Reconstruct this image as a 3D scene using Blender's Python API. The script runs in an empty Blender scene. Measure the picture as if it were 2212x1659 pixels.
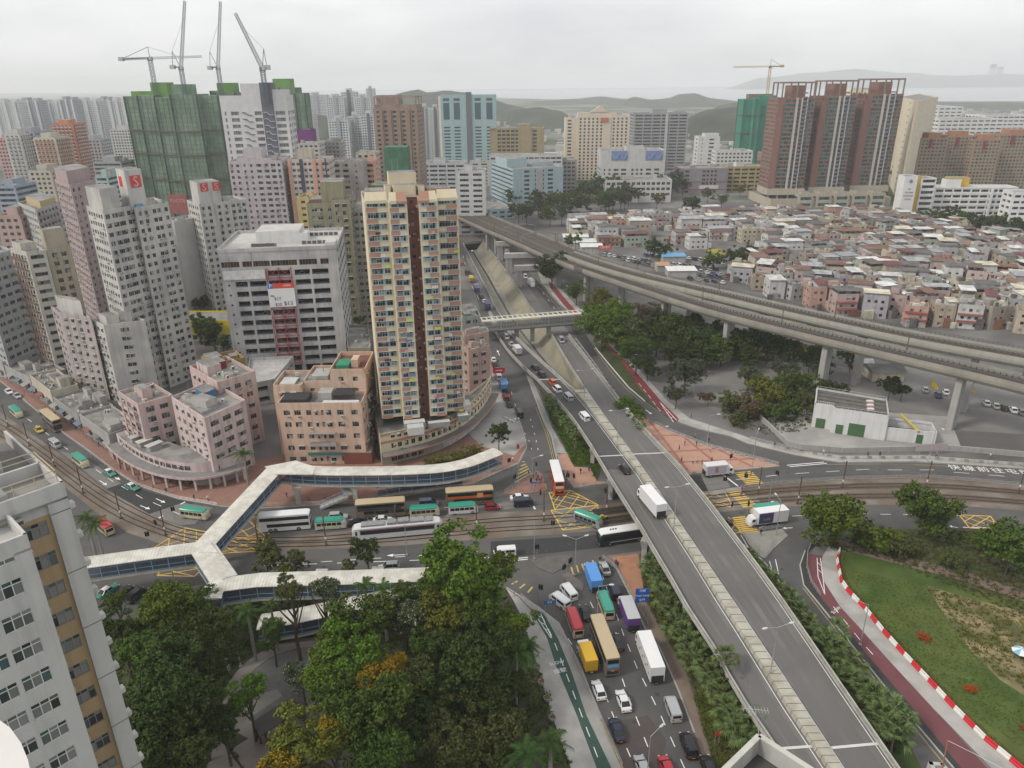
import bpy,bmesh,math,random
from mathutils import Vector,Matrix
from mathutils.geometry import delaunay_2d_cdt
R=math.radians
SC=bpy.context.scene
COL=SC.collection
rnd=random.Random(7)
# ------------------------------------------------------------------ camera
CAM_H=95.0;PITCH=R(22.3);ROLL=R(0.5);FPX=1580.0
cam=bpy.data.cameras.new('camera');cam_o=bpy.data.objects.new('camera',cam);COL.objects.link(cam_o)
cam.sensor_width=36.0;cam.lens=36.0*FPX/2212.0
cam.clip_start=0.5;cam.clip_end=40000
cam_o.location=(0,0,CAM_H)
cam_o.rotation_euler=(Matrix.Rotation(math.pi/2-PITCH,3,'X')@Matrix.Rotation(-ROLL,3,'Z')).to_euler()
SC.camera=cam_o
# ------------------------------------------------------------------ sky: bright, thin overcast
SUN_EL,SUN_AZ=R(44),R(-68)
w=bpy.data.worlds.new('World');SC.world=w;w.use_nodes=True
nt=w.node_tree;nt.nodes.clear()
def wn(t,**k):
 n=nt.nodes.new(t)
 for a,b in k.items():setattr(n,a,b)
 return n
wout=wn('ShaderNodeOutputWorld');wbg=wn('ShaderNodeBackground')
sky=wn('ShaderNodeTexSky',sky_type='NISHITA',sun_disc=False,sun_elevation=SUN_EL,sun_rotation=SUN_AZ-R(52),altitude=100,air_density=1.0,dust_density=4.0,ozone_density=1.0)
tc=wn('ShaderNodeTexCoord')
mp=wn('ShaderNodeMapping');mp.inputs['Scale'].default_value=(1.0,1.0,3.2)
nz=wn('ShaderNodeTexNoise');nz.inputs['Scale'].default_value=2.1;nz.inputs['Detail'].default_value=5;nz.inputs['Roughness'].default_value=0.55
rp=wn('ShaderNodeValToRGB')
rp.color_ramp.elements[0].position=0.34;rp.color_ramp.elements[0].color=(5.6,5.72,5.9,1)
rp.color_ramp.elements[1].position=0.62;rp.color_ramp.elements[1].color=(7.6,7.6,7.55,1)
mx=wn('ShaderNodeMixRGB');mx.inputs[0].default_value=0.88
nt.links.new(tc.outputs['Generated'],mp.inputs['Vector']);nt.links.new(mp.outputs[0],nz.inputs['Vector'])
nt.links.new(nz.outputs['Fac'],rp.inputs[0]);nt.links.new(sky.outputs[0],mx.inputs[1]);nt.links.new(rp.outputs[0],mx.inputs[2])
nt.links.new(mx.outputs[0],wbg.inputs[0]);wbg.inputs[1].default_value=0.10
nt.links.new(wbg.outputs[0],wout.inputs[0])
# ------------------------------------------------------------------ sun behind thin cloud
sl=bpy.data.lights.new('sun','SUN');sl.energy=1.5;sl.angle=R(12);sl.color=(1.0,0.94,0.85)
so=bpy.data.objects.new('sun',sl);COL.objects.link(so)
sd=Vector((math.sin(SUN_AZ)*math.cos(SUN_EL),math.cos(SUN_AZ)*math.cos(SUN_EL)*-1.0,math.sin(SUN_EL)))
so.rotation_euler=sd.to_track_quat('Z','Y').to_euler();so.location=(0,0,400)
vs=SC.view_settings;vs.view_transform='Standard';vs.look='None';vs.exposure=0.53;vs.gamma=1.0;vs.use_curve_mapping=False
SC.render.engine='CYCLES'
SC.cycles.use_denoising=True;SC.cycles.max_bounces=6;SC.cycles.diffuse_bounces=2;SC.cycles.glossy_bounces=2
SC.cycles.transmission_bounces=3;SC.cycles.volume_bounces=3;SC.cycles.transparent_max_bounces=6;SC.cycles.caustics_reflective=False;SC.cycles.caustics_refractive=False
# ------------------------------------------------------------------ survey: photo plate -> plan (plane of height z)
_cp,_sp,_cr,_sr=math.cos(PITCH),math.sin(PITCH),math.cos(ROLL),math.sin(ROLL)
def _ray(u,v):
 a=(u-1106)/FPX;b=(829.5-v)/FPX
 x=a*_cr+b*_sr;y=-a*_sr+b*_cr
 return x,_cp+y*_sp,-_sp+y*_cp
def P(u,v,z=0.0):
 d=_ray(u,v);t=(z-CAM_H)/d[2]
 return(d[0]*t,d[1]*t)
def P3(u,v,z=0.0):
 p=P(u,v,z);return Vector((p[0],p[1],z))
def PL(pts,z=0.0):return[P(u,v,z) for u,v in pts]
def ZAT(u,v,Y):
 d=_ray(u,v);return CAM_H+d[2]*Y/d[1]
def XAT(u,v,Y):
 d=_ray(u,v);return d[0]*Y/d[1]
def PR(X,Y,Z):
 dz=Z-CAM_H;dep=Y*_cp-dz*_sp;y=(Y*_sp+dz*_cp)/dep;x=X/dep
 return(1106+(x*_cr-y*_sr)*FPX,829.5-(x*_sr+y*_cr)*FPX)
 # ------------------------------------------------------------------ 2-D helpers
def v2(a):return Vector((a[0],a[1]))
def resample(pts,step):
 pts=[Vector(p) for p in pts];out=[pts[0]];acc=0
 for a,b in zip(pts,pts[1:]):
  L=(b-a).length;n=max(1,int(round(L/step)))
  for i in range(1,n+1):out.append(a.lerp(b,i/n))
 return out
def smooth(pts,it=2):
 pts=[Vector(p) for p in pts]
 for _ in range(it):
  q=[pts[0]]
  for a,b in zip(pts,pts[1:]):q+=[a.lerp(b,.25),a.lerp(b,.75)]
  q.append(pts[-1]);pts=q
 return pts
def normals2(pts):
 n=[]
 for i in range(len(pts)):
  a=pts[max(0,i-1)];b=pts[min(len(pts)-1,i+1)]
  d=(v2(b)-v2(a));d=d.normalized() if d.length>1e-6 else Vector((1,0));n.append(Vector((-d.y,d.x)))
 return n
def offset(pts,d):
 """shift a polyline d metres to its left"""
 ns=normals2(pts);out=[]
 for p,n in zip(pts,ns):
  q=Vector(p);q.x+=n.x*d;q.y+=n.y*d;out.append(q)
 return out
def along(pts,step,start=0.0):
 """points and headings every step metres along a polyline"""
 pts=[Vector(p) for p in pts];out=[];need=start
 for a,b in zip(pts,pts[1:]):
  L=(v2(b)-v2(a)).length
  if L<1e-6:continue
  while need<=L:
   out.append((a.lerp(b,need/L),math.atan2(b.y-a.y,b.x-a.x)));need+=step
  need-=L
 return out
 # ------------------------------------------------------------------ materials
MATS={}
def M(name,rgb=(.5,.5,.5),rough=.85,var=.12,scale=.6,streak=0.,metal=0.,tint=0.,spec=.3,fine=0.,bump=0.,alt=None,altscale=.08,altpos=.5,trans=0.,isl=0.):
 if name in MATS:return MATS[name]
 m=bpy.data.materials.new(name);m.use_nodes=True;t=m.node_tree;N=t.nodes;L=t.links
 b=N['Principled BSDF'];b.inputs['Roughness'].default_value=rough;b.inputs['Metallic'].default_value=metal
 b.inputs['Specular IOR Level'].default_value=spec
 geo=N.new('ShaderNodeNewGeometry')
 def noise(sc,det=4,vec=None,dist=0):
  n=N.new('ShaderNodeTexNoise');n.inputs['Scale'].default_value=sc;n.inputs['Detail'].default_value=det;n.inputs['Distortion'].default_value=dist
  L.new(vec if vec else geo.outputs['Position'],n.inputs['Vector']);return n.outputs['Fac']
 def math_(op,a,c):
  n=N.new('ShaderNodeMath');n.operation=op
  for i,q in enumerate((a,c)):
   if isinstance(q,(int,float)):n.inputs[i].default_value=q
   else:L.new(q,n.inputs[i])
  return n.outputs[0]
 col=None
 base=N.new('ShaderNodeRGB');base.outputs[0].default_value=(*rgb,1);col=base.outputs[0]
 if alt:
  mr=N.new('ShaderNodeMapRange');mr.inputs[1].default_value=altpos-.07;mr.inputs[2].default_value=altpos+.07
  L.new(noise(altscale,5),mr.inputs[0])
  mm=N.new('ShaderNodeMixRGB');L.new(mr.outputs[0],mm.inputs[0]);L.new(col,mm.inputs[1]);mm.inputs[2].default_value=(*alt,1);col=mm.outputs[0]
 val=math_('ADD',math_('MULTIPLY',math_('SUBTRACT',noise(scale),.5),2*var*2),1.0)
 if fine:val=math_('ADD',val,math_('MULTIPLY',math_('SUBTRACT',noise(9.0,2),.5),2*fine))
 if streak:
  mp_=N.new('ShaderNodeMapping');mp_.inputs['Scale'].default_value=(1.1,1.1,.07);L.new(geo.outputs['Position'],mp_.inputs['Vector'])
  mr=N.new('ShaderNodeMapRange');mr.inputs[1].default_value=.46;mr.inputs[2].default_value=.78;L.new(noise(.9,5,mp_.outputs[0]),mr.inputs[0])
  val=math_('SUBTRACT',val,math_('MULTIPLY',mr.outputs[0],streak))
 if tint:
  oi=N.new('ShaderNodeObjectInfo');val=math_('ADD',val,math_('MULTIPLY',math_('SUBTRACT',oi.outputs['Random'],.5),2*tint))
 if isl:
  val=math_('ADD',val,math_('MULTIPLY',math_('SUBTRACT',geo.outputs['Random Per Island'],.5),2*isl))
 vm=N.new('ShaderNodeVectorMath');vm.operation='SCALE';L.new(col,vm.inputs[0]);L.new(val,vm.inputs['Scale'])
 L.new(vm.outputs[0],b.inputs['Base Color'])
 if bump:
  bp=N.new('ShaderNodeBump');bp.inputs['Strength'].default_value=bump;L.new(noise(3.0,4),bp.inputs['Height']);L.new(bp.outputs[0],b.inputs['Normal'])
 if trans:
  b.inputs['Transmission Weight'].default_value=trans
 MATS[name]=m;return m
def Mglass(name,cols,rough=.12,spec=.5):
 """window glass: dark pane, or whatever curtain hangs behind it; varies pane by pane"""
 if name in MATS:return MATS[name]
 m=bpy.data.materials.new(name);m.use_nodes=True;t=m.node_tree;N=t.nodes;L=t.links
 b=N['Principled BSDF'];b.inputs['Roughness'].default_value=rough;b.inputs['Specular IOR Level'].default_value=spec
 oi=N.new('ShaderNodeObjectInfo');geo=N.new('ShaderNodeNewGeometry')
 ad=N.new('ShaderNodeMath');ad.operation='ADD';L.new(oi.outputs['Random'],ad.inputs[0]);L.new(geo.outputs['Random Per Island'],ad.inputs[1])
 fr=N.new('ShaderNodeMath');fr.operation='FRACT';L.new(ad.outputs[0],fr.inputs[0])
 rp=N.new('ShaderNodeValToRGB');rp.color_ramp.interpolation='CONSTANT'
 els=rp.color_ramp.elements
 for i,c in enumerate(cols):
  e=els[i] if i<2 else els.new(i/len(cols))
  e.position=i/len(cols);e.color=(*c,1)
 L.new(fr.outputs[0],rp.inputs[0]);L.new(rp.outputs[0],b.inputs['Base Color'])
 MATS[name]=m;return m
DARK,DK2,CUR=(.018,.02,.022),(.04,.045,.048),(.22,.22,.2)
GL=Mglass('window_glass',[DARK,DK2,DARK,CUR,(.03,.05,.05),DK2,(.3,.3,.28),DARK,(.07,.11,.11),DK2])
GLF=Mglass('far_glass',[DK2,(.06,.065,.07),DARK,(.09,.1,.11),DK2])
GLT=Mglass('teal_glass',[(.02,.1,.1),(.03,.14,.13),(.015,.05,.06),(.05,.17,.16)])
GLV=Mglass('vehicle_glass',[(.012,.014,.016),(.02,.022,.025)],rough=.06)
GLB=Mglass('blue_glass',[(.03,.06,.09),(.04,.08,.11),(.025,.05,.08)])
# ------------------------------------------------------------------ mesh builder
class MB:
 def __init__(s):s.v=[];s.f=[];s.m=[]
 def add(s,vs,fs,mi=0):
  n=len(s.v);s.v+=[tuple(q) for q in vs]
  for f in fs:s.f.append(tuple(n+i for i in f));s.m.append(mi)
  return s
 def quad(s,a,b,c,d,mi=0):return s.add([a,b,c,d],[(0,1,2,3)],mi)
 def box(s,x0,y0,z0,x1,y1,z1,mi=0,top=None,nobot=False):
  v=[(x0,y0,z0),(x1,y0,z0),(x1,y1,z0),(x0,y1,z0),(x0,y0,z1),(x1,y0,z1),(x1,y1,z1),(x0,y1,z1)]
  f=[(0,1,5,4),(1,2,6,5),(2,3,7,6),(3,0,4,7)]
  if not nobot:f.append((3,2,1,0))
  s.add(v,f,mi);n=len(s.v)-8
  s.f.append((n+4,n+5,n+6,n+7));s.m.append(mi if top is None else top);return s
 def prism(s,poly,z0,z1,mi=0,top=None,bot=True):
  """closed polygon (counter-clockwise) from z0 to z1; z may be a list"""
  n=len(poly);za=z0 if isinstance(z0,(list,tuple)) else[z0]*n;zb=z1 if isinstance(z1,(list,tuple)) else[z1]*n
  vs=[(p[0],p[1],za[i]) for i,p in enumerate(poly)]+[(p[0],p[1],zb[i]) for i,p in enumerate(poly)]
  k=len(s.v);s.v+=vs
  for i in range(n):
   j=(i+1)%n;s.f.append((k+i,k+j,k+n+j,k+n+i));s.m.append(mi)
  s.f.append(tuple(k+n+i for i in range(n)));s.m.append(mi if top is None else top)
  if bot:s.f.append(tuple(k+n-1-i for i in range(n)));s.m.append(mi)
  return s
 def beam(s,a,b,w,h,mi=0,up=(0,0,1)):
  a=Vector(a);b=Vector(b);d=(b-a)
  if d.length<1e-6:return s
  d.normalize();u=Vector(up)
  if abs(d.dot(u))>.98:u=Vector((1,0,0))
  r=d.cross(u).normalized();u=r.cross(d)
  r=r*(w/2);u=u*(h/2)
  v=[a-r-u,a+r-u,a+r+u,a-r+u,b-r-u,b+r-u,b+r+u,b-r+u]
  return s.add(v,[(0,1,5,4),(1,2,6,5),(2,3,7,6),(3,0,4,7),(3,2,1,0),(4,5,6,7)],mi)
 def tube(s,path,r,n=6,mi=0,cap=True):
  path=[Vector(p) for p in path];rs=r if isinstance(r,(list,tuple)) else[r]*len(path)
  k=len(s.v)
  for i,p in enumerate(path):
   a=path[max(0,i-1)];b=path[min(len(path)-1,i+1)];d=(b-a).normalized()
   u=Vector((0,0,1)) if abs(d.z)<.9 else Vector((1,0,0));x=d.cross(u).normalized();y=d.cross(x)
   for j in range(n):
    t=2*math.pi*j/n;q=p+x*math.cos(t)*rs[i]+y*math.sin(t)*rs[i];s.v.append(tuple(q))
  for i in range(len(path)-1):
   for j in range(n):
    a=k+i*n+j;b=k+i*n+(j+1)%n;s.f.append((a,a+n,b+n,b));s.m.append(mi)
  if cap:
   s.f.append(tuple(k+j for j in range(n)));s.m.append(mi)
   e=k+(len(path)-1)*n;s.f.append(tuple(e+n-1-j for j in range(n)));s.m.append(mi)
  return s
 def strip(s,A,B,mi=0):
  """quads between two equal-length 3-D polylines; A is on the right of travel, B on the left"""
  k=len(s.v);n=len(A);s.v+=[tuple(q) for q in A]+[tuple(q) for q in B]
  for i in range(n-1):s.f.append((k+i,k+i+1,k+n+i+1,k+n+i));s.m.append(mi)
  return s
 def loft(s,rings,mi=0,closed=True,caps=True):
  k=len(s.v);n=len(rings[0])
  for r in rings:s.v+=[tuple(q) for q in r]
  for i in range(len(rings)-1):
   for j in range(n if closed else n-1):
    a=k+i*n+j;b=k+i*n+(j+1)%n
    m_=mi(i,j) if callable(mi) else mi
    s.f.append((a,b,b+n,a+n));s.m.append(m_)
  if caps:
   c=mi(0,0) if callable(mi) else mi
   s.f.append(tuple(k+n-1-j for j in range(n)));s.m.append(c)
   e=k+(len(rings)-1)*n;s.f.append(tuple(e+j for j in range(n)));s.m.append(c)
  return s
 def sweep(s,path,prof,mi=0,caps=True,closed=True):
  """profile [(side offset to the left, z)] along a 3-D path; side stays horizontal"""
  ns=normals2(path);rings=[]
  for p,n in zip(path,ns):rings.append([(p[0]+n.x*o,p[1]+n.y*o,p[2]+z) for o,z in prof])
  return s.loft(rings,mi,closed,caps)
 def mesh(s,name,mats):
  me=bpy.data.meshes.new(name);me.from_pydata(s.v,[],s.f)
  for m in(mats if isinstance(mats,(list,tuple)) else[mats]):me.materials.append(m)
  if any(s.m):me.polygons.foreach_set('material_index',s.m)
  me.update();return me
 def build(s,name,mats,parent=None,loc=(0,0,0),rz=0,**tags):
  return OB(name,s.mesh(name,mats),parent,loc,rz,**tags)
def OB(name,me,parent=None,loc=(0,0,0),rz=0,**tags):
 o=bpy.data.objects.new(name,me);COL.objects.link(o)
 if parent:o.parent=parent
 o.location=loc
 if rz:o.rotation_euler[2]=rz
 for k,v in tags.items():o[k]=v
 return o
def thing(name,label,category,loc=(0,0,0),rz=0,group=None):
 o=OB(name,None,None,loc,rz,label=label,category=category);o.empty_display_size=.5
 if group:o['group']=group
 return o
def children_of(o):return KIDS.get(o.name,[])
def copy_tree(o,loc=None,rz=None,parent=None,**tags):
 c=o.copy();COL.objects.link(c)
 if parent:c.parent=parent
 if loc is not None:c.location=loc
 if rz is not None:c.rotation_euler[2]=rz
 for k,v in tags.items():c[k]=v
 for ch in o.children:copy_tree(ch,parent=c)
 return c
def struct(o):o['kind']='structure';return o
def smooth_shade(o):
 me=o.data;me.polygons.foreach_set('use_smooth',[True]*len(me.polygons));return o
def ordinal(i):return['first','second','third','fourth','fifth','sixth','seventh','eighth','ninth','tenth','eleventh','twelfth','thirteenth','fourteenth','fifteenth','sixteenth','seventeenth','eighteenth','nineteenth','twentieth'][i] if i<20 else '%dth'%(i+1)
def area2(p):return sum(p[i][0]*p[(i+1)%len(p)][1]-p[(i+1)%len(p)][0]*p[i][1] for i in range(len(p)))/2
def ccw(p):
 p=[tuple(q[:2]) for q in p]
 return p if area2(p)>0 else p[::-1]
def inside(pt,poly):
 x,y=pt[0],pt[1];r=False;n=len(poly);j=n-1
 for i in range(n):
  xi,yi=poly[i][:2];xj,yj=poly[j][:2]
  if(yi>y)!=(yj>y) and x<(xj-xi)*(y-yi)/(yj-yi)+xi:r=not r
  j=i
 return r
def sheet(name,poly,z,mat,kind=True,holes=(),thick=0.,parent=None,zf=None):
 """flat polygon (with holes) triangulated; optional skirt downwards"""
 poly=ccw(poly);pts=[Vector(p[:2]) for p in poly];faces=[list(range(len(poly)))];n=len(pts)
 for h in holes:
  faces.append(list(range(len(pts),len(pts)+len(h))));pts+=[Vector(p[:2]) for p in h]
 vs,es,fs,_,_,_=delaunay_2d_cdt(pts,[],faces,1,1e-5)
 mb=MB();vv=[(p.x,p.y,zf(p) if zf else z) for p in vs];keep=[]
 for f in fs:
  c=sum((vs[i] for i in f),Vector((0,0)))/len(f)
  if any(inside(c,h) for h in holes):continue
  keep.append(f)
 mb.add(vv,keep)
 if thick:
  for i in range(n):
   a=poly[i];b=poly[(i+1)%n]
   mb.quad((a[0],a[1],z-thick),(b[0],b[1],z-thick),(b[0],b[1],z),(a[0],a[1],z))
 o=mb.build(name,mat,parent)
 if kind:o['kind']='structure'
 return o
 # ================================================================== GROUND
asphalt=M('asphalt',(.082,.08,.078),.9,.10,.35,fine=.10,alt=(.10,.096,.092),altscale=.05)
asphalt_dk=M('asphalt_new',(.042,.042,.043),.88,.08,.4,fine=.08)
asphalt_lt=M('concrete_road',(.17,.165,.155),.9,.09,.3,fine=.08)
brick=M('brick_paving',(.25,.14,.11),.9,.14,.5,fine=.18)
plaza_m=M('plaza_paving',(.40,.24,.175),.9,.12,.25,fine=.16)
plaza_line=M('plaza_band',(.30,.135,.105),.9,.1,.6)
concrete=M('concrete',(.33,.32,.30),.9,.10,.25,fine=.06,alt=(.26,.25,.24),altscale=.09)
pave_lt=M('pale_paving',(.37,.36,.335),.9,.08,.4,alt=(.29,.28,.265),altscale=.15)
kerb_m=M('kerb_stone',(.36,.35,.33),.9,.08,.8)
track_m=M('track_bed',(.145,.112,.085),.95,.2,.22,fine=.25,alt=(.19,.165,.14),altscale=.07)
ballast=M('ballast',(.10,.075,.056),.95,.2,.8,fine=.4)
rail_m=M('rail',(.055,.045,.04),.55,.1,1,metal=.4)
red_path=M('red_cycle_path',(.20,.042,.045),.9,.08,.5,fine=.08)
red_path2=M('maroon_cycle_path',(.145,.055,.06),.9,.1,.3,fine=.06)
green_path=M('green_cycle_path',(.045,.085,.068),.9,.1,.5,fine=.08)
grass_m=M('lawn',(.05,.085,.016),.95,.25,.25,fine=.35,alt=(.08,.10,.025),altscale=.05)
soil_m=M('scrub_ground',(.07,.065,.035),.95,.25,.3,fine=.4,alt=(.05,.075,.022),altscale=.12)
park_m=M('park_ground',(.045,.05,.025),.95,.25,.2,fine=.35,alt=(.06,.055,.04),altscale=.08)
white_p=M('road_white',(.72,.72,.70),.8,.15,2.0)
yellow_p=M('road_yellow',(.66,.43,.07),.8,.14,1.2)
yellow_dull=M('road_yellow_worn',(.46,.35,.12),.85,.2,1.0)
town_m=M('town_ground',(.16,.155,.148),.95,.2,.08,fine=.2,alt=(.11,.105,.10),altscale=.03)
far_m=M('far_land',(.19,.19,.18),.95,.25,.02,alt=(.05,.075,.035),altscale=.0035,altpos=.47)
nullah_m=M('channel_concrete',(.27,.245,.18),.92,.14,.15,fine=.08,alt=(.21,.195,.15),altscale=.08)
nullah_w=M('channel_slab',(.24,.225,.19),.92,.16,.15,fine=.1)
water_m=M('channel_water',(.05,.052,.035),.2,.1,.5)
sea_m=M('sea',(.30,.33,.36),.25,.03,.01)
NUL_L=[(1001,527),(1032,587),(1073,671),(1110,722),(1150,765),(1184,797),(1244,847)]
NUL_R=[(1042,523),(1077,566),(1119,627),(1144,665),(1187,720),(1203,748),(1261,846)]
nl=[P(*q) for q in NUL_L];nr=[P(*q) for q in NUL_R]
nul_hole=nl+nr[::-1]
G=14000
sheet('ground',[(-G,-200),(G,-200),(G,16000),(-G,16000)],0.0,far_m,holes=[ccw(nul_hole)])
# built-up ground of the town, the village and the square under the railway
town_poly=[(-420,40),(300,40),(430,300),(420,560),(230,640),(-40,700),(-420,700)]
sheet('town_ground',town_poly,.006,town_m,holes=[ccw(nul_hole)])
# ---- storm-water channel
DEP=4.6
def lerp2(a,b,t):return(a[0]+(b[0]-a[0])*t,a[1]+(b[1]-a[1])*t)
cl=[lerp2(a,b,.16) for a,b in zip(nl,nr)];cm1=[lerp2(a,b,.40) for a,b in zip(nl,nr)];cm2=[lerp2(a,b,.48) for a,b in zip(nl,nr)];crr=[lerp2(a,b,.66) for a,b in zip(nl,nr)]
def z3(l,z):return[(p[0],p[1],z) for p in l]
mb=MB()
mb.strip(z3(cl,-DEP),z3(nl,.0),0);mb.strip(z3(cm1,-DEP),z3(cl,-DEP),1);mb.strip(z3(cm1,-DEP-.5),z3(cm1,-DEP),1)
mb.strip(z3(cm2,-DEP-.5),z3(cm1,-DEP-.5),2);mb.strip(z3(cm2,-DEP),z3(cm2,-DEP-.5),1)
mb.strip(z3(crr,-DEP),z3(cm2,-DEP),1);mb.strip(z3(nr,.0),z3(crr,-DEP),0)
for s_ in(mb.f,):
 pass
e0=[(*nl[0],0),(*cl[0],-DEP),(*cm1[0],-DEP),(*cm2[0],-DEP),(*crr[0],-DEP),(*nr[0],0)]
mb.add([(x,y+6,z) for x,y,z in e0],[tuple(range(6))],3)
mb.add(e0+[(x,y+6,z) for x,y,z in e0],[(i,i+1,i+7,i+6) for i in range(5)],3)
e1=[(*nl[-1],0),(*cl[-1],-DEP),(*cm1[-1],-DEP),(*cm2[-1],-DEP),(*crr[-1],-DEP),(*nr[-1],0)]
mb.add(e1,[(5,4,3,2,1,0)],1)
nul=mb.build('storm_channel',[nullah_m,nullah_w,water_m,M('culvert_dark',(.02,.02,.022))]);struct(nul)
mb=MB()
for l,o_ in((nl,-.2),(nr,.2)):
 pl=[Vector((p[0],p[1],0)) for p in l]
 mb.sweep(pl,[(o_-.15,0),(o_+.15,0),(o_+.15,1.0),(o_-.15,1.0)])
a,b=Vector((*nl[0],0)),Vector((*nr[0],0));mb.beam(a+Vector((0,.3,.3)),b+Vector((0,.3,.3)),.5,1.6)
mb.build('channel_wall',concrete,label='low concrete parapet walls lining the storm channel',category='wall')
def vsheet(name,pts,z,mat,thick=0.,**k):return sheet(name,PL(pts,0),z,mat,thick=thick,**k)
# ---- carriageways (one asphalt field, everything else lies on it)
road_poly=[(-70,770),(49,863),(137,937),(192,975),(247,1019),(301,1052),(384,1079),(480,1096),(560,1100),(650,1095),(765,1088),(875,1073),(950,1060),(1025,1045),(1086,1017),(1123,1001),(1141,968),(1139,953),(1123,900),(1100,868),(1075,813),(1064,778),(1050,713),(1030,645),(1006,580),(985,520),(998,520),(1008,560),(1046,655),(1066,715),(1091,748),(1135,808),(1159,874),(1167,897),(1190,945),(1200,990),(1213,1022),(1238,1057),(1317,1045),(1455,1029),(1521,1024),(1600,1016),(1686,1008),(1637,991),(1524,961),(1442,928),(1384,898),(1330,850),(1270,765),(1240,725),(1200,690),(1172,666),(1152,633),(1126,604),(1101,553),(1085,520),(1110,520),(1139,584),(1162,612),(1213,665),(1260,715),(1291,759),(1326,803),(1359,841),(1395,870),(1425,892),(1467,914),(1508,928),(1579,945),(1617,961),(1720,986),(1812,1001),(1979,999),(2240,1017),(2480,1042),(2480,1172),(2240,1149),(2160,1141),(2073,1137),(1900,1146),(1790,1165),(1749,1172),(1737,1190),(1726,1221),(1734,1264),(1781,1322),(1852,1412),(1940,1522),(2080,1680),(1990,1680),(1962,1610),(1852,1467),(1759,1358),(1688,1267),(1641,1210),(1560,1160),(1440,1175),(1384,1190),(1310,1200),(1330,1229),(1366,1295),(1393,1358),(1434,1374),(1486,1465),(1519,1583),(1550,1680),(1360,1680),(1300,1558),(1256,1440),(1209,1347),(1160,1308),(1091,1268),(1040,1258),(900,1252),(700,1258),(440,1262),(330,1300),(290,1335),(190,1345),(60,1250),(-70,1150)]
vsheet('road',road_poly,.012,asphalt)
# ---- light-rail reserve
res_up=[(-70,850),(0,890),(90,952),(175,1017),(230,1058),(340,1120),(389,1136),(460,1152),(614,1160),(765,1145),(957,1120),(1050,1108),(1188,1102),(1294,1091),(1455,1070),(1536,1060),(1649,1047),(1817,1034),(2007,1029),(2240,1050),(2480,1076)]
res_lo=[(-70,915),(0,960),(60,995),(131,1045),(216,1113),(274,1150),(356,1178),(430,1190),(520,1195),(606,1190),(875,1178),(1011,1167),(1116,1159),(1200,1155),(1300,1145),(1480,1118),(1600,1101),(1703,1094),(1940,1090),(2079,1093),(2240,1106),(2480,1128)]
vsheet('light_rail_reserve',res_up+res_lo[::-1],.03,track_m)
ru=resample(smooth(PL(res_up),2),4.0);rl=resample(smooth(PL(res_lo),2),4.0)
def frac_line(A,B,f,n=90):
 def at(L,t):
  i=t*(len(L)-1);k=min(int(i),len(L)-2);return Vector(L[k]).lerp(Vector(L[k+1]),i-k)
 out=[]
 for i in range(n+1):
  p=at(A,i/n);q=at(B,i/n);r=p.lerp(q,f);out.append(Vector((r.x,r.y,0)))
 return out
track_lines=[frac_line(ru,rl,.31),frac_line(ru,rl,.69)]
for k,tl in enumerate(track_lines):
 mb=MB()
 for s in(-.72,.72):
  mb.sweep([Vector((p.x,p.y,.035)) for p in offset(tl,s)],[(-.09,0),(.09,0),(.09,.13),(-.09,.13)])
 struct(mb.build('tram_rail',rail_m))
 mb=MB();tl2=[p for p in tl if p.x>57]
 if tl2:mb.sweep([Vector((p.x,p.y,.036)) for p in tl2],[(-1.5,0),(1.5,0),(1.3,.05),(-1.3,.05)]);struct(mb.build('track_ballast',ballast))
 mb=MB();tl2=[p for p in tl if 17<p.x<44]
 if tl2:mb.sweep([Vector((p.x,p.y,.036)) for p in tl2],[(-1.6,0),(1.6,0),(1.4,.04),(-1.4,.04)]);struct(mb.build('track_ballast',M('ballast_dark',(.05,.04,.032),.95,.2,.8,fine=.3)))
 # ---- pavements and verges: raised with kerbs
def pave(name,pts,mat,z=.14,kerb=True):
 o=vsheet(name,pts,z,mat,thick=z-.002);return o
pave('pavement',[(-70,735),(0,815),(55,836),(132,899),(192,944),(247,986),(300,1015),(384,1030),(470,1010),(540,1000),(600,985),(800,985),(832,1000),(940,968),(1010,930),(1058,868),(1050,800),(1040,740),(1060,779),(1071,813),(1096,868),(1119,900),(1135,953),(1137,968),(1119,1001),(1082,1017),(1025,1043),(950,1058),(875,1071),(765,1086),(650,1093),(560,1098),(480,1094),(384,1077),(301,1050),(247,1017),(192,973),(137,935),(49,861),(-70,768)],brick)
vsheet('forecourt',[(1010,935),(1056,872),(1064,800),(1070,815),(1094,868),(1117,900),(1133,953),(1134,962),(1110,985),(1078,975),(1040,965)],.146,concrete)
pave('traffic_island',[(1086,1068),(1149,1024),(1162,1017),(1172,1026),(1181,1060),(1150,1066)],brick)
pave('pavement',[(1204,980),(1225,981),(1240,1009),(1274,1011),(1289,1040),(1319,1042),(1240,1054),(1218,1023)],plaza_m)
pave('pavement',[(1048,655),(1060,672),(1100,745),(1145,808),(1168,862),(1190,920),(1225,981),(1205,982),(1202,990),(1192,945),(1169,897),(1161,874),(1137,808),(1093,748),(1068,715)],concrete)
pave('plaza',[(1300,872),(1336,858),(1386,900),(1442,930),(1524,963),(1606,985),(1637,993),(1684,1007),(1600,1014),(1521,1022),(1455,1027),(1350,1040),(1320,1000)],plaza_m)
for a,b in[((1330,985),(1560,968)),((1335,1005),(1640,990)),((1400,905),(1490,1022)),((1470,938),(1565,1015)),((1540,965),(1625,1008)),((1320,940),(1480,940))]:
 bz_=globals().get('bz_',.142)+.0014;p,q=P3(*a,bz_),P3(*b,bz_)
 MB().beam(p,q,.8,.006).build('plaza_band',plaza_line,kind='structure')
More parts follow.
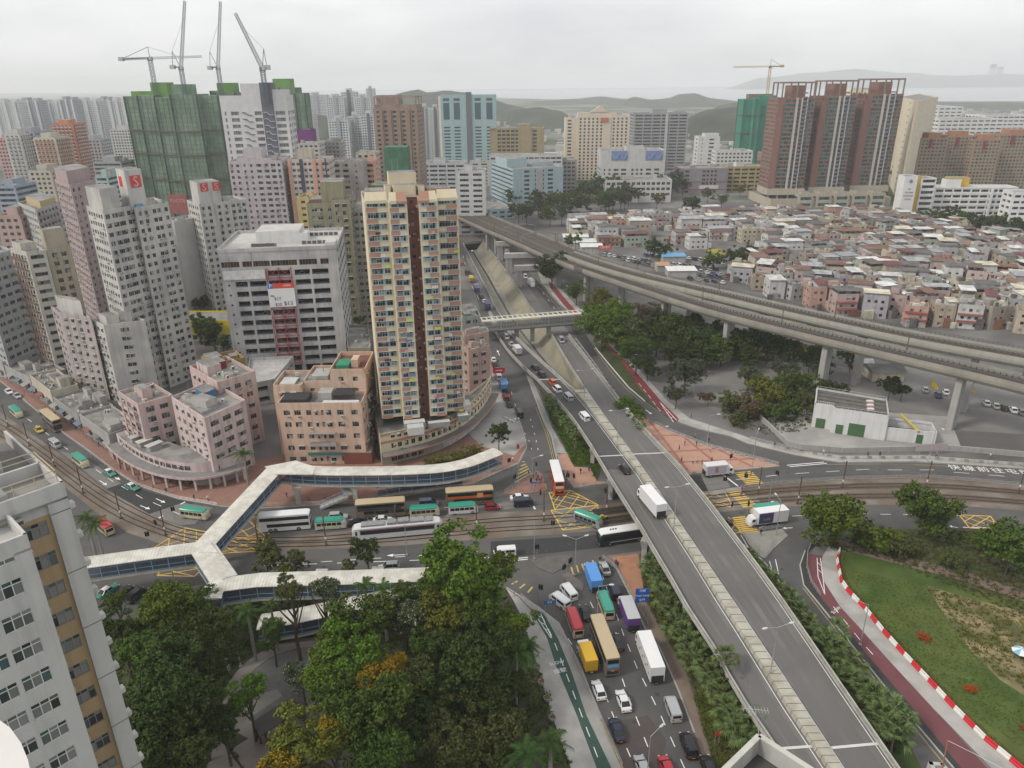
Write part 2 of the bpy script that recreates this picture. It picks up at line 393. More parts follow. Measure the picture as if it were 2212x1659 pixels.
pave('pavement',[(1327,757),(1345,780),(1376,832),(1417,880),(1436,898),(1462,912),(1425,890),(1395,868),(1359,839),(1326,801),(1296,758),(1280,735)],soil_m)
# footway and red cycle track beyond the slip road
pave('footpath',[(1160,585),(1197,610),(1240,655),(1320,735),(1372,790),(1405,826),(1440,865),(1490,905),(1600,940),(1640,955),(1730,975),(1815,985),(1990,985),(2240,1003),(2480,1028),(2480,1040),(2240,1015),(1979,997),(1812,999),(1720,984),(1617,959),(1579,943),(1508,926),(1467,912),(1440,890),(1400,845),(1350,780),(1280,715),(1213,660),(1170,612)],pave_lt)
vsheet('cycle_track',[(1185,608),(1197,617),(1233,660),(1300,730),(1360,790),(1393,826),(1426,865),(1467,906),(1462,911),(1436,895),(1417,878),(1376,830),(1340,778),(1285,728),(1220,662),(1187,620)],.147,red_path)
# right-hand curve: kerb strip, maroon cycle path, footpath, lawn
pave('kerb_strip',[(1751,1172),(1760,1180),(1745,1195),(1742,1226),(1750,1259),(1777,1297),(1827,1358),(1882,1426),(1964,1522),(2090,1675),(2082,1680),(1942,1522),(1854,1412),(1783,1322),(1736,1264),(1728,1221),(1739,1190)],asphalt_dk)
vsheet('cycle_track',[(1745,1197),(1777,1202),(1773,1221),(1781,1259),(1814,1311),(1852,1352),(1921,1429),(2017,1533),(2150,1680),(2092,1680),(1964,1522),(1882,1426),(1827,1358),(1777,1297),(1750,1259),(1743,1226)],.145,red_path2)
vsheet('footpath',[(1777,1202),(1790,1180),(1812,1190),(1807,1210),(1817,1259),(1833,1281),(1869,1319),(1907,1366),(1948,1412),(2003,1470),(2058,1530),(2127,1599),(2240,1690),(2160,1680),(2017,1533),(1921,1429),(1852,1352),(1814,1311),(1781,1259),(1773,1221)],.14,pave_lt)
bar_line=[(1812,1195),(1808,1212),(1817,1257),(1833,1281),(1869,1319),(1907,1366),(1948,1412),(2003,1470),(2058,1530),(2127,1599),(2215,1672)]
vsheet('lawn',bar_line+[(2520,1760),(2560,1380),(2100,1270),(1990,1230),(1850,1190)],.12,grass_m)
vsheet('garden',[(1749,1170),(1790,1163),(1900,1144),(2073,1141),(2160,1145),(2560,1185),(2560,1420),(2100,1280),(1990,1235),(1850,1195),(1790,1182)],.10,soil_m)
vsheet('allotment',[(2000,1265),(2080,1290),(2240,1330),(2420,1380),(2420,1600),(2240,1520),(2160,1470),(2090,1400),(2040,1330)],.128,M('bare_plot',(.23,.185,.10),.95,.3,.35,fine=.3,alt=(.1,.1,.04),altscale=.2))
vsheet('garden_path',[(1800,1168),(1835,1192),(1960,1225),(2080,1255),(2240,1310),(2480,1390),(2480,1360),(2240,1285),(2080,1235),(1960,1205),(1860,1180),(1830,1165)],.132,M('path_brown',(.17,.125,.1),.95,.15,.4))
# islands
pave('traffic_island',[(1602,1152),(1650,1149),(1690,1143),(1702,1158),(1672,1185),(1652,1207),(1640,1202),(1617,1176)],M('island_paving',(.25,.24,.215),.9,.15,.5))
pave('traffic_island',[(1143,1210),(1190,1200),(1234,1198),(1237,1217),(1193,1240),(1165,1228)],M('island_dark',(.12,.11,.1),.95,.2,.6))
pave('traffic_island',[(1213,1245),(1228,1236),(1262,1262),(1258,1278),(1240,1272)],M('island_dark2',(.14,.125,.115),.95,.2,.6))
pave('traffic_island',[(1528,1064),(1570,1056),(1600,1052),(1602,1060),(1560,1066),(1536,1072)],M('island_paving',()))
# southern verges
pave('pavement',[(1310,1202),(1380,1196),(1393,1296),(1434,1374),(1486,1465),(1519,1583),(1550,1680),(1530,1680),(1500,1583),(1465,1490),(1425,1400),(1393,1358),(1366,1295),(1332,1229)],M('verge_paving',(.19,.145,.115),.95,.15,.4,fine=.15))
vsheet('brick_strip',[(1322,1204),(1378,1198),(1388,1262),(1392,1300),(1372,1298),(1340,1232)],.146,M('orange_paving',(.36,.185,.115),.9,.15,.4,fine=.15))
vsheet('planted_bank',[(1382,1197),(1396,1297),(1437,1374),(1489,1465),(1522,1583),(1552,1680),(1720,1680),(1640,1560),(1560,1440),(1490,1330),(1430,1230),(1410,1195)],.10,soil_m)
vsheet('planted_bank',[(1560,1170),(1600,1180),(1645,1212),(1690,1268),(1762,1358),(1855,1467),(1965,1610),(2000,1680),(1880,1680),(1790,1530),(1700,1400),(1620,1290),(1540,1180)],.10,soil_m)
vsheet('planted_bank',[(1163,835),(1195,872),(1240,922),(1300,1005),(1290,1040),(1276,1010),(1240,1008),(1227,980),(1195,920),(1172,862)],.11,soil_m)
# park on the left with its cycle lane
vsheet('park',[(190,1347),(290,1337),(332,1303),(440,1264),(700,1260),(900,1254),(1040,1260),(1091,1271),(1125,1295),(1160,1396),(1201,1533),(1260,1700),(200,1700)],.10,park_m)
pave('footpath',[(1093,1272),(1119,1290),(1146,1319),(1182,1380),(1201,1440),(1245,1544),(1300,1680),(1240,1680),(1190,1540),(1158,1430),(1130,1340),(1110,1300)],pave_lt)
pave('kerb_strip',[(1094,1270),(1160,1310),(1207,1347),(1254,1440),(1298,1558),(1350,1680),(1325,1680),(1267,1547),(1234,1451),(1206,1382),(1174,1325),(1146,1315),(1119,1288)],concrete)
vsheet('cycle_track',[(1146,1319),(1174,1325),(1206,1382),(1234,1451),(1267,1547),(1330,1680),(1296,1680),(1245,1544),(1201,1440),(1182,1380)],.146,green_path)
# park paths: the round garden and the walks
cpx=P3(640,1482,0)
ring=MB();n_=40
for r0,r1,zz in((9.2,11.8,.125),):
 A=[(cpx.x+r0*math.cos(2*math.pi*i/n_),cpx.y+r0*math.sin(2*math.pi*i/n_),zz) for i in range(n_+1)]
 B=[(cpx.x+r1*math.cos(2*math.pi*i/n_),cpx.y+r1*math.sin(2*math.pi*i/n_),zz) for i in range(n_+1)]
 ring.strip(B,A)
ring.build('park_path',M('park_paving',(.23,.205,.185),.9,.12,.5),kind='structure')
disc=[(cpx.x+9.1*math.cos(2*math.pi*i/n_),cpx.y+9.1*math.sin(2*math.pi*i/n_)) for i in range(n_)]
sheet('park_circle',disc,.122,M('park_gravel',(.13,.13,.12),.95,.2,.6,fine=.3))
vsheet('park_path',[(470,1590),(520,1660),(540,1700),(460,1700),(430,1600)],.125,M('park_paving',()))
vsheet('park_path',[(500,1620),(640,1530),(740,1500),(820,1480),(850,1500),(720,1540),(600,1610),(540,1680)],.13,M('park_paving',()))
vsheet('park_path',[(430,1545),(560,1500),(600,1490),(610,1505),(480,1590)],.128,M('park_paving',()))
# ---- tonal patches in the carriageway
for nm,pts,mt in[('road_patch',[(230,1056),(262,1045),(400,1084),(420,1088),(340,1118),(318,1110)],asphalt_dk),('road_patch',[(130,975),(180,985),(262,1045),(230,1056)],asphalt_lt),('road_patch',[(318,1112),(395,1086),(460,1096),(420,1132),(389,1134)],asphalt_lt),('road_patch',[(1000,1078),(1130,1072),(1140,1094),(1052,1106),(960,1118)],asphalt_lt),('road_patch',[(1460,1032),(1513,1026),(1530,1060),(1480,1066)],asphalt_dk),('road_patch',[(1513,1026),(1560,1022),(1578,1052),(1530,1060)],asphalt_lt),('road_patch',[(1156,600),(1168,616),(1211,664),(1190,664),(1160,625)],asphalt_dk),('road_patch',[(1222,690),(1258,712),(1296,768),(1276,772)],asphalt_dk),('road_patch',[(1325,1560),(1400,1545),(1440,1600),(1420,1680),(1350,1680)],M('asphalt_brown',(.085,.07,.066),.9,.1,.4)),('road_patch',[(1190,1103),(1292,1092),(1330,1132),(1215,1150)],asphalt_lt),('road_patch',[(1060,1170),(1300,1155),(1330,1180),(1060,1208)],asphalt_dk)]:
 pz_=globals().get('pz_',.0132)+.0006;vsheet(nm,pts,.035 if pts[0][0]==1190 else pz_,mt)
 # ---- painted markings
ZM=.024
def mark(pts_list,mat=white_p,wd=.16,z=ZM,name='lane_line'):
 mb=MB()
 for a,b in pts_list:mb.beam(P3(*a,z),P3(*b,z),wd,.008)
 return mb.build(name,mat,kind='structure')
def dashes(line,n,gap=.55,mat=white_p,wd=.16,z=ZM,name='lane_line'):
 L=[P3(*q,z) for q in line];tot=sum((b-a).length for a,b in zip(L,L[1:]));step=tot/n
 mb=MB()
 for p,h in along(L,step):
  d=Vector((math.cos(h),math.sin(h),0));mb.beam(p,p+d*step*(1-gap),wd,.008)
 return mb.build(name,mat,kind='structure')
def solid(line,mat=white_p,wd=.14,z=ZM,name='edge_line'):
 L=resample(smooth([P3(*q,z) for q in line],2),3.0);mb=MB()
 mb.sweep(L,[(-wd/2,0),(wd/2,0),(wd/2,.006),(-wd/2,.006)]);return mb.build(name,mat,kind='structure')
dashes([(60,905),(165,985),(240,1037),(300,1072),(370,1103)],12)
dashes([(1210,1352),(1240,1400),(1300,1480),(1330,1560),(1372,1659)],9)
dashes([(1300,1240),(1318,1290),(1345,1365),(1375,1440),(1425,1540),(1470,1640)],11)
dashes([(1275,1300),(1310,1370),(1335,1440),(1363,1520),(1410,1640)],9)
dashes([(1590,1036),(1700,1024),(1850,1015),(2000,1015),(2212,1032)],9)
dashes([(640,1217),(1060,1190)],8);dashes([(570,1222),(1040,1205)],6,wd=.2)
dashes([(1120,905),(1128,925),(1147,960),(1150,985)],5,gap=.8);dashes([(1085,800),(1103,840),(1120,900)],4,gap=.8);dashes([(1146,905),(1158,950),(1165,985)],5,gap=.75)
dashes([(700,1128),(900,1107),(1000,1090)],7,wd=.14);dashes([(1640,1140),(1700,1115),(1860,1110),(2050,1113)],9)
dashes([(1170,1330),(1195,1380),(1225,1460),(1262,1560),(1300,1659)],9,z=.155,gap=.5,wd=.14)
dashes([(1380,828),(1400,853),(1420,880)],4,z=.156,gap=.4,wd=.16)
dashes([(1800,1310),(1860,1385),(1900,1430)],4,z=.156,gap=.5,wd=.14)
dashes([(1000,552),(1015,610),(1042,660)],6,gap=.6,wd=.2);dashes([(1148,605),(1175,635),(1195,662)],4,gap=.7)
mark([((1127,1065),(1163,1042)),((1560,1024),(1594,1050)),((343,1119),(352,1114)),((390,1089),(400,1084)),((1152,1093),(1156,1100))],wd=.4,name='stop_line')
mark([((1070,1210),(1140,1204)),((1070,1214),(1140,1208)),((1700,1005),(1780,998)),((1706,1008),(1786,1001)),((2080,1139),(2160,1141))],wd=.28,name='give_way_line')
solid([(1209,1350),(1256,1444),(1300,1562),(1352,1672)],yellow_dull,.14);solid([(1206,1350),(1253,1444),(1297,1562),(1348,1672)],yellow_dull,.14)
solid([(1118,905),(1133,955),(1131,968),(1117,999)],yellow_dull,.12);solid([(1161,878),(1187,945),(1197,990),(1204,1012)],yellow_dull,.12);solid([(1157,880),(1183,945),(1193,990),(1200,1012)],yellow_dull,.12)
solid([(1283,752),(1320,803),(1353,841),(1390,871)],yellow_dull,.14);solid([(1140,590),(1160,615),(1210,668)],yellow_dull,.14)
solid([(1784,1003),(1979,1002),(2212,1018)],yellow_dull,.14);solid([(1735,1270),(1780,1328),(1850,1417),(1935,1524),(2060,1675)],yellow_dull,.12)
solid([(1605,1175),(1660,1220),(1695,1275),(1765,1365)],white_p,.14);solid([(1243,730),(1290,790),(1324,846)],white_p,.14)
mark([((1600,1155),(1618,1185)),((1662,1212),(1668,1230)),((1668,1230),(1680,1240)),((1675,1208),(1682,1240))],wd=.16,name='hatching')
for i in range(14):
 f=i/13;a=(1228+f*92,722+f*118);mark([(a,(a[0]+9,a[1]+3))],wd=.16,name='hatching')
 # yellow box junctions and yellow-striped crossings
def ybox(quad,n,z=ZM+.006,wd=.24):
 q=[P3(*p,z) for p in quad];mb=MB()
 for i in range(4):mb.beam(q[i],q[(i+1)%4],wd,.008)
 for i in range(1,2*n):
  t=i/n
  def edge(t_):
   return q[0].lerp(q[1],t_) if t_<=1 else q[1].lerp(q[2],t_-1)
  def edge2(t_):
   return q[0].lerp(q[3],t_) if t_<=1 else q[3].lerp(q[2],t_-1)
  mb.beam(edge(t)+Vector((0,0,.001)),edge2(t)+Vector((0,0,.001)),wd*.8,.008)
  def e3(t_):return q[1].lerp(q[0],t_) if t_<=1 else q[0].lerp(q[3],t_-1)
  def e4(t_):return q[1].lerp(q[2],t_) if t_<=1 else q[2].lerp(q[3],t_-1)
  mb.beam(e3(t)+Vector((0,0,.003)),e4(t)+Vector((0,0,.003)),wd*.8,.008)
 return mb.build('box_junction_marking',yellow_p,kind='structure')
ybox([(1199,1101),(1293,1091),(1232,1059),(1186,1064)],3);ybox([(1216,1145),(1302,1135),(1290,1092),(1190,1102)],2,z=.046)
ybox([(1500,1083),(1584,1095),(1566,1063),(1500,1067)],2,z=.046);ybox([(1540,1155),(1602,1150),(1575,1118),(1530,1125)],2)
ybox([(2095,1141),(2158,1142),(2140,1115),(2072,1112)],2);ybox([(500,1158),(575,1160),(610,1112),(520,1108)],2)
ybox([(330,1185),(395,1200),(450,1150),(400,1140)],2,z=.046);ybox([(340,1243),(420,1245),(440,1226),(350,1228)],1)
ybox([(470,1196),(560,1190),(570,1163),(480,1160)],2,z=.046)
def stripes(a0,a1,b0,b1,n,mat=yellow_p,wd=.45,z=ZM,name='crossing_stripe'):
 mb=MB()
 for i in range(n):
  f=i/(n-1);p=P3(a0[0]+(a1[0]-a0[0])*f,a0[1]+(a1[1]-a0[1])*f,z);q=P3(b0[0]+(b1[0]-b0[0])*f,b0[1]+(b1[1]-b0[1])*f,z)
  mb.beam(p,q,wd,.008)
 return mb.build(name,mat,kind='structure')
stripes((1587,1022),(1612,1046),(1624,1018),(1648,1043),8);stripes((1574,1064),(1604,1095),(1600,1060),(1636,1092),9,z=.046);stripes((1582,1119),(1600,1152),(1610,1116),(1640,1148),9)
stripes((1128,998),(1112,1042),(1134,997),(1148,1022),6,yellow_dull);stripes((1234,1225),(1280,1210),(1238,1240),(1286,1226),5,yellow_dull,.35);stripes((1105,1262),(1140,1280),(1118,1255),(1150,1268),3,yellow_dull,.4)
mark([((1161,1043),(1167,1065)),((1177,1045),(1180,1056))],yellow_dull,.4,name='stud_line')
# arrows and lettering on the road
def arrow(u,v,u2,v2_,wd=.22,z=ZM+.002):
 a,b=P3(u,v,z),P3(u2,v2_,z);d=(b-a).normalized();n=Vector((-d.y,d.x,0));L=(b-a).length;h=b-d*L*.35
 mb=MB();mb.beam(a,h,wd,.008)
 mb.add([h-n*wd*2.4,h+n*wd*2.4,b],[(1,0,2)]);mb.build('road_arrow',white_p,kind='structure')
for q in[(215,1038,231,1048),(238,1025,260,1037),(337,1077,357,1086),(303,1092,324,1100),(875,1198,835,1200),(1303,1375,1290,1335),(1079,768,1074,756),(1395,885,1408,895),(1712,1140,1690,1141),(2070,1140,2050,1136),(2060,1098,2040,1096),(1340,1395,1330,1365)]:arrow(*q)
TXT={}
def text_mesh(txt,size,ext=.0):
 k=(txt,size,ext)
 if k in TXT:return TXT[k]
 c=bpy.data.curves.new('lettering','FONT');c.body=txt;c.size=size;c.align_x='CENTER';c.align_y='CENTER';c.extrude=ext;c.resolution_u=2
 o=bpy.data.objects.new('lettering',c);COL.objects.link(o);dg=bpy.context.evaluated_depsgraph_get();dg.update()
 me=bpy.data.meshes.new_from_object(o.evaluated_get(dg));bpy.data.objects.remove(o);TXT[k]=me;return me
def lettering(txt,size,mat,loc,rot,parent=None,name='lettering',ext=.01,sx=1.0):
 me=text_mesh(txt,size,ext).copy();me.materials.clear();me.materials.append(mat)
 o=OB(name,me,parent,loc);o.rotation_euler=rot;o.scale=(sx,1,1)
 if not parent:o['kind']='structure'
 return o
lettering('SLOW',1.0,white_p,P3(1203,1432,.153),(0,0,R(17)),name='road_lettering',ext=.002);lettering('慢駛',1.2,white_p,P3(1210,1449,.153),(0,0,R(17)),name='road_lettering',ext=.002)
lettering('SLOW',1.0,white_p,P3(1806,1318,.153),(0,0,R(38)),name='road_lettering',ext=.002)
for i,ch in enumerate('快線前往屯門'):
 u=2062+i*31;lettering(ch,3.0,white_p,P3(u,1010+i*2.2,.026),(0,0,R(-8)),name='road_lettering',ext=.002)
mark([((1425,868),(1455,912)),((1425,868),(1462,908)),((1432,882),(1437,880)),((1440,893),(1446,890)),((1448,903),(1455,900))],wd=.2,z=.156,name='hatching')
mark([((1150,1318),(1190,1378)),((1168,1326),(1192,1378)),((1155,1328),(1172,1334)),((1165,1343),(1180,1350)),((1174,1357),(1186,1362))],wd=.13,z=.156,name='hatching')
mark([((1765,1205),(1767,1245)),((1772,1205),(1778,1250)),((1767,1245),(1782,1285)),((1778,1250),(1782,1285)),((1766,1215),(1774,1222)),((1767,1230),(1776,1238))],wd=.14,z=.156,name='hatching')
# ---- far water, hills
sheet('sea',[(700,4300),(2600,3600),(9000,3400),(13000,14000),(-9000,14500),(-2000,9000),(-300,6200)],.5,sea_m)
hill_m=M('hill_green',(.042,.055,.04),.95,.3,.02,fine=0,alt=(.06,.068,.048),altscale=.008)
def hill(ridge,Y,depth,rough=.12,name='hill',seed=1,zb=-6):
 """ridge: plate points of the skyline of a hill standing Y metres away"""
 r_=random.Random(seed);xs=[]
 pts=[(XAT(u,v,Y),ZAT(u,v,Y)) for u,v in ridge]
 x0,x1=pts[0][0],pts[-1][0];nx=max(24,int((x1-x0)/(depth/14)));ny=14
 def zr(x):
  for a,b in zip(pts,pts[1:]):
   if a[0]<=x<=b[0]:
    t=(x-a[0])/max(1e-6,b[0]-a[0]);t=t*t*(3-2*t);return a[1]+(b[1]-a[1])*t
  return pts[-1][1]
 from mathutils import noise as mn
 mb=MB();vs=[]
 for j in range(ny+1):
  t=j/ny*2-1
  for i in range(nx+1):
   x=x0+(x1-x0)*i/nx;h=zr(x);f=max(0,1-abs(t)**1.5)
   nzv=mn.fractal(Vector((x/depth*3+seed*7,t*2.2,seed)),.9,2.0,5)
   e=min(1,i/(nx*.06),(nx-i)/(nx*.06))
   z=zb+(h-zb)*f*(1+nzv*rough*(1.0 if abs(t)>.08 else .35))*(e if e<1 else 1)
   vs.append((x,Y+t*depth,z))
 fs=[(j*(nx+1)+i,j*(nx+1)+i+1,(j+1)*(nx+1)+i+1,(j+1)*(nx+1)+i) for j in range(ny) for i in range(nx)]
 mb.add(vs,fs);o=mb.build(name,hill_m,kind='structure');smooth_shade(o);return o
hill([(820,226),(860,205),(890,196),(905,192),(925,199),(960,196),(1000,199),(1030,205),(1060,214),(1110,228),(1150,236),(1180,236),(1230,250)],2300,420,seed=2)
hill([(1090,240),(1120,236),(1160,230),(1200,238),(1260,262)],1900,260,seed=3)
hill([(1130,222),(1190,216),(1240,214),(1300,208),(1340,213),(1400,219),(1440,215),(1480,205),(1520,212),(1580,222),(1660,232)],4200,500,seed=4)
hill([(1340,218),(1370,209),(1410,216),(1450,212),(1470,203),(1495,201),(1530,212),(1600,219),(1700,230)],3600,420,seed=5)
hill([(1470,270),(1500,250),(1530,238),(1560,236),(1600,232),(1640,228),(1680,235),(1760,262)],1450,210,seed=6)
hill([(1560,225),(1600,219),(1640,216),(1700,226),(1760,240)],2300,300,seed=7)
hill([(-60,245),(0,238),(60,240),(140,236),(220,244),(280,250)],2100,300,seed=8)
hill([(590,250),(640,244),(690,248),(740,258)],1500,160,seed=9)
hill([(1560,196),(1650,168),(1740,158),(1850,150),(1960,158),(2060,164),(2160,160),(2300,166),(2420,190)],11500,900,seed=10)
hill([(1950,228),(2050,222),(2150,222),(2300,224),(2500,232)],3200,420,seed=11,zb=-2)
# kerb stones along the carriageway edges
for ln in([(-70,768),(49,861),(137,935),(192,973),(247,1017),(301,1050),(384,1077),(480,1094),(560,1098),(650,1093),(765,1086),(875,1071),(950,1058),(1025,1043),(1082,1017),(1119,1001),(1137,968),(1135,953),(1119,900),(1096,868)],[(1137,808),(1161,874),(1169,897),(1192,945),(1202,990),(1218,1023),(1240,1054),(1319,1042)],[(1300,1557),(1254,1440),(1207,1347),(1160,1310),(1094,1270)],[(1455,1027),(1521,1022),(1600,1014),(1684,1007),(1606,985),(1524,963),(1442,930),(1386,900)],[(2480,1038),(2240,1014),(1979,996),(1812,998),(1720,983),(1617,958),(1579,942),(1508,925),(1467,911)],[(1332,1229),(1366,1295),(1393,1358),(1425,1400),(1465,1490),(1500,1583)],[(1739,1190),(1728,1221),(1736,1264),(1783,1322),(1854,1412),(1942,1522),(2060,1660)]):
 MB().sweep(resample([P3(*q,0) for q in ln],3),[(-.14,0),(.14,0),(.12,.155),(-.12,.155)]).build('kerb',kerb_m,kind='structure')
mh=M('manhole_iron',(.05,.05,.05),.7,.15,3);mr_=random.Random(9)
for u,v in((1290,1530),(1370,1560),(1420,1500),(1255,1395),(1120,1230),(1180,1190),(700,1225),(980,1210),(200,1010),(310,1075),(1150,940),(1130,860),(1700,1020),(1900,1015),(1760,1125),(1690,1230),(1720,1300),(1500,940),(1230,1175),(860,1110),(1800,1420),(1900,1530)):
 MB().box(-.35,-.35,0,.35,.35,.006).build('manhole_cover',mh,None,P3(u,v,.022),mr_.uniform(0,1.5),kind='structure')
 # ================================================================== ROAD FLYOVER
def tab(T,v):
 for a,b in zip(T,T[1:]):
  if a[1]<=v<=b[1]:return a[0]+(b[0]-a[0])*(v-a[1])/(b[1]-a[1])
 return T[0][0] if v<T[0][1] else T[-1][0]
def tab1(T,x):
 for a,b in zip(T,T[1:]):
  if a[0]<=x<=b[0]:return a[1]+(b[1]-a[1])*(x-a[0])/(b[0]-a[0])
 return T[0][1] if x<T[0][0] else T[-1][1]
FL=[(1063,709),(1080,734),(1099,762),(1132,796),(1160,821),(1195,857),(1239,909),(1277,966),(1327,1051),(1384,1142),(1420,1204),(1448,1251),(1483,1314),(1544,1407),(1571,1459),(1612,1528),(1653,1588),(1700,1659),(1732,1705)]
FML=[(1091,709),(1126,742),(1156,770),(1184,795),(1211,819),(1244,852),(1267,879),(1291,909),(1332,964),(1382,1029),(1437,1117),(1494,1204),(1557,1306),(1599,1371),(1640,1437),(1696,1527),(1784,1659),(1814,1705)]
FMR=[(1189,720),(1230,790),(1261,839),(1272,854),(1305,901),(1360,975),(1415,1054),(1469,1136),(1515,1204),(1590,1314),(1629,1374),(1660,1420),(1687,1460),(1748,1554),(1812,1652),(1846,1705)]
FR=[(1225,720),(1244,745),(1293,808),(1316,838),(1360,895),(1415,955),(1469,1012),(1532,1090),(1625,1213),(1688,1300),(1759,1404),(1830,1508),(1902,1613),(1937,1664),(1965,1705)]
FZ=[(709,.25),(760,1.0),(800,1.8),(850,2.6),(910,4.2),(966,5.8),(1030,7.0),(1200,7.2),(1400,6.6),(1705,5.4)]
def fpt(T,v,dz=0):z=tab1(FZ,v)+dz;return P3(tab(T,v),v,z)
vrow=[709+(1705-709)*i/62 for i in range(63)];vrow_r=[v for v in vrow if v>=720];vrow_m=[846]+[v for v in vrow if v>=850]
deck_m=M('flyover_asphalt',(.155,.15,.142),.9,.08,.22,fine=.06,alt=(.13,.126,.12),altscale=.12)
deck_dk=M('flyover_asphalt_dark',(.075,.074,.074),.9,.08,.22,fine=.06)
par_m=M('parapet_concrete',(.40,.385,.34),.9,.10,.5,streak=.18,alt=(.33,.32,.29),altscale=.3)
med_m=M('median_concrete',(.40,.385,.33),.9,.10,.4,alt=(.33,.31,.25),altscale=.35)
girder_m=M('girder_concrete',(.30,.295,.28),.9,.10,.2,streak=.15)
fly=thing('flyover','twin carriageway concrete flyover crossing the junction with a wide central barrier','flyover',(30,140,0))
fo=Vector((30,140,0))
def fdeck(Ta,Tb,rows,mat):
 rings=[]
 for v in rows:
  a=fpt(Ta,v)-fo;b=fpt(Tb,v)-fo;z=a.z;d=(b-a);d.z=0;L=d.length;d.normalize()
  lo=max(.05,z-1.3);md=max(.04,z-.5)
  rings.append([(a.x,a.y,z),(a.x,a.y,md),(a.x+d.x*min(2.2,L*.3),a.y+d.y*min(2.2,L*.3),lo),(b.x-d.x*min(2.2,L*.3),b.y-d.y*min(2.2,L*.3),lo),(b.x,b.y,md),(b.x,b.y,z)])
 mb=MB();mb.loft(rings,lambda i,j:1 if j==5 else 0)
 return mb.build('deck',[girder_m,mat],fly)
d1=fdeck(FL,FML,[v for v in vrow if v<=1024],deck_dk);d1['label']='darker newly surfaced stretch of the left deck'
fdeck(FL,FML,[v for v in vrow if v>=1014],deck_m);fdeck(FMR,FR,vrow_r,deck_m)
def chunks(rows,n):return[rows[i:i+n+1] for i in range(0,len(rows)-1,n)]
for T,rows,off in((FL,vrow,-.14),(FML,[v for v in vrow if v<=860],.14),(FR,vrow_r,.14),(FMR,[v for v in vrow_r if v<=850],-.14)):
 for ch in chunks(rows,2):
  p=[fpt(T,v)-fo for v in ch];sgn=1 if off>0 else-1
  h=.95
  MB().sweep(p,[(-.2,-.3),(.2,-.3),(.13,h),(-.13,h)]).build('parapet',par_m,fly)
  # metal top rail on the left and right edges
for T,rows in((FL,vrow),(FR,vrow_r)):
 mb=MB();mb.tube([fpt(T,v,1.22)-fo for v in rows],.05,5)
 for v in rows:q=fpt(T,v,.9)-fo;mb.beam(q,q+Vector((0,0,.32)),.08,.08)
 mb.build('handrail',M('galvanised',(.42,.42,.41),.5,.1,1,metal=.5),fly)
for ch in chunks(vrow_m,1):
 if len(ch)<2:continue
 va,vb=ch[0]+.8,ch[1]-.8
 ra=[]
 for v in(va,vb):
  a=fpt(FML,v)-fo;b=fpt(FMR,v)-fo;d=(b-a).normalized();z=a.z
  ra.append([tuple(a+Vector((0,0,-.05))),tuple(a+d*.15+Vector((0,0,.85))),tuple(b-d*.15+Vector((0,0,.85))),tuple(b+Vector((0,0,-.05)))])
 MB().loft(ra,0).build('median_block',med_m,fly)
 # white edge lines and expansion joints
mb=MB()
for T,o_ in((FL,.55),(FML,-.45),(FMR,.45),(FR,-.55)):
 rows=vrow if T in(FL,FML) else vrow_r
 pts=[]
 for v in rows:
  a=fpt(FL if T in(FL,FML) else FMR,v);b=fpt(FML if T in(FL,FML) else FR,v);d=(b-a).normalized();q=(a if o_>0 else b)+d*o_;pts.append(q-fo+Vector((0,0,.006)))
 mb.sweep(pts,[(-.06,0),(.06,0),(.06,.006),(-.06,.006)])
mb.build('edge_line',white_p,fly)
for A,B,rows in((FL,FML,[v for v in vrow if v>=1024]),(FMR,FR,vrow_r)):
 for f_,wd_ in((.2,.55),(.33,.5),(.56,.6),(.7,.5)):
  MB().sweep([fpt(A,v,.004).lerp(fpt(B,v,.004),f_)-fo for v in rows],[(-wd_,0),(wd_,0),(wd_*.9,.002),(-wd_*.9,.002)]).build('tyre_mark',M('tyre_darkening',(.128,.123,.117),.88,.12,.08),fly)
joint_m=M('expansion_joint',(.55,.55,.53),.7,.1,1)
for va,vb,A,B in((986,983,FL,FML),(981,978,FMR,FR),(1618,1612,FL,FML),(1616,1606,FMR,FR),(820,819,FL,FML)):
 MB().beam(fpt(A,va,.02)-fo,fpt(B,vb,.02)-fo,.45,.03).build('expansion_joint',joint_m,fly)
pier_m=M('pier_concrete',(.36,.35,.335),.9,.08,.3,streak=.2)
def pier(parent,org,x,y,ztop,w=1.0,d=2.2,ang=0,flare=1.5,name='pier'):
 mb=MB();r0=[(-w/2,-d/2),(w/2,-d/2),(w/2,d/2),(-w/2,d/2)]
 def rg(k,z):return[(a*k,b*k,z) for a,b in r0]
 mb.loft([rg(1,-.3),rg(1,ztop*.62),rg(flare,ztop)]);return mb.build(name,pier_m,parent,(x-org.x,y-org.y,0),ang)
for v,Ta,Tb,f in((958,FL,FML,.22),(1022,FL,FML,.2),(1022,FL,FML,.8),(1150,FL,FML,.12),(1150,FL,FML,.8),(1290,FL,FML,.25),(1430,FL,FML,.25),(1580,FL,FML,.25),(960,FMR,FR,.7),(1040,FMR,FR,.5),(1180,FMR,FR,.75),(1320,FMR,FR,.75),(1470,FMR,FR,.75)):
 a,b=fpt(Ta,v),fpt(Tb,v);q=a.lerp(b,f);pier(fly,fo,q.x,q.y,q.z-1.25,1.1,2.4,R(-25))
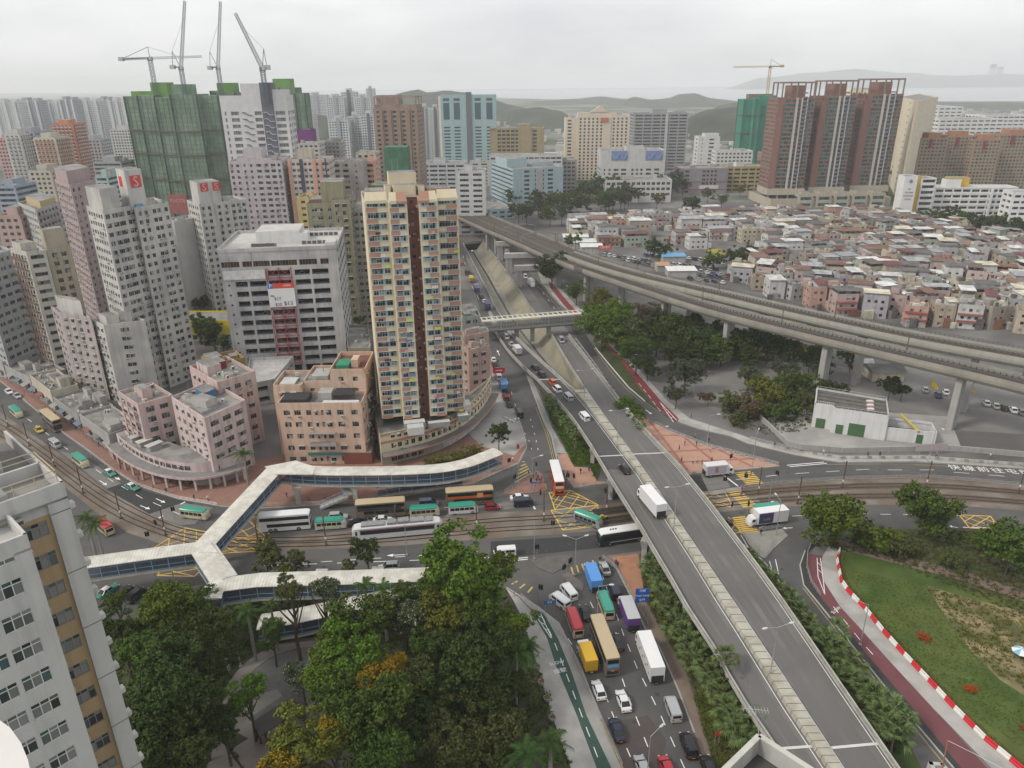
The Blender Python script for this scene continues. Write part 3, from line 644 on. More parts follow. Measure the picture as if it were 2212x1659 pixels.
 # ================================================================== RAILWAY VIADUCT
A_=[(850,398),(930,438),(994,469),(1044,492),(1093,512),(1167,546),(1225,569),(1274,586),(1358,614),(1516,665),(1673,704),(1831,742),(1988,778),(2145,814),(2290,850),(2480,896)]
D_=[(890,398),(970,434),(1035,461),(1096,485),(1159,510),(1208,530),(1274,556),(1358,582),(1516,622),(1642,648),(1843,692),(2019,724),(2212,757),(2290,770),(2480,803)]
C_=[(1208,545),(1274,569),(1358,594),(1516,630),(1673,667),(1831,702),(1988,735),(2212,774),(2290,788),(2480,822)]
ZA=[(850,13.5),(990,14.0),(1100,14.6),(1360,17.5),(1570,19.6),(2290,19.8),(2600,19.8)]
def vline(T,dz=0,n=3):
 pts=[P3(u,v,tab1(ZA,u)+dz) for u,v in T];return resample(smooth(pts,n),3.0)
lnA=vline(A_)
via_m=M('viaduct_concrete',(.285,.265,.23),.88,.08,.25,streak=.14,alt=(.245,.23,.20),altscale=.1)
via_far=M('viaduct_wall',(.33,.315,.275),.88,.08,.3,streak=.16)
tbed=M('rail_trackbed',(.105,.085,.07),.95,.18,.5,fine=.25)
vrail=M('viaduct_rail',(.07,.06,.055),.5,.1,1,metal=.4)
trough_m=M('cable_trough',(.19,.185,.17),.9,.15,2.0,fine=.2)
via=thing('railway_viaduct','long curved concrete railway viaduct sweeping over the square on twin columns','viaduct',(100,230,0));vo=Vector((100,230,0))
trk_d=M('trackside_dark',(.095,.085,.075),.95,.2,.4,fine=.2)
def girder(line,width,parent,mat_out,tracks,seg=10,nm='girder'):
 """box girder with rounded outer face; line = near parapet top, deck to its left (travel is left->right in view, so far side = left)"""
 W=width
 prof=[(0,0),(.18,0),(.18,-1.25),(W-.18,-1.25),(W-.18,0),(W,0),(W,-1.6),(W-.5,-2.5),(W-2.2,-3.6),(2.2,-3.6),(.55,-2.9),(.0,-2.1),(-.12,-1.2)]
 for i in range(0,len(line)-1,seg):
  p=[q-vo for q in line[i:i+seg+1]]
  if len(p)<2:continue
  mb=MB();mb.sweep(p,prof,lambda i,j:1 if j==2 else 0);o=mb.build(nm,[mat_out,trk_d],parent)
 for c in tracks:
  mb=MB();p=[q-vo for q in offset(line,c)]
  mb.sweep([q+Vector((0,0,-1.24)) for q in p],[(-1.6,0),(1.6,0),(1.4,.22),(-1.4,.22)]);o=mb.build('track_slab',tbed,parent)
  for s in(-.72,.72):
   MB().sweep([q+Vector((0,0,-1.02)) for q in offset(p,s)],[(-.08,0),(.08,0),(.08,.16),(-.08,.16)]).build('rail',vrail,parent)
lnD=vline(D_);
# near girder: wide four-track deck on the left, narrowing to one girder
iL=next(i for i,q in enumerate(lnA) if q.x>P3(1240,574,16).x)
girder(lnA[iL-1:],8.6,via,via_m,(4.0,))
wide=lnA[:iL+3]
girder(wide,22.0,via,via_m,(3.2,7.4,13.5,18.0),seg=8)
lnC=vline(C_,1.2)
girder(lnC,8.6,via,via_far,(4.2,),nm='girder')
def side_rail(line,off,z0,z1,nm,mat,step=1.3):
 p=[q-vo for q in offset(line,off)];mb=MB()
 mb.sweep([q+Vector((0,0,z1)) for q in p],[(-.05,0),(.05,0),(.05,.08),(-.05,.08)]);mb.sweep([q+Vector((0,0,(z0+z1)/2)) for q in p],[(-.04,0),(.04,0),(.04,.06),(-.04,.06)])
 for q,h in along(p,step):mb.beam(q+Vector((0,0,z0)),q+Vector((0,0,z1)),.06,.06)
 return mb.build(nm,mat,via)
dkm=M('dark_metal',(.06,.06,.06),.6,.1,1,metal=.3)
side_rail(lnC,8.5,0,.9,'handrail',dkm);
for ln,off in((lnA[iL:],7.3),(lnC,1.0),(lnC,7.4)):
 p=[q-vo for q in offset(ln,off)]
 mb=MB()
 for q,h in along(p,1.5):
  d=Vector((math.cos(h),math.sin(h),0));mb.beam(q+Vector((0,0,-.75)),q+d*1.15+Vector((0,0,-.75)),.5,.75)
 mb.build('cable_trough',trough_m,via)
side_rail(lnA,.1,0,.55,'handrail',dkm,3.0)
def near_u(line,u):
 return min(line,key=lambda q:abs(PR(q.x,q.y,q.z)[0]-u))
def col_twin(q,h,W,zt):
 n=Vector((-math.sin(h),math.cos(h),0));d=Vector((math.cos(h),math.sin(h),0))
 for s in(-1.15,1.15):
  c=q+n*(W/2+s);mb=MB()
  pr=[(-.75,-.95),(.75,-.95),(.95,-.75),(.95,.75),(.75,.95),(-.75,.95),(-.95,.75),(-.95,-.75)]
  mb.prism(pr,0,zt);mb.build('column',pier_m,via,(c.x-vo.x,c.y-vo.y,0),h)
def head(line,q):
 i=line.index(q);a,b=line[max(0,i-1)],line[min(len(line)-1,i+1)];return math.atan2(b.y-a.y,b.x-a.x)
for u in(1418,1569,1785,2075):q=near_u(lnA,u);col_twin(q,head(lnA,q),8.6,q.z-3.5)
for u in(1330,1480,1640,1850,2110):q=near_u(lnC,u);col_twin(q,head(lnC,q),8.6,q.z-3.5)
for u in(1250,1060,1040):q=near_u(lnA,u);col_twin(q,head(lnA,q),10,q.z-3.5)
# portal frames straddling the road
for(u,v),L in(((1080,563),30),((1099,591),27),((1121,620),22)):
 b=P3(u,v,0);zt=8.6
 mb=MB();mb.box(-1.6,-1.0,0,-.1,1.0,zt);mb.box(.1,-1.0,0,1.6,1.0,zt);mb.build('column',pier_m,via,b-vo,R(4))
 mb=MB();mb.box(-2.2,-1.3,zt,L,1.3,zt+2.5);mb.build('portal_beam',M('portal_concrete',(.42,.41,.39),.9,.08,.3,streak=.2),via,b-vo,R(4))
 mb=MB();mb.box(L-3,-1.0,0,L-.5,1.0,zt);mb.build('column',pier_m,via,b-vo,R(4))
 # overhead-line masts
mast_m=M('mast_brown',(.16,.115,.085),.7,.1,1);
for ln,off,us in((lnA,8.3,(1262,1356,1480,1668,1930,2190)),(lnC,8.4,(1344,1520,1780)),(lnA,1.0,(1050,1066,1115)),(lnA,21,(1130,1150,1165))):
 for u in us:
  q=near_u(ln,u);h=head(ln,q);n=Vector((-math.sin(h),math.cos(h),0));c=q+n*off+Vector((0,0,-1.3));s=-1 if off>4 else 1
  mb=MB();mb.tube([c-vo,c-vo+Vector((0,0,6.2))],.17,6);t=c-vo+Vector((0,0,5.6));mb.beam(t,t+n*s*3.2+Vector((0,0,.5)),.09,.09);mb.beam(t+Vector((0,0,-.9)),t+n*s*3.0+Vector((0,0,.3)),.07,.07)
  mb.build('line_mast',mast_m,via)
for u in(1085,1122):
 q=near_u(lnA,u);h=head(lnA,q);n=Vector((-math.sin(h),math.cos(h),0));c=q-vo+Vector((0,0,-1.2));pts=[]
 for i in range(9):
  t=i/8;pts.append(c+n*(1+20*t)+Vector((0,0,5.2+1.6*math.sin(math.pi*t))))
 mb=MB();mb.tube(pts,.22,6)
 for e in(pts[0],pts[-1]):mb.tube([Vector((e.x,e.y,c.z)),e],.25,6)
 mb.build('gantry',M('gantry_grey',(.2,.2,.19),.7,.1,1),via)
 # ================================================================== FOOTBRIDGES
roof_w=M('bridge_roof',(.60,.585,.53),.6,.07,.3,alt=(.5,.48,.42),altscale=.5)
blue_f=M('blue_frame',(.22,.33,.45),.5,.08,1)
deck_c=M('bridge_concrete',(.42,.40,.345),.9,.1,.4,streak=.2)
floor_d=M('bridge_floor',(.085,.095,.11),.9,.1,.5)
def Malpha(name,rgb,alpha,rough=.15):
 if name in MATS:return MATS[name]
 m=bpy.data.materials.new(name);m.use_nodes=True;b=m.node_tree.nodes['Principled BSDF'];b.inputs['Base Color'].default_value=(*rgb,1);b.inputs['Alpha'].default_value=alpha;b.inputs['Roughness'].default_value=rough;MATS[name]=m;return m
bridge_gl=Malpha('bridge_glass',(.10,.13,.17),.45)
def covered(parent,org,line,W=3.6,zroof=3.0,bay=3.1,roofw=None,glass=True,frame=blue_f,roof_mat=roof_w,ribs=True,caps=(0,0)):
 """covered walkway along a 3-D deck line"""
 line=[Vector(p) for p in line];L=[p-org for p in line];rw=roofw or W+.7
 MB().sweep(L,[(-W/2,0),(W/2,0),(W/2,-.55),(W/2-.5,-.9),(-W/2+.5,-.9),(-W/2,-.55)],lambda i,j:1 if j==0 else 0).build('deck',[deck_c,floor_d],parent)
 R_=[p+Vector((0,0,zroof)) for p in L]
 MB().sweep(R_,[(-rw/2,0),(-rw/4,.22),(0,.3),(rw/4,.22),(rw/2,0),(rw/2,-.14),(-rw/2,-.14)][::-1]).build('roof',roof_mat,parent)
 if ribs:
  mb=MB()
  for q,h in along(R_,.62,.2):
   n=Vector((-math.sin(h),math.cos(h),0));pr=[q+n*(rw/2*t)+Vector((0,0,.02+.3*(1-t*t))) for t in(-1,-.5,0,.5,1)]
   for a,b in zip(pr,pr[1:]):mb.beam(a,b,.12,.05)
  mb.build('roof_ribs',roof_mat,parent,kind='stuff')
 for s in(-1,1):
  side=offset(L,s*(W/2-.06))
  for q,h in along(side,bay,.15):
   MB().beam(Vector((0,0,0)),Vector((0,0,zroof)),.14,.14).build('post',frame,parent,q)
  for z in(.12,1.05,zroof-.25):
   MB().sweep([q+Vector((0,0,z)) for q in side],[(-.05,0),(.05,0),(.05,.1),(-.05,.1)]).build('rail',frame,parent)
  if glass:
   mb=MB();mb.strip([q+Vector((0,0,.2)) for q in side],[q+Vector((0,0,zroof-.3)) for q in side]);mb.build('glazing',bridge_gl,parent)
fb=thing('footbridge','branching covered footbridge with white ribbed roof and light blue glazed sides','footbridge',(-60,140,0));fbo=Vector((-60,140,0))
ZD,ZR=5.7,8.7
def rp(u,v,zr=ZR):q=P3(u,v,zr);q.z=zr-3.0;return q
eA=rp(604,1012)
armN=[rp(608,1009),rp(680,1017),rp(820,1017),rp(900,1014.5),rp(957,1011),rp(1010,1000),rp(1050,984),rp(1076,974)]
covered(fb,fbo,resample(smooth(armN,2),2.5))
yj=rp(437,1181)
covered(fb,fbo,resample([rp(592,1014),yj],3))
covered(fb,fbo,resample([yj,rp(300,1199),rp(170,1217)],3),W=3.4)
covered(fb,fbo,resample([yj,rp(485,1252)],3),W=4.2)
covered(fb,fbo,resample([rp(480,1262),rp(560,1252),rp(740,1247),rp(930,1240)],3))
spir=[rp(484,1256),rp(468,1266),rp(455,1280),rp(452,1296)]
covered(fb,fbo,resample(smooth(spir,1),1.5),bay=2.4)
rampB=[rp(905,1272,7.4),rp(850,1286,7.0),rp(724,1312,5.9),rp(640,1330,5.0),rp(560,1343,4.2)]
covered(fb,fbo,resample(rampB,3))
# flat landing roof where the arms meet in front of the peach block, Y-joint plate
for pts in([(572,1008),(639,995),(682,1009),(676,1025),(592,1024)],[(424,1171),(455,1172),(462,1182),(470,1193),(428,1194)]):
 MB().prism(ccw([(p[0]-fbo.x,p[1]-fbo.y) for p in PL(pts,ZR+.3)]),ZR+.12,ZR+.36).build('roof',roof_w,fb)
for u,v in((646,1088),(770,1088),(875,1060),(970,1048),(1055,1020),(540,1115),(470,1215),(300,1238),(480,1290),(700,1275),(820,1270)):
 q=P3(u,v,0);mb=MB();mb.loft([[(-.55,-.55,0),(.55,-.55,0),(.55,.55,0),(-.55,.55,0)],[(-.55,-.55,3.8),(.55,-.55,3.8),(.55,.55,3.8),(-.55,.55,3.8)],[(-1.2,-.6,4.85),(1.2,-.6,4.85),(1.2,.6,4.85),(-1.2,.6,4.85)]]);mb.build('pier',deck_c,fb,q-fbo)
 # stair down to the pavement: flight, landing, balustrades
def flight(parent,org,a,b,w=2.2,mat=deck_c):
 a,b=Vector(a)-org,Vector(b)-org;n=max(3,int(abs(b.z-a.z)/.17));d=(b-a);hd=Vector((d.x,d.y,0)).normalized();mb=MB()
 for i in range(n):
  p=a.lerp(b,i/n);q=a.lerp(b,(i+1)/n);mb.beam(Vector((p.x,p.y,p.z-.15)),Vector((q.x,q.y,p.z-.15)),w,.3)
 mb.build('stair',mat,parent);nrm=Vector((-hd.y,hd.x,0))
 for s in(-1,1):
  mb=MB();o_=nrm*s*w/2
  for z in(.3,1.05):mb.beam(a+o_+Vector((0,0,z)),b+o_+Vector((0,0,z)),.08,.1)
  for i in range(7):p=a.lerp(b,i/6)+o_;mb.beam(p,p+Vector((0,0,1.05)),.08,.08)
  mb.build('balustrade',blue_f,parent)
sa=P3(745,1030,5.6);sm=P3(752,1070,2.9);sb=P3(692,1096,.2)
flight(fb,fbo,sa,sm);flight(fb,fbo,sm,sb)
covered(fb,fbo,resample([P3(1000,1040,3.6),P3(880,1056,2.2),P3(815,1066,1.2)],3),glass=False,W=2.6,zroof=2.6,ribs=False,roof_mat=floor_d)
# mid-distance covered footbridge over the channel
mf=thing('footbridge','grey covered footbridge with open grid roof crossing the storm channel','footbridge',(20,300,0));mfo=Vector((20,300,0))
grey_f=M('grey_frame',(.33,.33,.31),.6,.08,1)
q0,q1=P3(1040,709,5.6),P3(1262,691,5.6)
line=resample([q0,q1],3);Lm=[p-mfo for p in line]
MB().sweep(Lm,[(-2.4,0),(2.4,0),(2.4,-.6),(1.6,-1.4),(-1.6,-1.4),(-2.4,-.6)],lambda i,j:1 if j==0 else 0).build('deck',[girder_m,floor_d],mf)
for s in(-1,1):
 side=offset(Lm,s*2.3)
 for z in(.1,1.2):MB().sweep([q+Vector((0,0,z)) for q in side],[(-.05,0),(.05,0),(.05,.12),(-.05,.12)]).build('rail',grey_f,mf)
 mb=MB()
 for q,h in along(side,1.2):mb.beam(q,q+Vector((0,0,1.2)),.08,.08)
 mb.build('balustrade',grey_f,mf)
 MB().strip([q+Vector((0,0,.2)) for q in side],[q+Vector((0,0,1.1)) for q in side]).build('glazing',Malpha('grey_infill',(.2,.21,.21),.6,.5),mf)
 for q,h in along(side,6.5,1):MB().beam(Vector((0,0,0)),Vector((0,0,3.3)),.22,.22).build('post',grey_f,mf,q)
 MB().sweep([q+Vector((0,0,3.3)) for q in offset(Lm,s*2.6)],[(-.2,0),(.2,0),(.2,.35),(-.2,.35)]).build('roof_beam',M('cream_paint',(.62,.60,.50),.7,.08,.5),mf)
for q,h in along(Lm,2.1,.3):
 n=Vector((-math.sin(h),math.cos(h),0));MB().beam(n*-2.6+Vector((0,0,3.45)),n*2.6+Vector((0,0,3.45)),.3,.28).build('roof_beam',M('cream_paint',()),mf,q)
MB().sweep([p+Vector((0,0,3.2)) for p in Lm],[(-1.7,0),(.4,0),(.4,.08),(-1.7,.08)]).build('roof',M('roof_translucent',(.45,.45,.38),.5,.1,.5),mf)
for u,v in((1116,727),(1185,724),(1150,722)):
 q=P3(u,v,0);MB().prism([(-.9,-.6),(.9,-.6),(.9,.6),(-.9,.6)],-3.0 if u==1150 else 0,4.3).build('pier',pier_m,mf,q-mfo)
 # ================================================================== BUILDING KIT
fr_w=M('frame_white',(.55,.55,.53),.6,.05,1);fr_g=M('frame_grey',(.22,.22,.21),.6,.05,1);fr_d=M('frame_dark',(.06,.06,.06),.6,.05,1)
roof_m=M('roof_screed',(.26,.25,.235),.92,.18,.25,fine=.12,alt=(.17,.165,.16),altscale=.18)
roof_l=M('roof_pale',(.45,.44,.42),.92,.14,.25,fine=.1)
ac_m=M('ac_casing',(.46,.45,.42),.7,.1,2,tint=.15);ac_d=M('ac_grille',(.10,.10,.10),.7,.1,2)
tank_m=M('water_tank',(.40,.39,.36),.9,.12,.5,streak=.2)
WINC={}
def window_mesh(w,h,kind,fm,gm):
 """window in local coords: x along wall, y outwards, z up, origin at sill centre; frame and panes"""
 k=(round(w,2),round(h,2),kind,fm.name,gm.name)
 if k in WINC:return WINC[k]
 mb=MB();f=.07 if w>.9 else .05
 mb.quad((-w/2,.0,0),(w/2,.0,0),(w/2,.0,h),(-w/2,.0,h),1) if kind=='plain' else None
 if kind!='plain':
  n=1 if w<.8 else(2 if w<1.5 else(3 if w<2.6 else int(w/.9)))
  xs=[-w/2+w*i/n for i in range(n+1)];tz=h*.68 if kind=='trans' else None
  for i in range(n):
   if tz:mb.quad((xs[i],0,0),(xs[i+1],0,0),(xs[i+1],0,tz),(xs[i],0,tz),1);mb.quad((xs[i],0,tz),(xs[i+1],0,tz),(xs[i+1],0,h),(xs[i],0,h),1)
   else:mb.quad((xs[i],0,0),(xs[i+1],0,0),(xs[i+1],0,h),(xs[i],0,h),1)
  for x in xs:mb.box(x-f/2,0.0,0,x+f/2,.06,h,0,nobot=True)
  for z in[0,h-f]+([tz] if tz else[]):mb.box(-w/2,0.0,z,w/2,.055,z+f,0)
 WINC[k]=mb.mesh('window',[fm,gm]);return WINC[k]
_ACM={}
def ac_mesh(big=False):
 if big not in _ACM:
  mb=MB()
  if big:mb.box(-.5,0,0,.5,.42,.9);mb.box(-.38,.421,.12,.38,.43,.78,1)
  else:mb.box(-.33,0,0,.33,.48,.42);mb.box(-.27,.481,.06,.27,.49,.36,1);mb.beam((-.3,0,-.12),(-.3,.45,0),.04,.04);mb.beam((.3,0,-.12),(.3,.45,0),.04,.04)
  _ACM[big]=mb.mesh('air_conditioner',[ac_m,ac_d])
 return _ACM[big]
def hoodmesh(w):
 k=('hood',round(w,1))
 if k not in WINC:WINC[k]=MB().add([(-w/2-.1,0,.1),(w/2+.1,0,.1),(w/2+.1,.45,0),(-w/2-.1,.45,0),(-w/2-.1,0,.02),(w/2+.1,0,.02),(w/2+.1,.45,-.06),(-w/2-.1,.45,-.06)],[(0,3,2,1),(4,5,6,7),(3,7,6,2),(0,4,7,3),(1,2,6,5)]).mesh('canopy',M('hood_grey',(.34,.34,.33),.7,.1,1,tint=.1))
 return WINC[k]
def S(bay=3.2,w=1.6,h=1.4,sill=.95,kind='pane',margin=.9,frame=None,glass=None,ac=.25,hood=0.,depth=.16,cols=None,f0=0,f1=None,skip=0.,band=None,ledge=0.,balc=None,strip=False):
 return dict(bay=bay,w=w,h=h,sill=sill,kind=kind,margin=margin,frame=frame or fr_g,glass=glass or GL,ac=ac,hood=hood,depth=depth,cols=cols,f0=f0,f1=f1,skip=skip,band=band,ledge=ledge,balc=balc,strip=strip)
class Bld:
 def __init__(s,name,label,cat,org,group=None):
  s.o=Vector((org[0],org[1],0));s.t=thing(name,label,cat,(org[0],org[1],0),0,group);s.wins=[];s.acs=[];s.hoods=[];s.rn=random.Random(label);s.near=s.o.length<430
 def loc(s,p):return(p[0]-s.o.x,p[1]-s.o.y)
 def facade(s,mb,A,B,z0,z1,fh,sp,mi=0,mr=None):
  """one wall with recessed openings; A,B plan points with the outside on the right-hand side"""
  A=Vector(A);B=Vector(B);d=B-A;L=d.length
  if L<.3:return
  d/=L;n=Vector((d.y,-d.x));mr=mi if mr is None else mr
  def pt(x,z,off=0):return(A.x+d.x*x+n.x*off,A.y+d.y*x+n.y*off,z)
  nf=max(1,int(round((z1-z0)/fh))) if sp else 0
  if not sp or L<1.6:mb.quad(pt(0,z0),pt(L,z0),pt(L,z1),pt(0,z1),mi);return
  fh=(z1-z0)/nf
  if sp['cols']:cols=[(c[0]*L if c[0]<=1 else c[0],c[1]) for c in sp['cols']]
  elif sp['strip']:cols=[(L/2,L-2*sp['margin'])]
  else:
   k=max(1,int((L-2*sp['margin']+(sp['bay']-sp['w']))/sp['bay']));b=(L-2*sp['margin'])/k
   cols=[(sp['margin']+b*(i+.5),min(sp['w'],b*.86)) for i in range(k)]
  cols.sort();f1=nf if sp['f1'] is None else min(nf,sp['f1']);rows=[(z0+f*fh+sp['sill'],z0+f*fh+sp['sill']+min(sp['h'],fh-sp['sill']-.15)) for f in range(sp['f0'],f1)]
  x=0;dep=sp['depth'];rz=math.atan2(n.y,n.x)-math.pi/2
  for(c,wd) in cols:
   a,b=max(.05,c-wd/2),min(L-.05,c+wd/2)
   mb.quad(pt(x,z0),pt(a,z0),pt(a,z1),pt(x,z1),mi);z=z0
   for r,(za,zb) in enumerate(rows):
    bm=mi if not sp['band'] else sp['band'](r)
    if sp['skip'] and s.rn.random()<sp['skip']:continue
    mb.quad(pt(a,z),pt(b,z),pt(b,za),pt(a,za),bm);z=zb
    mb.quad(pt(a,za),pt(b,za),pt(b,za,-dep),pt(a,za,-dep),mr);mb.quad(pt(a,zb,-dep),pt(b,zb,-dep),pt(b,zb),pt(a,zb),mr)
    mb.quad(pt(a,za,-dep),pt(a,zb,-dep),pt(a,zb),pt(a,za),mr);mb.quad(pt(b,za),pt(b,zb),pt(b,zb,-dep),pt(b,za,-dep),mr)
    s.wins.append((pt((a+b)/2,za,-dep+.005),rz,b-a,zb-za,sp))
    if s.near and s.rn.random()<sp['ac']:s.acs.append((pt((a+b)/2+s.rn.choice((-.28,.28))*(b-a),za+(s.rn.choice((-.5,(zb-za)*.55))),.005),rz))
    if s.near and s.rn.random()<sp['hood']:s.hoods.append((pt((a+b)/2,zb+.03,.0),rz,b-a))
   mb.quad(pt(a,z),pt(b,z),pt(b,z1),pt(a,z1),mi);x=b
  mb.quad(pt(x,z0),pt(L,z0),pt(L,z1),pt(x,z1),mi)
  if sp['ledge']:
   for f in range(nf+1):
    z=z0+f*fh;a,b=pt(0,z),pt(L,z);mb.beam((a[0]+n.x*.06,a[1]+n.y*.06,z),(b[0]+n.x*.06,b[1]+n.y*.06,z),.12+sp['ledge'],.16,mr)
  if sp['balc']:
   bm=MB()
   for(c,wd) in cols:
    for(za,zb) in rows:
     q=Vector(pt(c,za-.35,.5));e=Vector((d.x,d.y,0))*(wd/2+.2);u=Vector((n.x*.45,n.y*.45,.5));m_=bm if not s.near else MB()
     m_.beam(q-e,q+e,1.0,.14);m_.beam(q-e+u,q+e+u,.1,1.0)
     if s.near:m_.build('balcony',sp['balc'],s.t)
   if bm.v:bm.build('balcony',sp['balc'],s.t,kind='stuff')
 def volume(s,pts,z0,z1,fh,mats,spec=None,edges={},parapet=1.0,roof=None,nm='wall',pw=.22,floor=False,roofz=None):
  """prism with facades towards the street; pts are world plan points"""
  p=[s.loc(q) for q in ccw(pts)];mb=MB();n=len(p)
  for i in range(n):
   a,b=p[i],p[(i+1)%n];d=(b[0]-a[0],b[1]-a[1]);nx,ny=d[1],-d[0];mx_,my_=(a[0]+b[0])/2+s.o.x,(a[1]+b[1])/2+s.o.y
   vis=nx*-mx_+ny*-my_>-abs(nx+ny)*2
   sp=edges[i] if i in edges else(spec if vis else None)
   s.facade(mb,a,b,z0,z1,fh,sp)
  W=mb.build(nm,mats,s.t);zr=z1-.05 if roofz is None else roofz
  mb=MB();mb.add([(q[0],q[1],zr) for q in p],[tuple(range(n))]);s.roof=mb.build('roof',roof or roof_m,s.t)
  if parapet:
   mb=MB()
   for i in range(n):
    a,b=Vector((*p[i],z1)),Vector((*p[(i+1)%n],z1));d=(b-a).normalized();inn=Vector((-d.y,d.x,0))*(pw/2)
    mb.beam(a+inn+Vector((0,0,parapet/2-.02)),b+inn+Vector((0,0,parapet/2-.02)),pw,parapet+.04)
   mb.build('parapet',mats[0],s.t)
  return W
 def box(s,pts,z0,z1,mat,nm='stair_house',top=None):
  MB().prism([s.loc(q) for q in ccw(pts)],z0,z1,0,1).build(nm,[mat,top or roof_m],s.roof if z0>5 and getattr(s,'roof',None) else s.t)
 def clutter(s,pts,z,n=4,mat=None,hmax=3.0,tank=True):
  """things on a flat roof: stair house, tanks, condensers, pipes"""
  c=v2((sum(q[0] for q in pts)/len(pts),sum(q[1] for q in pts)/len(pts)));rn=s.rn;a=v2(pts[0]);b=v2(pts[1]);d=(b-a).normalized();e=Vector((-d.y,d.x));w=(b-a).length;D=(v2(pts[-1])-a).length
  for i in range(n):
   x=rn.uniform(.12,.8)*w;y=rn.uniform(.15,.8)*D;sx,sy,h=rn.uniform(1.2,w*.28+1.3),rn.uniform(1.2,D*.25+1.2),rn.uniform(.8,hmax)
   q=[a+d*x+e*y,a+d*(x+sx)+e*y,a+d*(x+sx)+e*(y+sy),a+d*x+e*(y+sy)]
   if not all(inside(t,ccw(pts)) for t in q):continue
   s.box([tuple(t) for t in q],z-.1,z+h,mat if(mat and i%2==0) else tank_m,'stair_house' if h>2 else 'water_tank')
  if s.near:
   for i in range(n*2):
    x=rn.uniform(.08,.92)*w;y=rn.uniform(.08,.92)*D;q=a+d*x+e*y
    if inside(q,ccw(pts)):OB('air_conditioner',ac_mesh(True),s.roof,(q.x-s.o.x,q.y-s.o.y,z),rn.uniform(0,6))
   for i in range(n):
    x=rn.uniform(.1,.9)*w;y=rn.uniform(.1,.9)*D;q=a+d*x+e*y
    if inside(q,ccw(pts)):MB().tube([(q.x-s.o.x,q.y-s.o.y,z),(q.x-s.o.x,q.y-s.o.y,z+rn.uniform(2,4))],.05,4).build('aerial',fr_g,s.roof)
 def done(s):
  cam_p=Vector((0,0,CAM_H));W=s.wins
  if s.near:
   W.sort(key=lambda q:(Vector(q[0])+s.o-cam_p).length);objs,rest=W[:300],W[300:]
  else:objs,rest=[],W
  for q,rz,w,h,sp in objs:OB('window',window_mesh(w,h,sp['kind'],sp['frame'],sp['glass']),s.t,q,rz)
  if rest:
   by={}
   for r in rest:by.setdefault((r[4]['glass'].name,r[4]['frame'].name),[]).append(r)
   for k,R_ in by.items():
    mb=MB()
    for q,rz,w,h,sp in R_:
     c,s_=math.cos(rz),math.sin(rz)
     def T(x,y,z):return(q[0]+x*c-y*s_,q[1]+x*s_+y*c,q[2]+z)
     k_=1 if w<1.9 else int(w/1.1)
     for i in range(k_):
      x0,x1=-w/2+w*i/k_,-w/2+w*(i+1)/k_-(.08 if k_>1 else 0);mb.quad(T(x0,0,0),T(x1,0,0),T(x1,0,h),T(x0,0,h))
    mb.build('window_field',R_[0][4]['glass'],s.t,kind='stuff')
  for q,rz in s.acs[:200]:OB('air_conditioner',ac_mesh(),s.t,q,rz)
  for q,rz,w in s.hoods[:300]:OB('canopy',hoodmesh(w),s.t,q,rz)
  return s.t
def LFR(h,L,F,Rr):
 l,f,r=(v2(P(*q,h)) for q in(L,F,Rr));return[tuple(f),tuple(r),tuple(r+l-f),tuple(l)]
def front(u0,u1,v,Y,depth,yaw=0.,v1=None):
 """frontal block from its roof line on the plate at distance Y"""
 x0,x1=XAT(u0,v,Y),XAT(u1,v1 or v,Y);h=(ZAT(u0,v,Y)+ZAT(u1,v1 or v,Y))/2;a=Vector((x0,Y));w=x1-x0;c,s_=math.cos(R(yaw)),math.sin(R(yaw));d=Vector((c,s_))*(w/max(.3,c));e=Vector((-s_,c))*depth
 return[tuple(a),tuple(a+d),tuple(a+d+e),tuple(a+e)],h
def W_(name,rgb,**k):
 k.setdefault('streak',.22);k.setdefault('var',.08);k.setdefault('scale',.25);return M('wall_'+name,rgb,.9,**k)
def inset(pts,f0,f1,g0,g1):
 a,b,c,d=(v2(q) for q in pts);e=b-a;g=d-a
 return[tuple(a+e*f0+g*g0),tuple(a+e*f1+g*g0),tuple(a+e*f1+g*g1),tuple(a+e*f0+g*g1)]
def simple(name,label,cat,pts,h,fh,wall,spec,edges={},clut=3,pent=None,parapet=1.0,roof=None,group=None,trim=None,pmat=None):
 b=Bld(name,label,cat,(sum(q[0] for q in pts)/len(pts),sum(q[1] for q in pts)/len(pts)),group)
 b.volume(pts,0,h,fh,[wall,trim or wall,pmat or wall],spec,edges,parapet,roof)
 for q in(pent or[]):b.box(inset(pts,*q[:4]),h-.1,h+q[4],q[5] if len(q)>5 else wall)
 if clut:b.clutter(pts,h,clut,wall)
 b.done();return b
 # ================================================================== CENTRE TOWER (cream and pink with blue panels)
cream=W_('cream',(.62,.54,.385),streak=.10);pinkp=W_('pinkbrown',(.42,.235,.165),streak=.12);bluep=M('panel_blue',(.26,.40,.46),.8,.08,1,tint=.08);maroon=W_('maroon',(.24,.11,.085),streak=.15)
tA,tB=Vector((-35.4,180.6)),Vector((-13.1,185.8));td=(tB-tA).normalized();tn=Vector((td.y,-td.x));TW=(tB-tA).length
T0,FHT,NFL=11.2,2.77,21
def tp(s,o):q=tA+td*s+tn*o;return(q.x,q.y)
b=Bld('residential_tower','tall cream and pink tower with light blue window panels above a curved podium','tower',tp(TW/2,-8))
secs=[(0,TW*.247,0,0),(TW*.247,TW*.442,1.9,1),(TW*.442,TW*.563,-1.3,None),(TW*.563,TW*.765,1.9,2),(TW*.765,TW,0,3)]
outline=[]
for s0,s1,o_,k in secs:outline+=[tp(s0,o_),tp(s1,o_)]
outline+=[tp(TW,-17),tp(0,-17)]
ztop=T0+FHT*NFL
edge_spec={}
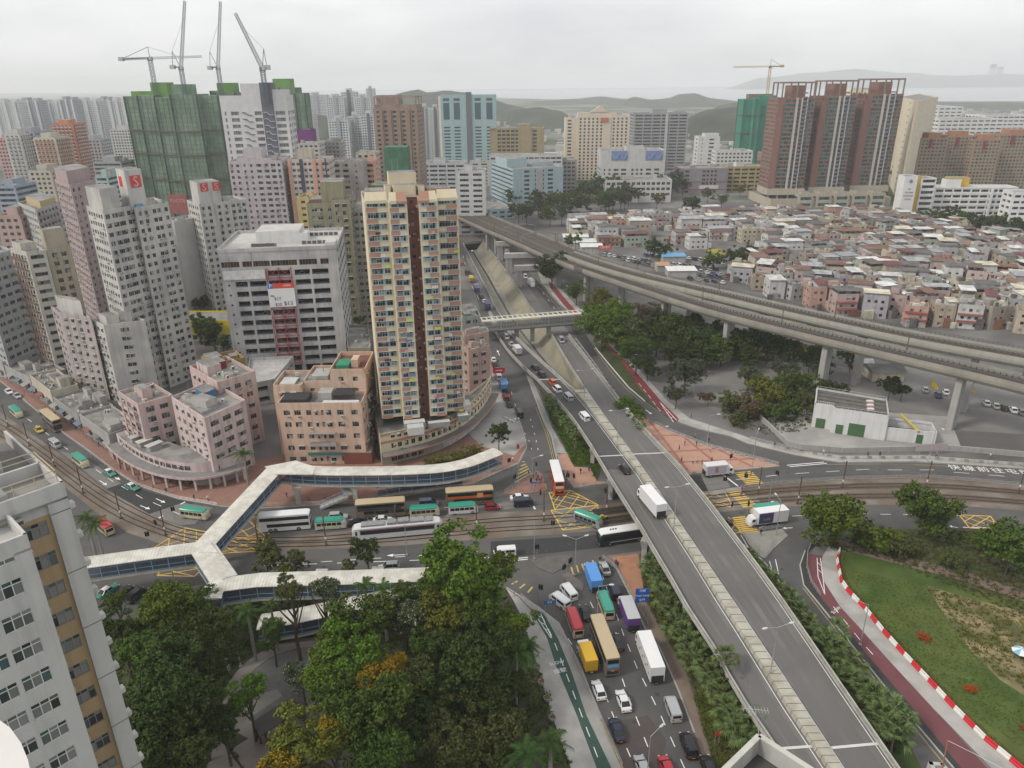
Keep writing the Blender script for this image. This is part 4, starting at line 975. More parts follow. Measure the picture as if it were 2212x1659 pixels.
for k,(s0,s1,o_,kk) in enumerate(secs):
 L=s1-s0
 if kk is None:edge_spec[2*k]=S(cols=[(.5,.8)],h=.8,sill=1.2,kind='plain',ac=.3,depth=.2,ledge=.2)
 else:edge_spec[2*k]=None
 edge_spec[2*k+1]=None
pl_=[b.loc(q) for q in outline];assert area2(pl_)>0
mbw=MB();sill_me={}
mats_t=[cream,pinkp,bluep,maroon]
for i in range(len(pl_)):
 a,c=pl_[i],pl_[(i+1)%len(pl_)]
 if i%2==0 and i<10:
  s0,s1,o_,kk=secs[i//2];L=s1-s0
  if kk is None:b.facade(mbw,a,c,T0-2,ztop,FHT,edge_spec[i],3,3);continue
  cols=[(.5*L,L-.9)]
  sp=S(cols=cols,w=L-.9,h=1.42,sill=.95,ac=0,depth=.18,kind='plain');n0=len(b.wins)
  b.facade(mbw,a,c,T0,ztop,FHT,sp,0,2)
  bands=b.wins[n0:];del b.wins[n0:]
  for(q,rz,wd,hh,sp_) in bands:
   ww=1.4 if L>5.2 else 1.3;gap=(wd-2*ww)/3 if kk in(1,2) else 0
   cx=(-wd/2+gap+ww/2,wd/2-gap-ww/2) if gap else(-wd/2+ww/2+.1,0 if kk==3 else .35,wd/2-ww*.5-.1)
   cs,sn=math.cos(rz),math.sin(rz)
   def T(x,y,z):return(q[0]+x*cs-y*sn,q[1]+x*sn+y*cs,q[2]+z)
   key=('bluepanel',round(wd,2))
   if key not in WINC:WINC[key]=MB().box(-wd/2,-.02,0,wd/2,.03,hh).mesh('panel',bluep)
   OB('panel',WINC[key],b.t,T(0,0,0),rz)
   for ci,x in enumerate(cx):
    w2=ww if len(cx)==2 else(1.5 if ci!=2 else 1.3)
    w2=min(w2,ww);b.wins.append((T(x,.035,.04),rz,w2,hh-.08,S(kind='trans',frame=fr_w if b.rn.random()<.4 else fr_g)))
    if b.rn.random()<.3:b.acs.append((T(x+.3,.05,hh-.5),rz))
   for z_,nm in((-.12,'sill'),(hh+.02,'canopy')):
    key=(nm,round(wd,2))
    if key not in WINC:WINC[key]=MB().box(-wd/2-.1,.15,0,wd/2+.1,.42 if nm=='canopy' else .27,.1).mesh(nm,M('sill_blue',(.36,.48,.52),.7,.06,1))
    OB(nm,WINC[key],b.t,T(0,0,z_),rz)
    # painted spandrel panels below the window band
   pw_=(wd+.4)*(.54 if kk in(0,1) else .58);x0=wd/2+.2-pw_ if kk in(0,1) else-wd/2-.2
   key=('spandrel',round(pw_,2))
   if key not in WINC:WINC[key]=MB().box(0,.17,0,pw_,.215,FHT-hh-.24).mesh('spandrel',pinkp)
   OB('spandrel',WINC[key],b.t,T(x0,0,-(FHT-hh)+.12),rz)
 else:
  inner=i in(3,5);mi=1 if i in(3,5) else 0
  if i in(3,5):b.facade(mbw,a,c,T0-2,ztop,FHT,S(w=.9,bay=2.4,h=1.1,margin=.5,ac=.4,kind='plain'),3 if i==3 else 1,3)
  else:b.facade(mbw,a,c,T0-2,ztop,FHT,None,mi)
for s0,s1,o_,kk in secs:
 if kk is None:continue
 # chamfered top fascia
 a0,a1=b.loc(tp(s0,o_+.25)),b.loc(tp(s1,o_+.25));c0,c1=b.loc(tp(s0+.3,o_-.9)),b.loc(tp(s1-.3,o_-.9));sm=.5 if kk in(0,3) else(.42 if kk==1 else .58)
 am,cm_=lerp2(a0,a1,sm),lerp2(c0,c1,sm)
 for(p0,p1,q0_,q1_,mm) in((a0,am,c0,cm_,cream if kk!=2 else pinkp),(am,a1,cm_,c1,pinkp if kk==1 else cream)):
  MB().add([(*p0,ztop-.5),(*p1,ztop-.5),(*q1_,ztop+1.7),(*q0_,ztop+1.7),(*p0,ztop-1.0),(*p1,ztop-1.0)],[(0,1,2,3),(4,5,1,0)]).build('fascia',mm,b.t)
mbw.build('wall',mats_t,b.t)
MB().add([(q[0],q[1],ztop) for q in pl_],[tuple(range(len(pl_)))]).build('roof',roof_m,b.t)
for(s0,s1,o0,o1,z0,z1,mt,nm) in[(TW*.30,TW*.60,-8,-14,ztop,ztop+5.2,cream,'stair_house'),(TW*.33,TW*.57,-4.5,-8,ztop,ztop+2.6,cream,'stair_house'),(.8,TW*.24,-6,-13,ztop,ztop+1.2,pinkp,'roof_wall'),(TW*.7,TW-.8,-6,-13,ztop,ztop+1.3,pinkp,'roof_wall'),(TW*.24,TW*.3,-5,-9,ztop,ztop+2.4,cream,'roof_wall'),(TW*.6,TW*.67,-5,-9,ztop,ztop+2.2,cream,'roof_wall')]:
 b.box([tp(s0,o0),tp(s0,o1),tp(s1,o1),tp(s1,o0)],z0,z1,mt,nm)
for s_,o_,hh in((1.5,-7,5),(3,-12,3),(TW-2,-6,6),(TW-1.5,-8,4.5),(TW-4,-12,4),(TW*.42,-13,8.5),(TW*.36,-13,8),(TW-2.6,-7,4)):
 q=b.loc(tp(s_,o_));MB().tube([(*q,ztop),(*q,ztop+hh)],.07,4).build('aerial',fr_g,b.t)
 # laundry hung out of the windows
lr=random.Random(3)
for k in range(26):
 s0,s1,o_,kk=secs[lr.choice((0,1,3,4))];s_=lr.uniform(s0+.8,s1-1.4);z=T0+FHT*lr.randrange(0,NFL-1)+.55;q=b.loc(tp(s_,o_+.75));mb=MB()
 for j in range(lr.randrange(2,5)):x=j*.42;e=Vector((td.x,td.y,0))*x;mb.quad(Vector((*q,z-lr.uniform(.5,.9)))+e,Vector((*q,z-.6))+e+Vector((td.x,td.y,0))*.34,Vector((*q,z))+e+Vector((td.x,td.y,0))*.34,Vector((*q,z))+e)
 c_=lr.choice([(.5,.12,.3),(.02,.02,.03),(.7,.7,.68),(.1,.15,.35),(.55,.65,.05),(.6,.35,.4)]);mb.build('laundry',M('cloth_%.2f_%.2f'%c_[:2],c_,.9,.1,2),b.t)
b.done()
# ================================================================== CURVED PODIUM
pc_v=[(826,1006),(880,995),(940,977),(985,957),(1022,930),(1047,902),(1062,872)]
pcv=resample(smooth([Vector((*P(*q),0)) for q in pc_v],2),2.6);ph=9.4
b=Bld('podium_building','curved three-storey cream podium with a pink band and a long canopy','building',(-20,192))
mb=MB();pts=[b.loc(q) for q in pcv];nfw=len(pts)-1
for i in range(nfw):
 a,c=pts[i],pts[i+1]
 sp=S(cols=[(.5,1.15)],h=1.45,sill=.75,ac=.55,hood=0,kind='pane') if i%1==0 else None
 mb2=mb;z=3.9
 b.facade(mb,a,c,3.9,6.3,2.4,sp,0);b.facade(mb,a,c,6.3,7.1,.8,None,1);b.facade(mb,a,c,7.1,ph,2.3,S(cols=[(.5,1.15)],h=1.4,sill=.55,ac=.55,kind='pane'),0);b.facade(mb,a,c,0,3.9,3.9,S(cols=[(.5,1.6)],h=1.7,sill=.7,ac=.15,kind='pane') if i<8 else None,2)
back=[b.loc(tp(TW+4,-16)),b.loc(tp(-2,-16))]
for a,c in((pts[-1],back[0]),(back[0],back[1]),(back[1],pts[0])):b.facade(mb,a,c,0,ph,3,None,0)
mb.build('wall',[cream,pinkp,W_('podium_base',(.38,.36,.3))],b.t)
poly=pts+back;MB().add([(q[0],q[1],ph-.9) for q in poly],[tuple(range(len(poly)))]).build('roof',roof_m,b.t)
pv=[Vector((q[0],q[1],0)) for q in pts]
MB().sweep([q+Vector((0,0,ph)) for q in pv],[(0,-.9),(.2,-.9),(.2,0),(0,0)]).build('parapet',cream,b.t)
MB().sweep([q+Vector((0,0,3.55)) for q in pv],[(0,0),(0,.32),(-2.4,.22),(-2.4,-.1)]).build('canopy',[M('canopy_top',(.16,.15,.14),.95,.2,.5)],b.t)
MB().sweep([q+Vector((0,0,3.4)) for q in offset(pv,-2.45)],[(-.06,0),(.06,0),(.06,.42),(-.06,.42)]).build('canopy_edge',pinkp,b.t)
pr_=MB();rl_=offset(pv,.3)[6:]
for z in(.4,.9):pr_.sweep([q+Vector((0,0,ph+z)) for q in rl_],[(-.03,0),(.03,0),(.03,.06),(-.03,.06)])
for q,h in along(rl_,1.5):pr_.beam(q+Vector((0,0,ph)),q+Vector((0,0,ph+.95)),.05,.05)
pr_.build('railing',fr_g,b.t)
red_l=M('sign_red',(.55,.04,.04),.6,.05,1)
for i,ch in enumerate('基督恩會院有限公司'):
 k=13+i*.62;i0=min(int(k),len(pv)-2);q=pv[i0].lerp(pv[i0+1],k-int(k));n=normals2(pv)[i0];an=math.atan2(-n.y,-n.x)
 lettering(ch,.85,red_l,(q.x-n.x*.06,q.y-n.y*.06,6.7),(R(90),0,an+R(90)),b.t,name='sign_letter')
sgm=M('shop_poster',(.42,.47,.52),.6,.25,1.5,alt=(.6,.6,.58),altscale=.6)
for i in range(11,nfw-3):
 a,c=pv[i],pv[i+1];n=normals2(pv)[i];a2,c2=a-Vector((n.x,n.y,0))*.12,c-Vector((n.x,n.y,0))*.12;MB().beam(a2.lerp(c2,.04)+Vector((0,0,1.7)),a2.lerp(c2,.96)+Vector((0,0,1.7)),.1,2.6).build('poster',sgm,b.t)
concw_=M('wall_raw_grey',(.34,.33,.315),.9,.08,.25,streak=.22)
for s0,s1,o0,o1,z1,mt in((6.2,10.5,4.6,7.2,ph+1.3,fr_w),(12,18,2.4,4.0,ph+.6,M('tin_grey',(.3,.3,.29),.6,.15,1)),(20.5,23.5,-1,2,ph+1.0,fr_g),(23.2,25.4,-8,-4,ph+1.3,fr_w),(5.6,11.2,2.2,4.5,ph+1.5,concw_)):
 b.box([tp(s0,o0),tp(s0,o1),tp(s1,o1),tp(s1,o0)],ph-.9,z1,mt,'roof_shed',M('tin_pale',(.5,.5,.49),.6,.12,1))
b.done()
# ================================================================== CAR PARK BLOCK
cpw=W_('carpark',(.47,.46,.45),streak=.3,alt=(.38,.375,.37),altscale=.12)
ca,cb_=Vector((-97.0,240.5)),Vector((-58.8,246.0));cd=(cb_-ca).normalized();cn=Vector((-cd.y,cd.x));CW=(cb_-ca).length;cfh=3.42;c_h=44.5;cdep=34
def cpt(s,o):q=ca+cd*s+cn*o;return(q.x,q.y)
b=Bld('car_park','grey multi-storey car park with open decks and red lattice bracing down the front','car park',cpt(CW/2,cdep/2))
CC=[(.16,.10),(.30,.14),(.4875,.19),(.685,.13),(.84,.14)]
cols=[(f*CW,w_*CW) for f,w_ in CC];crow=[(3.9+i*cfh+.95,3.9+i*cfh+2.75) for i in range(10)]
mb=MB();A=b.loc(cpt(0,0));Bq=b.loc(cpt(CW,0))
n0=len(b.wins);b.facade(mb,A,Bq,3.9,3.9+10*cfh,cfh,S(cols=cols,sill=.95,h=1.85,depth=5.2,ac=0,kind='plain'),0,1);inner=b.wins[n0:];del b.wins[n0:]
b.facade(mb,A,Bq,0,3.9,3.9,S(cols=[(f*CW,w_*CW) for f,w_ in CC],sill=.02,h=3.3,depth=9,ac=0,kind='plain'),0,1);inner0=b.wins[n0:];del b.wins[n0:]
zr_=3.9+10*cfh
b.facade(mb,A,Bq,zr_,c_h,c_h-zr_,S(cols=[(.09*CW,.15*CW),(.235*CW,.09*CW),(.345*CW,.15*CW),(.54*CW,.22*CW),(.745*CW,.15*CW),(.885*CW,.07*CW)],sill=.9,h=1.9,depth=.4,ac=0,kind='pane',glass=Mglass('brown_glass',[(.05,.03,.022),(.09,.05,.03),(.03,.022,.02)])),0,1)
for i,(o0,o1) in enumerate((((CW,0),(CW,cdep)),((CW,cdep),(0,cdep)),((0,cdep),(0,0)))):
 b.facade(mb,b.loc(cpt(*o0)),b.loc(cpt(*o1)),0,c_h,cfh,S(bay=6,w=4.2,h=1.5,sill=1.0,depth=.4,ac=0,kind='plain',glass=GLF) if i==0 else None,0,1)
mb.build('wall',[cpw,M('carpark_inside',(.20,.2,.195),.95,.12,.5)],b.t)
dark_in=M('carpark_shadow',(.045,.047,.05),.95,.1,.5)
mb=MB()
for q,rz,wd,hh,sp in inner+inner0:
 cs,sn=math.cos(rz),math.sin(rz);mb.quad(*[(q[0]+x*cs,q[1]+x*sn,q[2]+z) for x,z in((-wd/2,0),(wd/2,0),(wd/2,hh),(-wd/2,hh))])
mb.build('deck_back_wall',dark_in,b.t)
CARPARK_BAYS=[((q[0]+b.o.x,q[1]+b.o.y),q[2],rz,wd) for q,rz,wd,hh,sp in inner];CARPARK_GROUND=[((q[0]+b.o.x,q[1]+b.o.y),q[2],rz,wd) for q,rz,wd,hh,sp in inner0];CARPARK_T=b
mb=MB()
for q,rz,wd,hh,sp in inner:
 cs,sn=math.cos(rz),math.sin(rz);o_=5.15
 def T(x,y,z):return(q[0]+x*cs-y*sn,q[1]+x*sn+y*cs,q[2]+z)
 mb.beam(T(-wd/2,o_,.35),T(wd/2,o_,.35),.05,.09)
mb.build('guard_rail',M('rail_blue',(.10,.2,.32),.6,.1,1),b.t)
red_s=M('red_steel',(.36,.035,.05),.6,.1,1);f0,f1=(.4875-.105)*CW,(.4875+.105)*CW
def cf(s,o,z):q=b.loc(cpt(s,o));return Vector((q[0],q[1],z))
zz=[3.9+i*cfh for i in range(11)];fm_=(f0+f1)/2
for s_ in(f0,fm_,f1):MB().beam(cf(s_,-.45,3.0),cf(s_,-.45,zz[-1]+.3),.22,.22).build('brace_post',red_s,b.t)
for i in range(10):
 z0,z1=zz[i]+.3,zz[i+1]+.3
 MB().beam(cf(f0,-.45,z0),cf(f1,-.45,z0),.18,.18).build('brace_beam',red_s,b.t)
 for(x0,x1) in((f0,fm_),(fm_,f1)):
  MB().beam(cf(x0,-.45,z0),cf(x1,-.45,z1),.13,.13).build('brace',red_s,b.t);MB().beam(cf(x1,-.45,z0),cf(x0,-.45,z1),.13,.13).build('brace',red_s,b.t)
ang=math.atan2(cd.y,cd.x);white_s=M('sign_white',(.70,.70,.70),.6,.04,1);sb=Vector((*b.loc(cpt(f0-.2,-.75)),0));SW,z0,z1=f1-f0+.6,zz[6]+.5,zz[9]-1.5
def plate(x0,x1,za,zb,mat,nm,th=.0):
 p0=sb+Vector((cd.x,cd.y,0))*x0-Vector((cn.x,cn.y,0))*th;p1=sb+Vector((cd.x,cd.y,0))*x1-Vector((cn.x,cn.y,0))*th;return MB().beam(p0+Vector((0,0,(za+zb)/2)),p1+Vector((0,0,(za+zb)/2)),.12,zb-za).build(nm,mat,b.t)
plate(0,SW,z0,z1,white_s,'sign_board');plate(1.9,SW,z1-1.75,z1+.02,M('sign_orange',(.62,.07,.03),.6,.04,1),'sign_header',.03);plate(.05,1.85,z1-1.75,z1+.02,M('sign_blue',(.05,.14,.42),.6,.04,1),'sign_header',.03)
def sgn(txt,x,z,size,mat):q=sb+Vector((cd.x,cd.y,0))*x-Vector((cn.x,cn.y,0))*.12;return lettering(txt,size,mat,(q.x,q.y,z),(R(90),0,ang),b.t,name='sign_letter')
dk_t=M('sign_dark',(.06,.06,.07),.6,.05,1)
sgn('P',.95,z1-.9,2.0,white_s);sgn('$17',2.8,z0+2.9,1.5,dk_t);sgn('$20',2.9,z0+.85,1.5,dk_t);sgn('$13',6.2,z0+1.15,2.0,dk_t);sgn('時租',1.2,z0+3.9,.7,dk_t);sgn('停車場',6.4,z1-.9,.8,white_s)
bq=MB();p0,p1=cf(.7,-.3,zz[9]+1.7),cf(CW*.37,-.3,zz[9]+1.7);bq.beam(p0,p1,.3,3.0);bq.build('banner',M('banner_white',(.6,.6,.59),.8,.2,.6),b.t)
MB().add([(*b.loc(cpt(*q)),c_h-.3) for q in((0,0),(CW,0),(CW,cdep),(0,cdep))],[(0,1,2,3)]).build('roof',roof_l,b.t)
for a_,b_ in(((0,0),(CW,0)),((CW,0),(CW,cdep)),((CW,cdep),(0,cdep)),((0,cdep),(0,0))):MB().beam(cf(*a_,c_h+.2),cf(*b_,c_h+.2),.3,1.2).build('parapet',cpw,b.t)
for s0,s1,o0,o1,zt in((CW*.28,CW*.66,11,25,c_h+4.2),(CW*.66,CW*.73,11,17,c_h+3.2),(CW*.9,CW*.99,1,6,c_h+1.6)):b.box([cpt(s0,o0),cpt(s1,o0),cpt(s1,o1),cpt(s0,o1)],c_h-.4,zt,W_('white_roofhouse',(.62,.62,.61),streak=.15),'plant_room',roof_l)
for row,k0,k1,o_ in((0,.70,.97,9),(1,.27,.45,7),(2,.68,.95,24)):
 for i in range(7):q=cpt(CW*(k0+(k1-k0)*i/6),o_);OB('air_conditioner',ac_mesh(True),b.t,(q[0]-b.o.x,q[1]-b.o.y,c_h-.3),R(188)).scale=(1.6,1.6,1.6)
mb=MB()
for o_,z in((5,.8),(5,1.6),(5,2.4)):mb.beam(cf(CW*.46,o_,c_h+z),cf(CW*.66,o_,c_h+z),.06,.06)
for i in range(9):mb.beam(cf(CW*(.46+.025*i),5,c_h-.3),cf(CW*(.46+.025*i),5,c_h+2.6),.06,.06)
mb.build('roof_frame',fr_w,b.t)
for i in range(9):z=zz[0]+1.7+i*cfh;q=b.loc(cpt(CW*.055,-.02));MB().tube([(q[0]+cn.x*.1,q[1]+cn.y*.1,z),(q[0]-cn.x*.06,q[1]-cn.y*.06,z)],.38,12).build('porthole',dark_in,b.t)
b.done()
# low ramp building in front of the car park
rp_pts=[P(543,880),P(600,868),P(640,815),P(545,820)]
b=Bld('ramp_block','low grey ramp block with cars parked on its roof deck below the car park','building',rp_pts[0]);b.volume(rp_pts,0,7.2,3.6,[cpw,cpw],S(bay=4.5,w=3.6,h=1.7,sill=1.0,depth=2.5,ac=0,kind='plain',glass=dark_in),parapet=.9,roof=cpw);b.done()
# ================================================================== PINK CORNER BLOCKS
pink=W_('pink',(.53,.385,.36),streak=.42,alt=(.50,.40,.38),altscale=.15);pink2=W_('pink_pale',(.55,.45,.43),streak=.42);peach=W_('peach',(.60,.43,.325),streak=.32,alt=(.54,.39,.30),altscale=.12);concw=W_('raw_grey',(.34,.33,.315));
zp=17.4
def block3(name,label,h,L,F,Rr,fh,wall,spec,edges={},clut=3,pent=None,cat='building',**k):
 pts=LFR(h,L,F,Rr);return simple(name,label,cat,pts,h,fh,wall,spec,edges,clut,pent,**k),pts
SpP=S(bay=3.0,w=2.1,h=1.6,sill=.85,ac=.35,hood=.35,kind='trans',margin=1.0)
block3('tenement','pink tenement block at the street bend with stacked balconies on its left side',zp,(256,852),(299,881),(375,860),3.1,pink,SpP,{3:S(bay=4,w=2.6,h=1.5,ac=.3,balc=pink,kind='trans')},3,[(.35,.62,.35,.75,2.6,pink)])
block3('tenement','pale pink tenement with a blue roof shed, nearest the road corner',18.2,(371,864),(443,911),(531,871),3.3,pink2,S(bay=3.4,w=2.5,h=1.45,sill=.85,ac=.3,hood=.3,kind='trans',margin=.8),{3:S(bay=3.6,w=1.8,h=1.4,ac=.4,hood=.3,kind='trans')},4,[(.45,.75,.55,.8,2.3,M('shed_blue',(.06,.15,.27),.7,.1,1)),(.1,.5,.2,.4,.8,concw)])
block3('tenement','larger pink tenement with a cluttered roof behind the two corner blocks',20.5,(410,797),(470,833),(552,808),3.2,pink,S(bay=3.1,w=1.8,h=1.4,sill=.9,ac=.3,hood=.2,kind='trans'),{},5,[(.1,.45,.45,.85,2.8,pink2),(.5,.7,.6,.9,2.2,M('shed_red',(.2,.03,.03),.8,.1,1))])
block3('tenement','ochre roofed small block wedged behind the pink tenements',19.5,(436,780),(455,797),(530,783),3.2,W_('ochre',(.32,.22,.08)),S(bay=3.5,w=1.6),{},1,[(.02,.42,.2,.8,2.8)],parapet=1.6)
# shop row with curved pink canopy at the foot of the corner blocks
sv=[(248,985),(275,1010),(310,1032),(360,1050),(420,1058),(480,1050),(530,1033)]
sc=resample(smooth([Vector((*P(*q),0)) for q in sv],2),2.6)
b=Bld('shop_row','curved row of street shops under a pink canopy at the road bend','shops',(-88,172))
mb=MB();pts=[b.loc(q) for q in sc];pvs=[Vector((q[0],q[1],0)) for q in pts];nrm=normals2(pvs)
inn=offset(pvs,1.6);bk=offset(pvs,9)
for i in range(len(pts)-1):
 b.facade(mb,inn[i][:2],inn[i+1][:2],0,3.4,3.4,S(cols=[(.5,2.2)],sill=.05,h=2.6,depth=1.2,ac=0,kind='plain',glass=Mglass('shop_front',[(.05,.05,.05),(.12,.1,.08),(.3,.28,.24),(.04,.05,.07),(.2,.08,.06)])),0)
 b.facade(mb,inn[i][:2],inn[i+1][:2],3.4,6.6,3.2,S(cols=[(.5,1.7)],sill=.9,h=1.3,ac=.3,kind='trans'),1)
mb.build('wall',[concw,pink2],b.t)
MB().strip([q+Vector((0,0,6.5)) for q in inn],[q+Vector((0,0,6.5)) for q in bk]).build('roof',roof_m,b.t)
MB().sweep([q+Vector((0,0,3.5)) for q in inn],[(0,0),(0,.35),(-3.0,.3),(-3.0,-.1),(-2.8,-.1)]).build('canopy',M('canopy_grey',(.20,.19,.185),.95,.2,.4),b.t)
MB().sweep([q+Vector((0,0,3.35)) for q in offset(inn,-3.05)],[(-.08,0),(.08,0),(.08,.6),(-.08,.6)]).build('canopy_edge',pink,b.t)
scol=[(.5,.35,.02),(.05,.1,.3),(.4,.03,.04),(.5,.5,.48),(.05,.2,.12),(.35,.3,.05)]
for i in range(1,len(pts)-1,2):
 q=inn[i].lerp(inn[i+1],.5);n=nrm[i];c_=scol[(i//2)%6];e=Vector((inn[i+1]-inn[i])).normalized()
 MB().beam(q-e*1.2-Vector((n.x,n.y,0))*.15+Vector((0,0,3.0)),q+e*1.2-Vector((n.x,n.y,0))*.15+Vector((0,0,3.0)),.12,.7).build('shop_sign',M('sign_%d'%((i//2)%6),c_,.6,.1,1),b.t)
for i in range(0,len(pts),2):q=offset(pvs,-.9)[i];MB().box(-.25,-.25,0,.25,.25,3.5).build('column',pink2,b.t,q)
for k,(i,o0,o1,c_) in enumerate(((5,2,5.5,(.42,.42,.4)),(7,2,6,(.5,.5,.42)),(9,2.2,6.5,(.45,.45,.44)))):
 a_,c2=offset(pvs,o0)[i],offset(pvs,o0)[i+1];d2,e2=offset(pvs,o1)[i],offset(pvs,o1)[i+1];MB().prism(ccw([a_,c2,e2,d2]),[8.0]*4,[8.12]*4).build('tin_roof',M('tinroof%d'%k,c_,.6,.12,1),b.t);MB().prism(ccw([lerp2(a_,e2,.1),lerp2(c2,d2,.1),lerp2(e2,a_,.1),lerp2(d2,c2,.1)]),6.5,8.0).build('roof_shed',concw,b.t)
b.done()
# ================================================================== PEACH BLOCK
hp=17.2
pf=[P(593,1003),P(797,1003)];pa,pb=v2(P(606,1004)),v2(P(793,1002));pd=(pb-pa).normalized();pn=Vector((-pd.y,pd.x));PW=(pb-pa).length
def pp(s,o):q=pa+pd*s+pn*o;return(q.x,q.y)
b=Bld('tenement','peach coloured five-storey block with stepped cluttered roofs beside the footbridge','building',pp(PW/2,8))
SpH=dict(kind='trans',frame=fr_g,ac=.35,hood=.25)
b.volume([pp(1.5,0),pp(PW,0),pp(PW,8),pp(1.5,8)],0,hp,3.3,[peach,peach],S(cols=[(.09*PW,1.7),(.21*PW,1.7),(.335*PW,1.3),(.42*PW,.7),(.49*PW,.7),(.56*PW,1.3),(.69*PW,1.7),(.85*PW,1.7)],h=1.45,sill=.9,**SpH),parapet=1.0)
b.volume([pp(-1.2,6),pp(6.5,6),pp(6.5,17),pp(-1.2,17)],0,hp+2.6,3.3,[peach,peach],S(bay=3.2,w=1.5,h=1.4,**SpH),parapet=1.1)
b.volume([pp(6.5,8),pp(14,8),pp(14,20),pp(6.5,20)],0,hp+3.0,3.3,[peach,peach],S(bay=3.2,w=1.2,h=1.3,**SpH),parapet=1.0)
b.volume([pp(14,8),pp(PW,8),pp(PW,22),pp(14,22)],0,hp+6.2,3.3,[peach,peach],S(bay=3.2,w=1.3,h=1.3,**SpH),parapet=1.1,roof=M('red_tile_roof',(.16,.07,.06),.9,.15,.5))
tarp=M('tarpaulin',(.035,.036,.04),.8,.15,1);
for s0,s1,o0,o1,z0,z1,mt,nm in((2.2,9,1,6,hp,hp+1.6,tarp,'tarpaulin'),(11.5,15,3,7,hp,hp+2.5,concw,'roof_shed'),(15.5,21,2.5,7.2,hp+2.0,hp+2.2,tarp,'tarpaulin'),(13,PW-1,.6,2.4,hp,hp+.7,M('roof_white',(.55,.56,.57),.8,.1,1),'planter'),(0,4,8,13,hp+2.6,hp+3.2,roof_l,'roof_shed'),(8,12.5,11,17,hp+3,hp+4.2,concw,'roof_shed'),(15,18.5,11,16,hp+6.2,hp+7.3,M('shade_green',(.03,.22,.13),.8,.1,1),'shade_net'),(19,20.8,12,16,hp+6.2,hp+8.4,peach,'stair_house')):
 b.box([pp(s0,o0),pp(s1,o0),pp(s1,o1),pp(s0,o1)],z0,z1,mt,nm,mt)
for z in(6.3,9.6):b.box([pp(9,-1.2),pp(16,-1.2),pp(16,0),pp(9,0)],z-.3 if z<7 else z,(z+.6) if z<7 else z+.15,concw,'balcony')
b.box([pp(PW-6,-.4),pp(PW+1.5,-.4),pp(PW+1.5,3),pp(PW-6,3)],0,3.6,M('red_brown',(.2,.07,.055),.9,.1,.5),'shop');b.box([pp(8,-.5),pp(PW-6.2,-.5),pp(PW-6.2,.4),pp(8,.4)],3.0,3.8,M('shop_green',(.03,.16,.13),.7,.1,1),'shop_sign')
b.clutter([pp(2,8.5),pp(13,8.5),pp(13,19),pp(2,19)],hp+2.9,3,peach,1.4);b.done()
# ================================================================== TOWERS ON THE LEFT
wht=W_('whitewash',(.50,.485,.45),streak=.24,alt=(.40,.395,.375),altscale=.1);wht2=W_('white_grey',(.51,.50,.475),streak=.35);greyw=W_('grey',(.35,.35,.345));mauve=W_('mauve',(.37,.29,.28),streak=.25);olive=W_('olive',(.28,.26,.175),streak=.3);browncl=W_('brown_tile',(.20,.11,.085),streak=.2);lav=W_('lavender',(.50,.45,.47),streak=.2);beige=W_('beige',(.47,.43,.35),streak=.3)
block3('apartment_slab','white slab block with a blank right face and air conditioners down its narrow left face',26,(197,695),(225,709),(315,698),2.8,wht,S(cols=[(.42,1.3),(.52,1.3)],h=1.3,ac=.5,hood=.5),{3:S(bay=2.6,w=1.8,h=1.4,ac=.6,hood=.6,kind='trans')},2,[(.15,.45,.2,.8,3.0),(.5,.8,.35,.8,3.6)],'apartment block')
block3('apartment_slab','stained grey and pink block left of the white slab, facing the tram street',27.5,(112,668),(128,681),(198,692),2.8,W_('grey_pink',(.40,.35,.33),streak=.45),S(bay=3.0,w=1.4,h=1.3,ac=.6,hood=.5),{3:S(bay=3,w=2.2,h=1.4,ac=.5,kind='trans')},2,[(.2,.85,.3,.9,5.5,wht)],'apartment block')
block3('apartment_tower','cream and brown balcony tower with an olive side wall on the far left',44,(22,541),(58,551),(100,546),2.95,W_('cream_grey',(.47,.45,.39),streak=.3),S(bay=9,w=7.0,h=1.35,sill=1.25,depth=.9,ac=.0,kind='trans',margin=.6),{3:S(bay=2.4,w=1.5,h=1.5,ac=.5,hood=.8,balc=browncl),},2,[(.1,.9,.4,.9,3.2)],'apartment tower',trim=browncl)
block3('apartment_tower','olive wing with brown framed windows joined to the cream balcony tower',43.6,(92,541),(101,546),(152,538),2.95,W_('olive_cream',(.40,.36,.27),streak=.3),S(bay=3.0,w=1.7,h=1.5,ac=.4,kind='trans',frame=browncl),{},1,[(.05,.9,.1,.9,7.5)],'apartment tower')
block3('office_block','pale grey ribbon-windowed block cut by the left edge of the view',42,(-70,556),(-45,566),(27,545),3.1,W_('blue_grey',(.38,.39,.40)),S(bay=3,w=2.3,h=1.3,ac=.3),{},2,None,'building')
block3('office_block','low grey podium with dark openings at the far left street corner',12,(-60,720),(-20,735),(62,690),3.4,greyw,S(bay=4.2,w=3.2,h=1.7,ac=.2,depth=.5),{},3,None,'building')
b=Bld('apartment_tower','white weathered apartment tower with a red S emblem on its roof tank','apartment tower',P(280,450,60))
v1=LFR(60,(187,451),(223,462),(290,450));v2_=LFR(60,(262,440),(291,452),(364,440))
b.volume(v1,0,60,2.75,[wht,wht],S(cols=[(.12,1.5),(.35,1.9),(.55,2.2),(.8,1.3),(.92,1.0)],h=1.4,ac=.45,hood=.4),{3:S(bay=2.3,w=1.3,h=1.3,ac=.3,hood=.3)},1.0)
b.volume(v2_,0,59.5,2.75,[wht,wht],S(cols=[(.12,1.2),(.3,1.2),(.55,1.3),(.68,1.3),(.9,1.3)],h=1.35,ac=.4,hood=.4),{},1.0)
b.box(inset(v1,.05,.62,.05,.9),59.5,67,wht,'water_tank')
tk=inset(v2_,-.05,.42,.1,.75);b.box(tk,59.5,71.5,wht2,'water_tank');
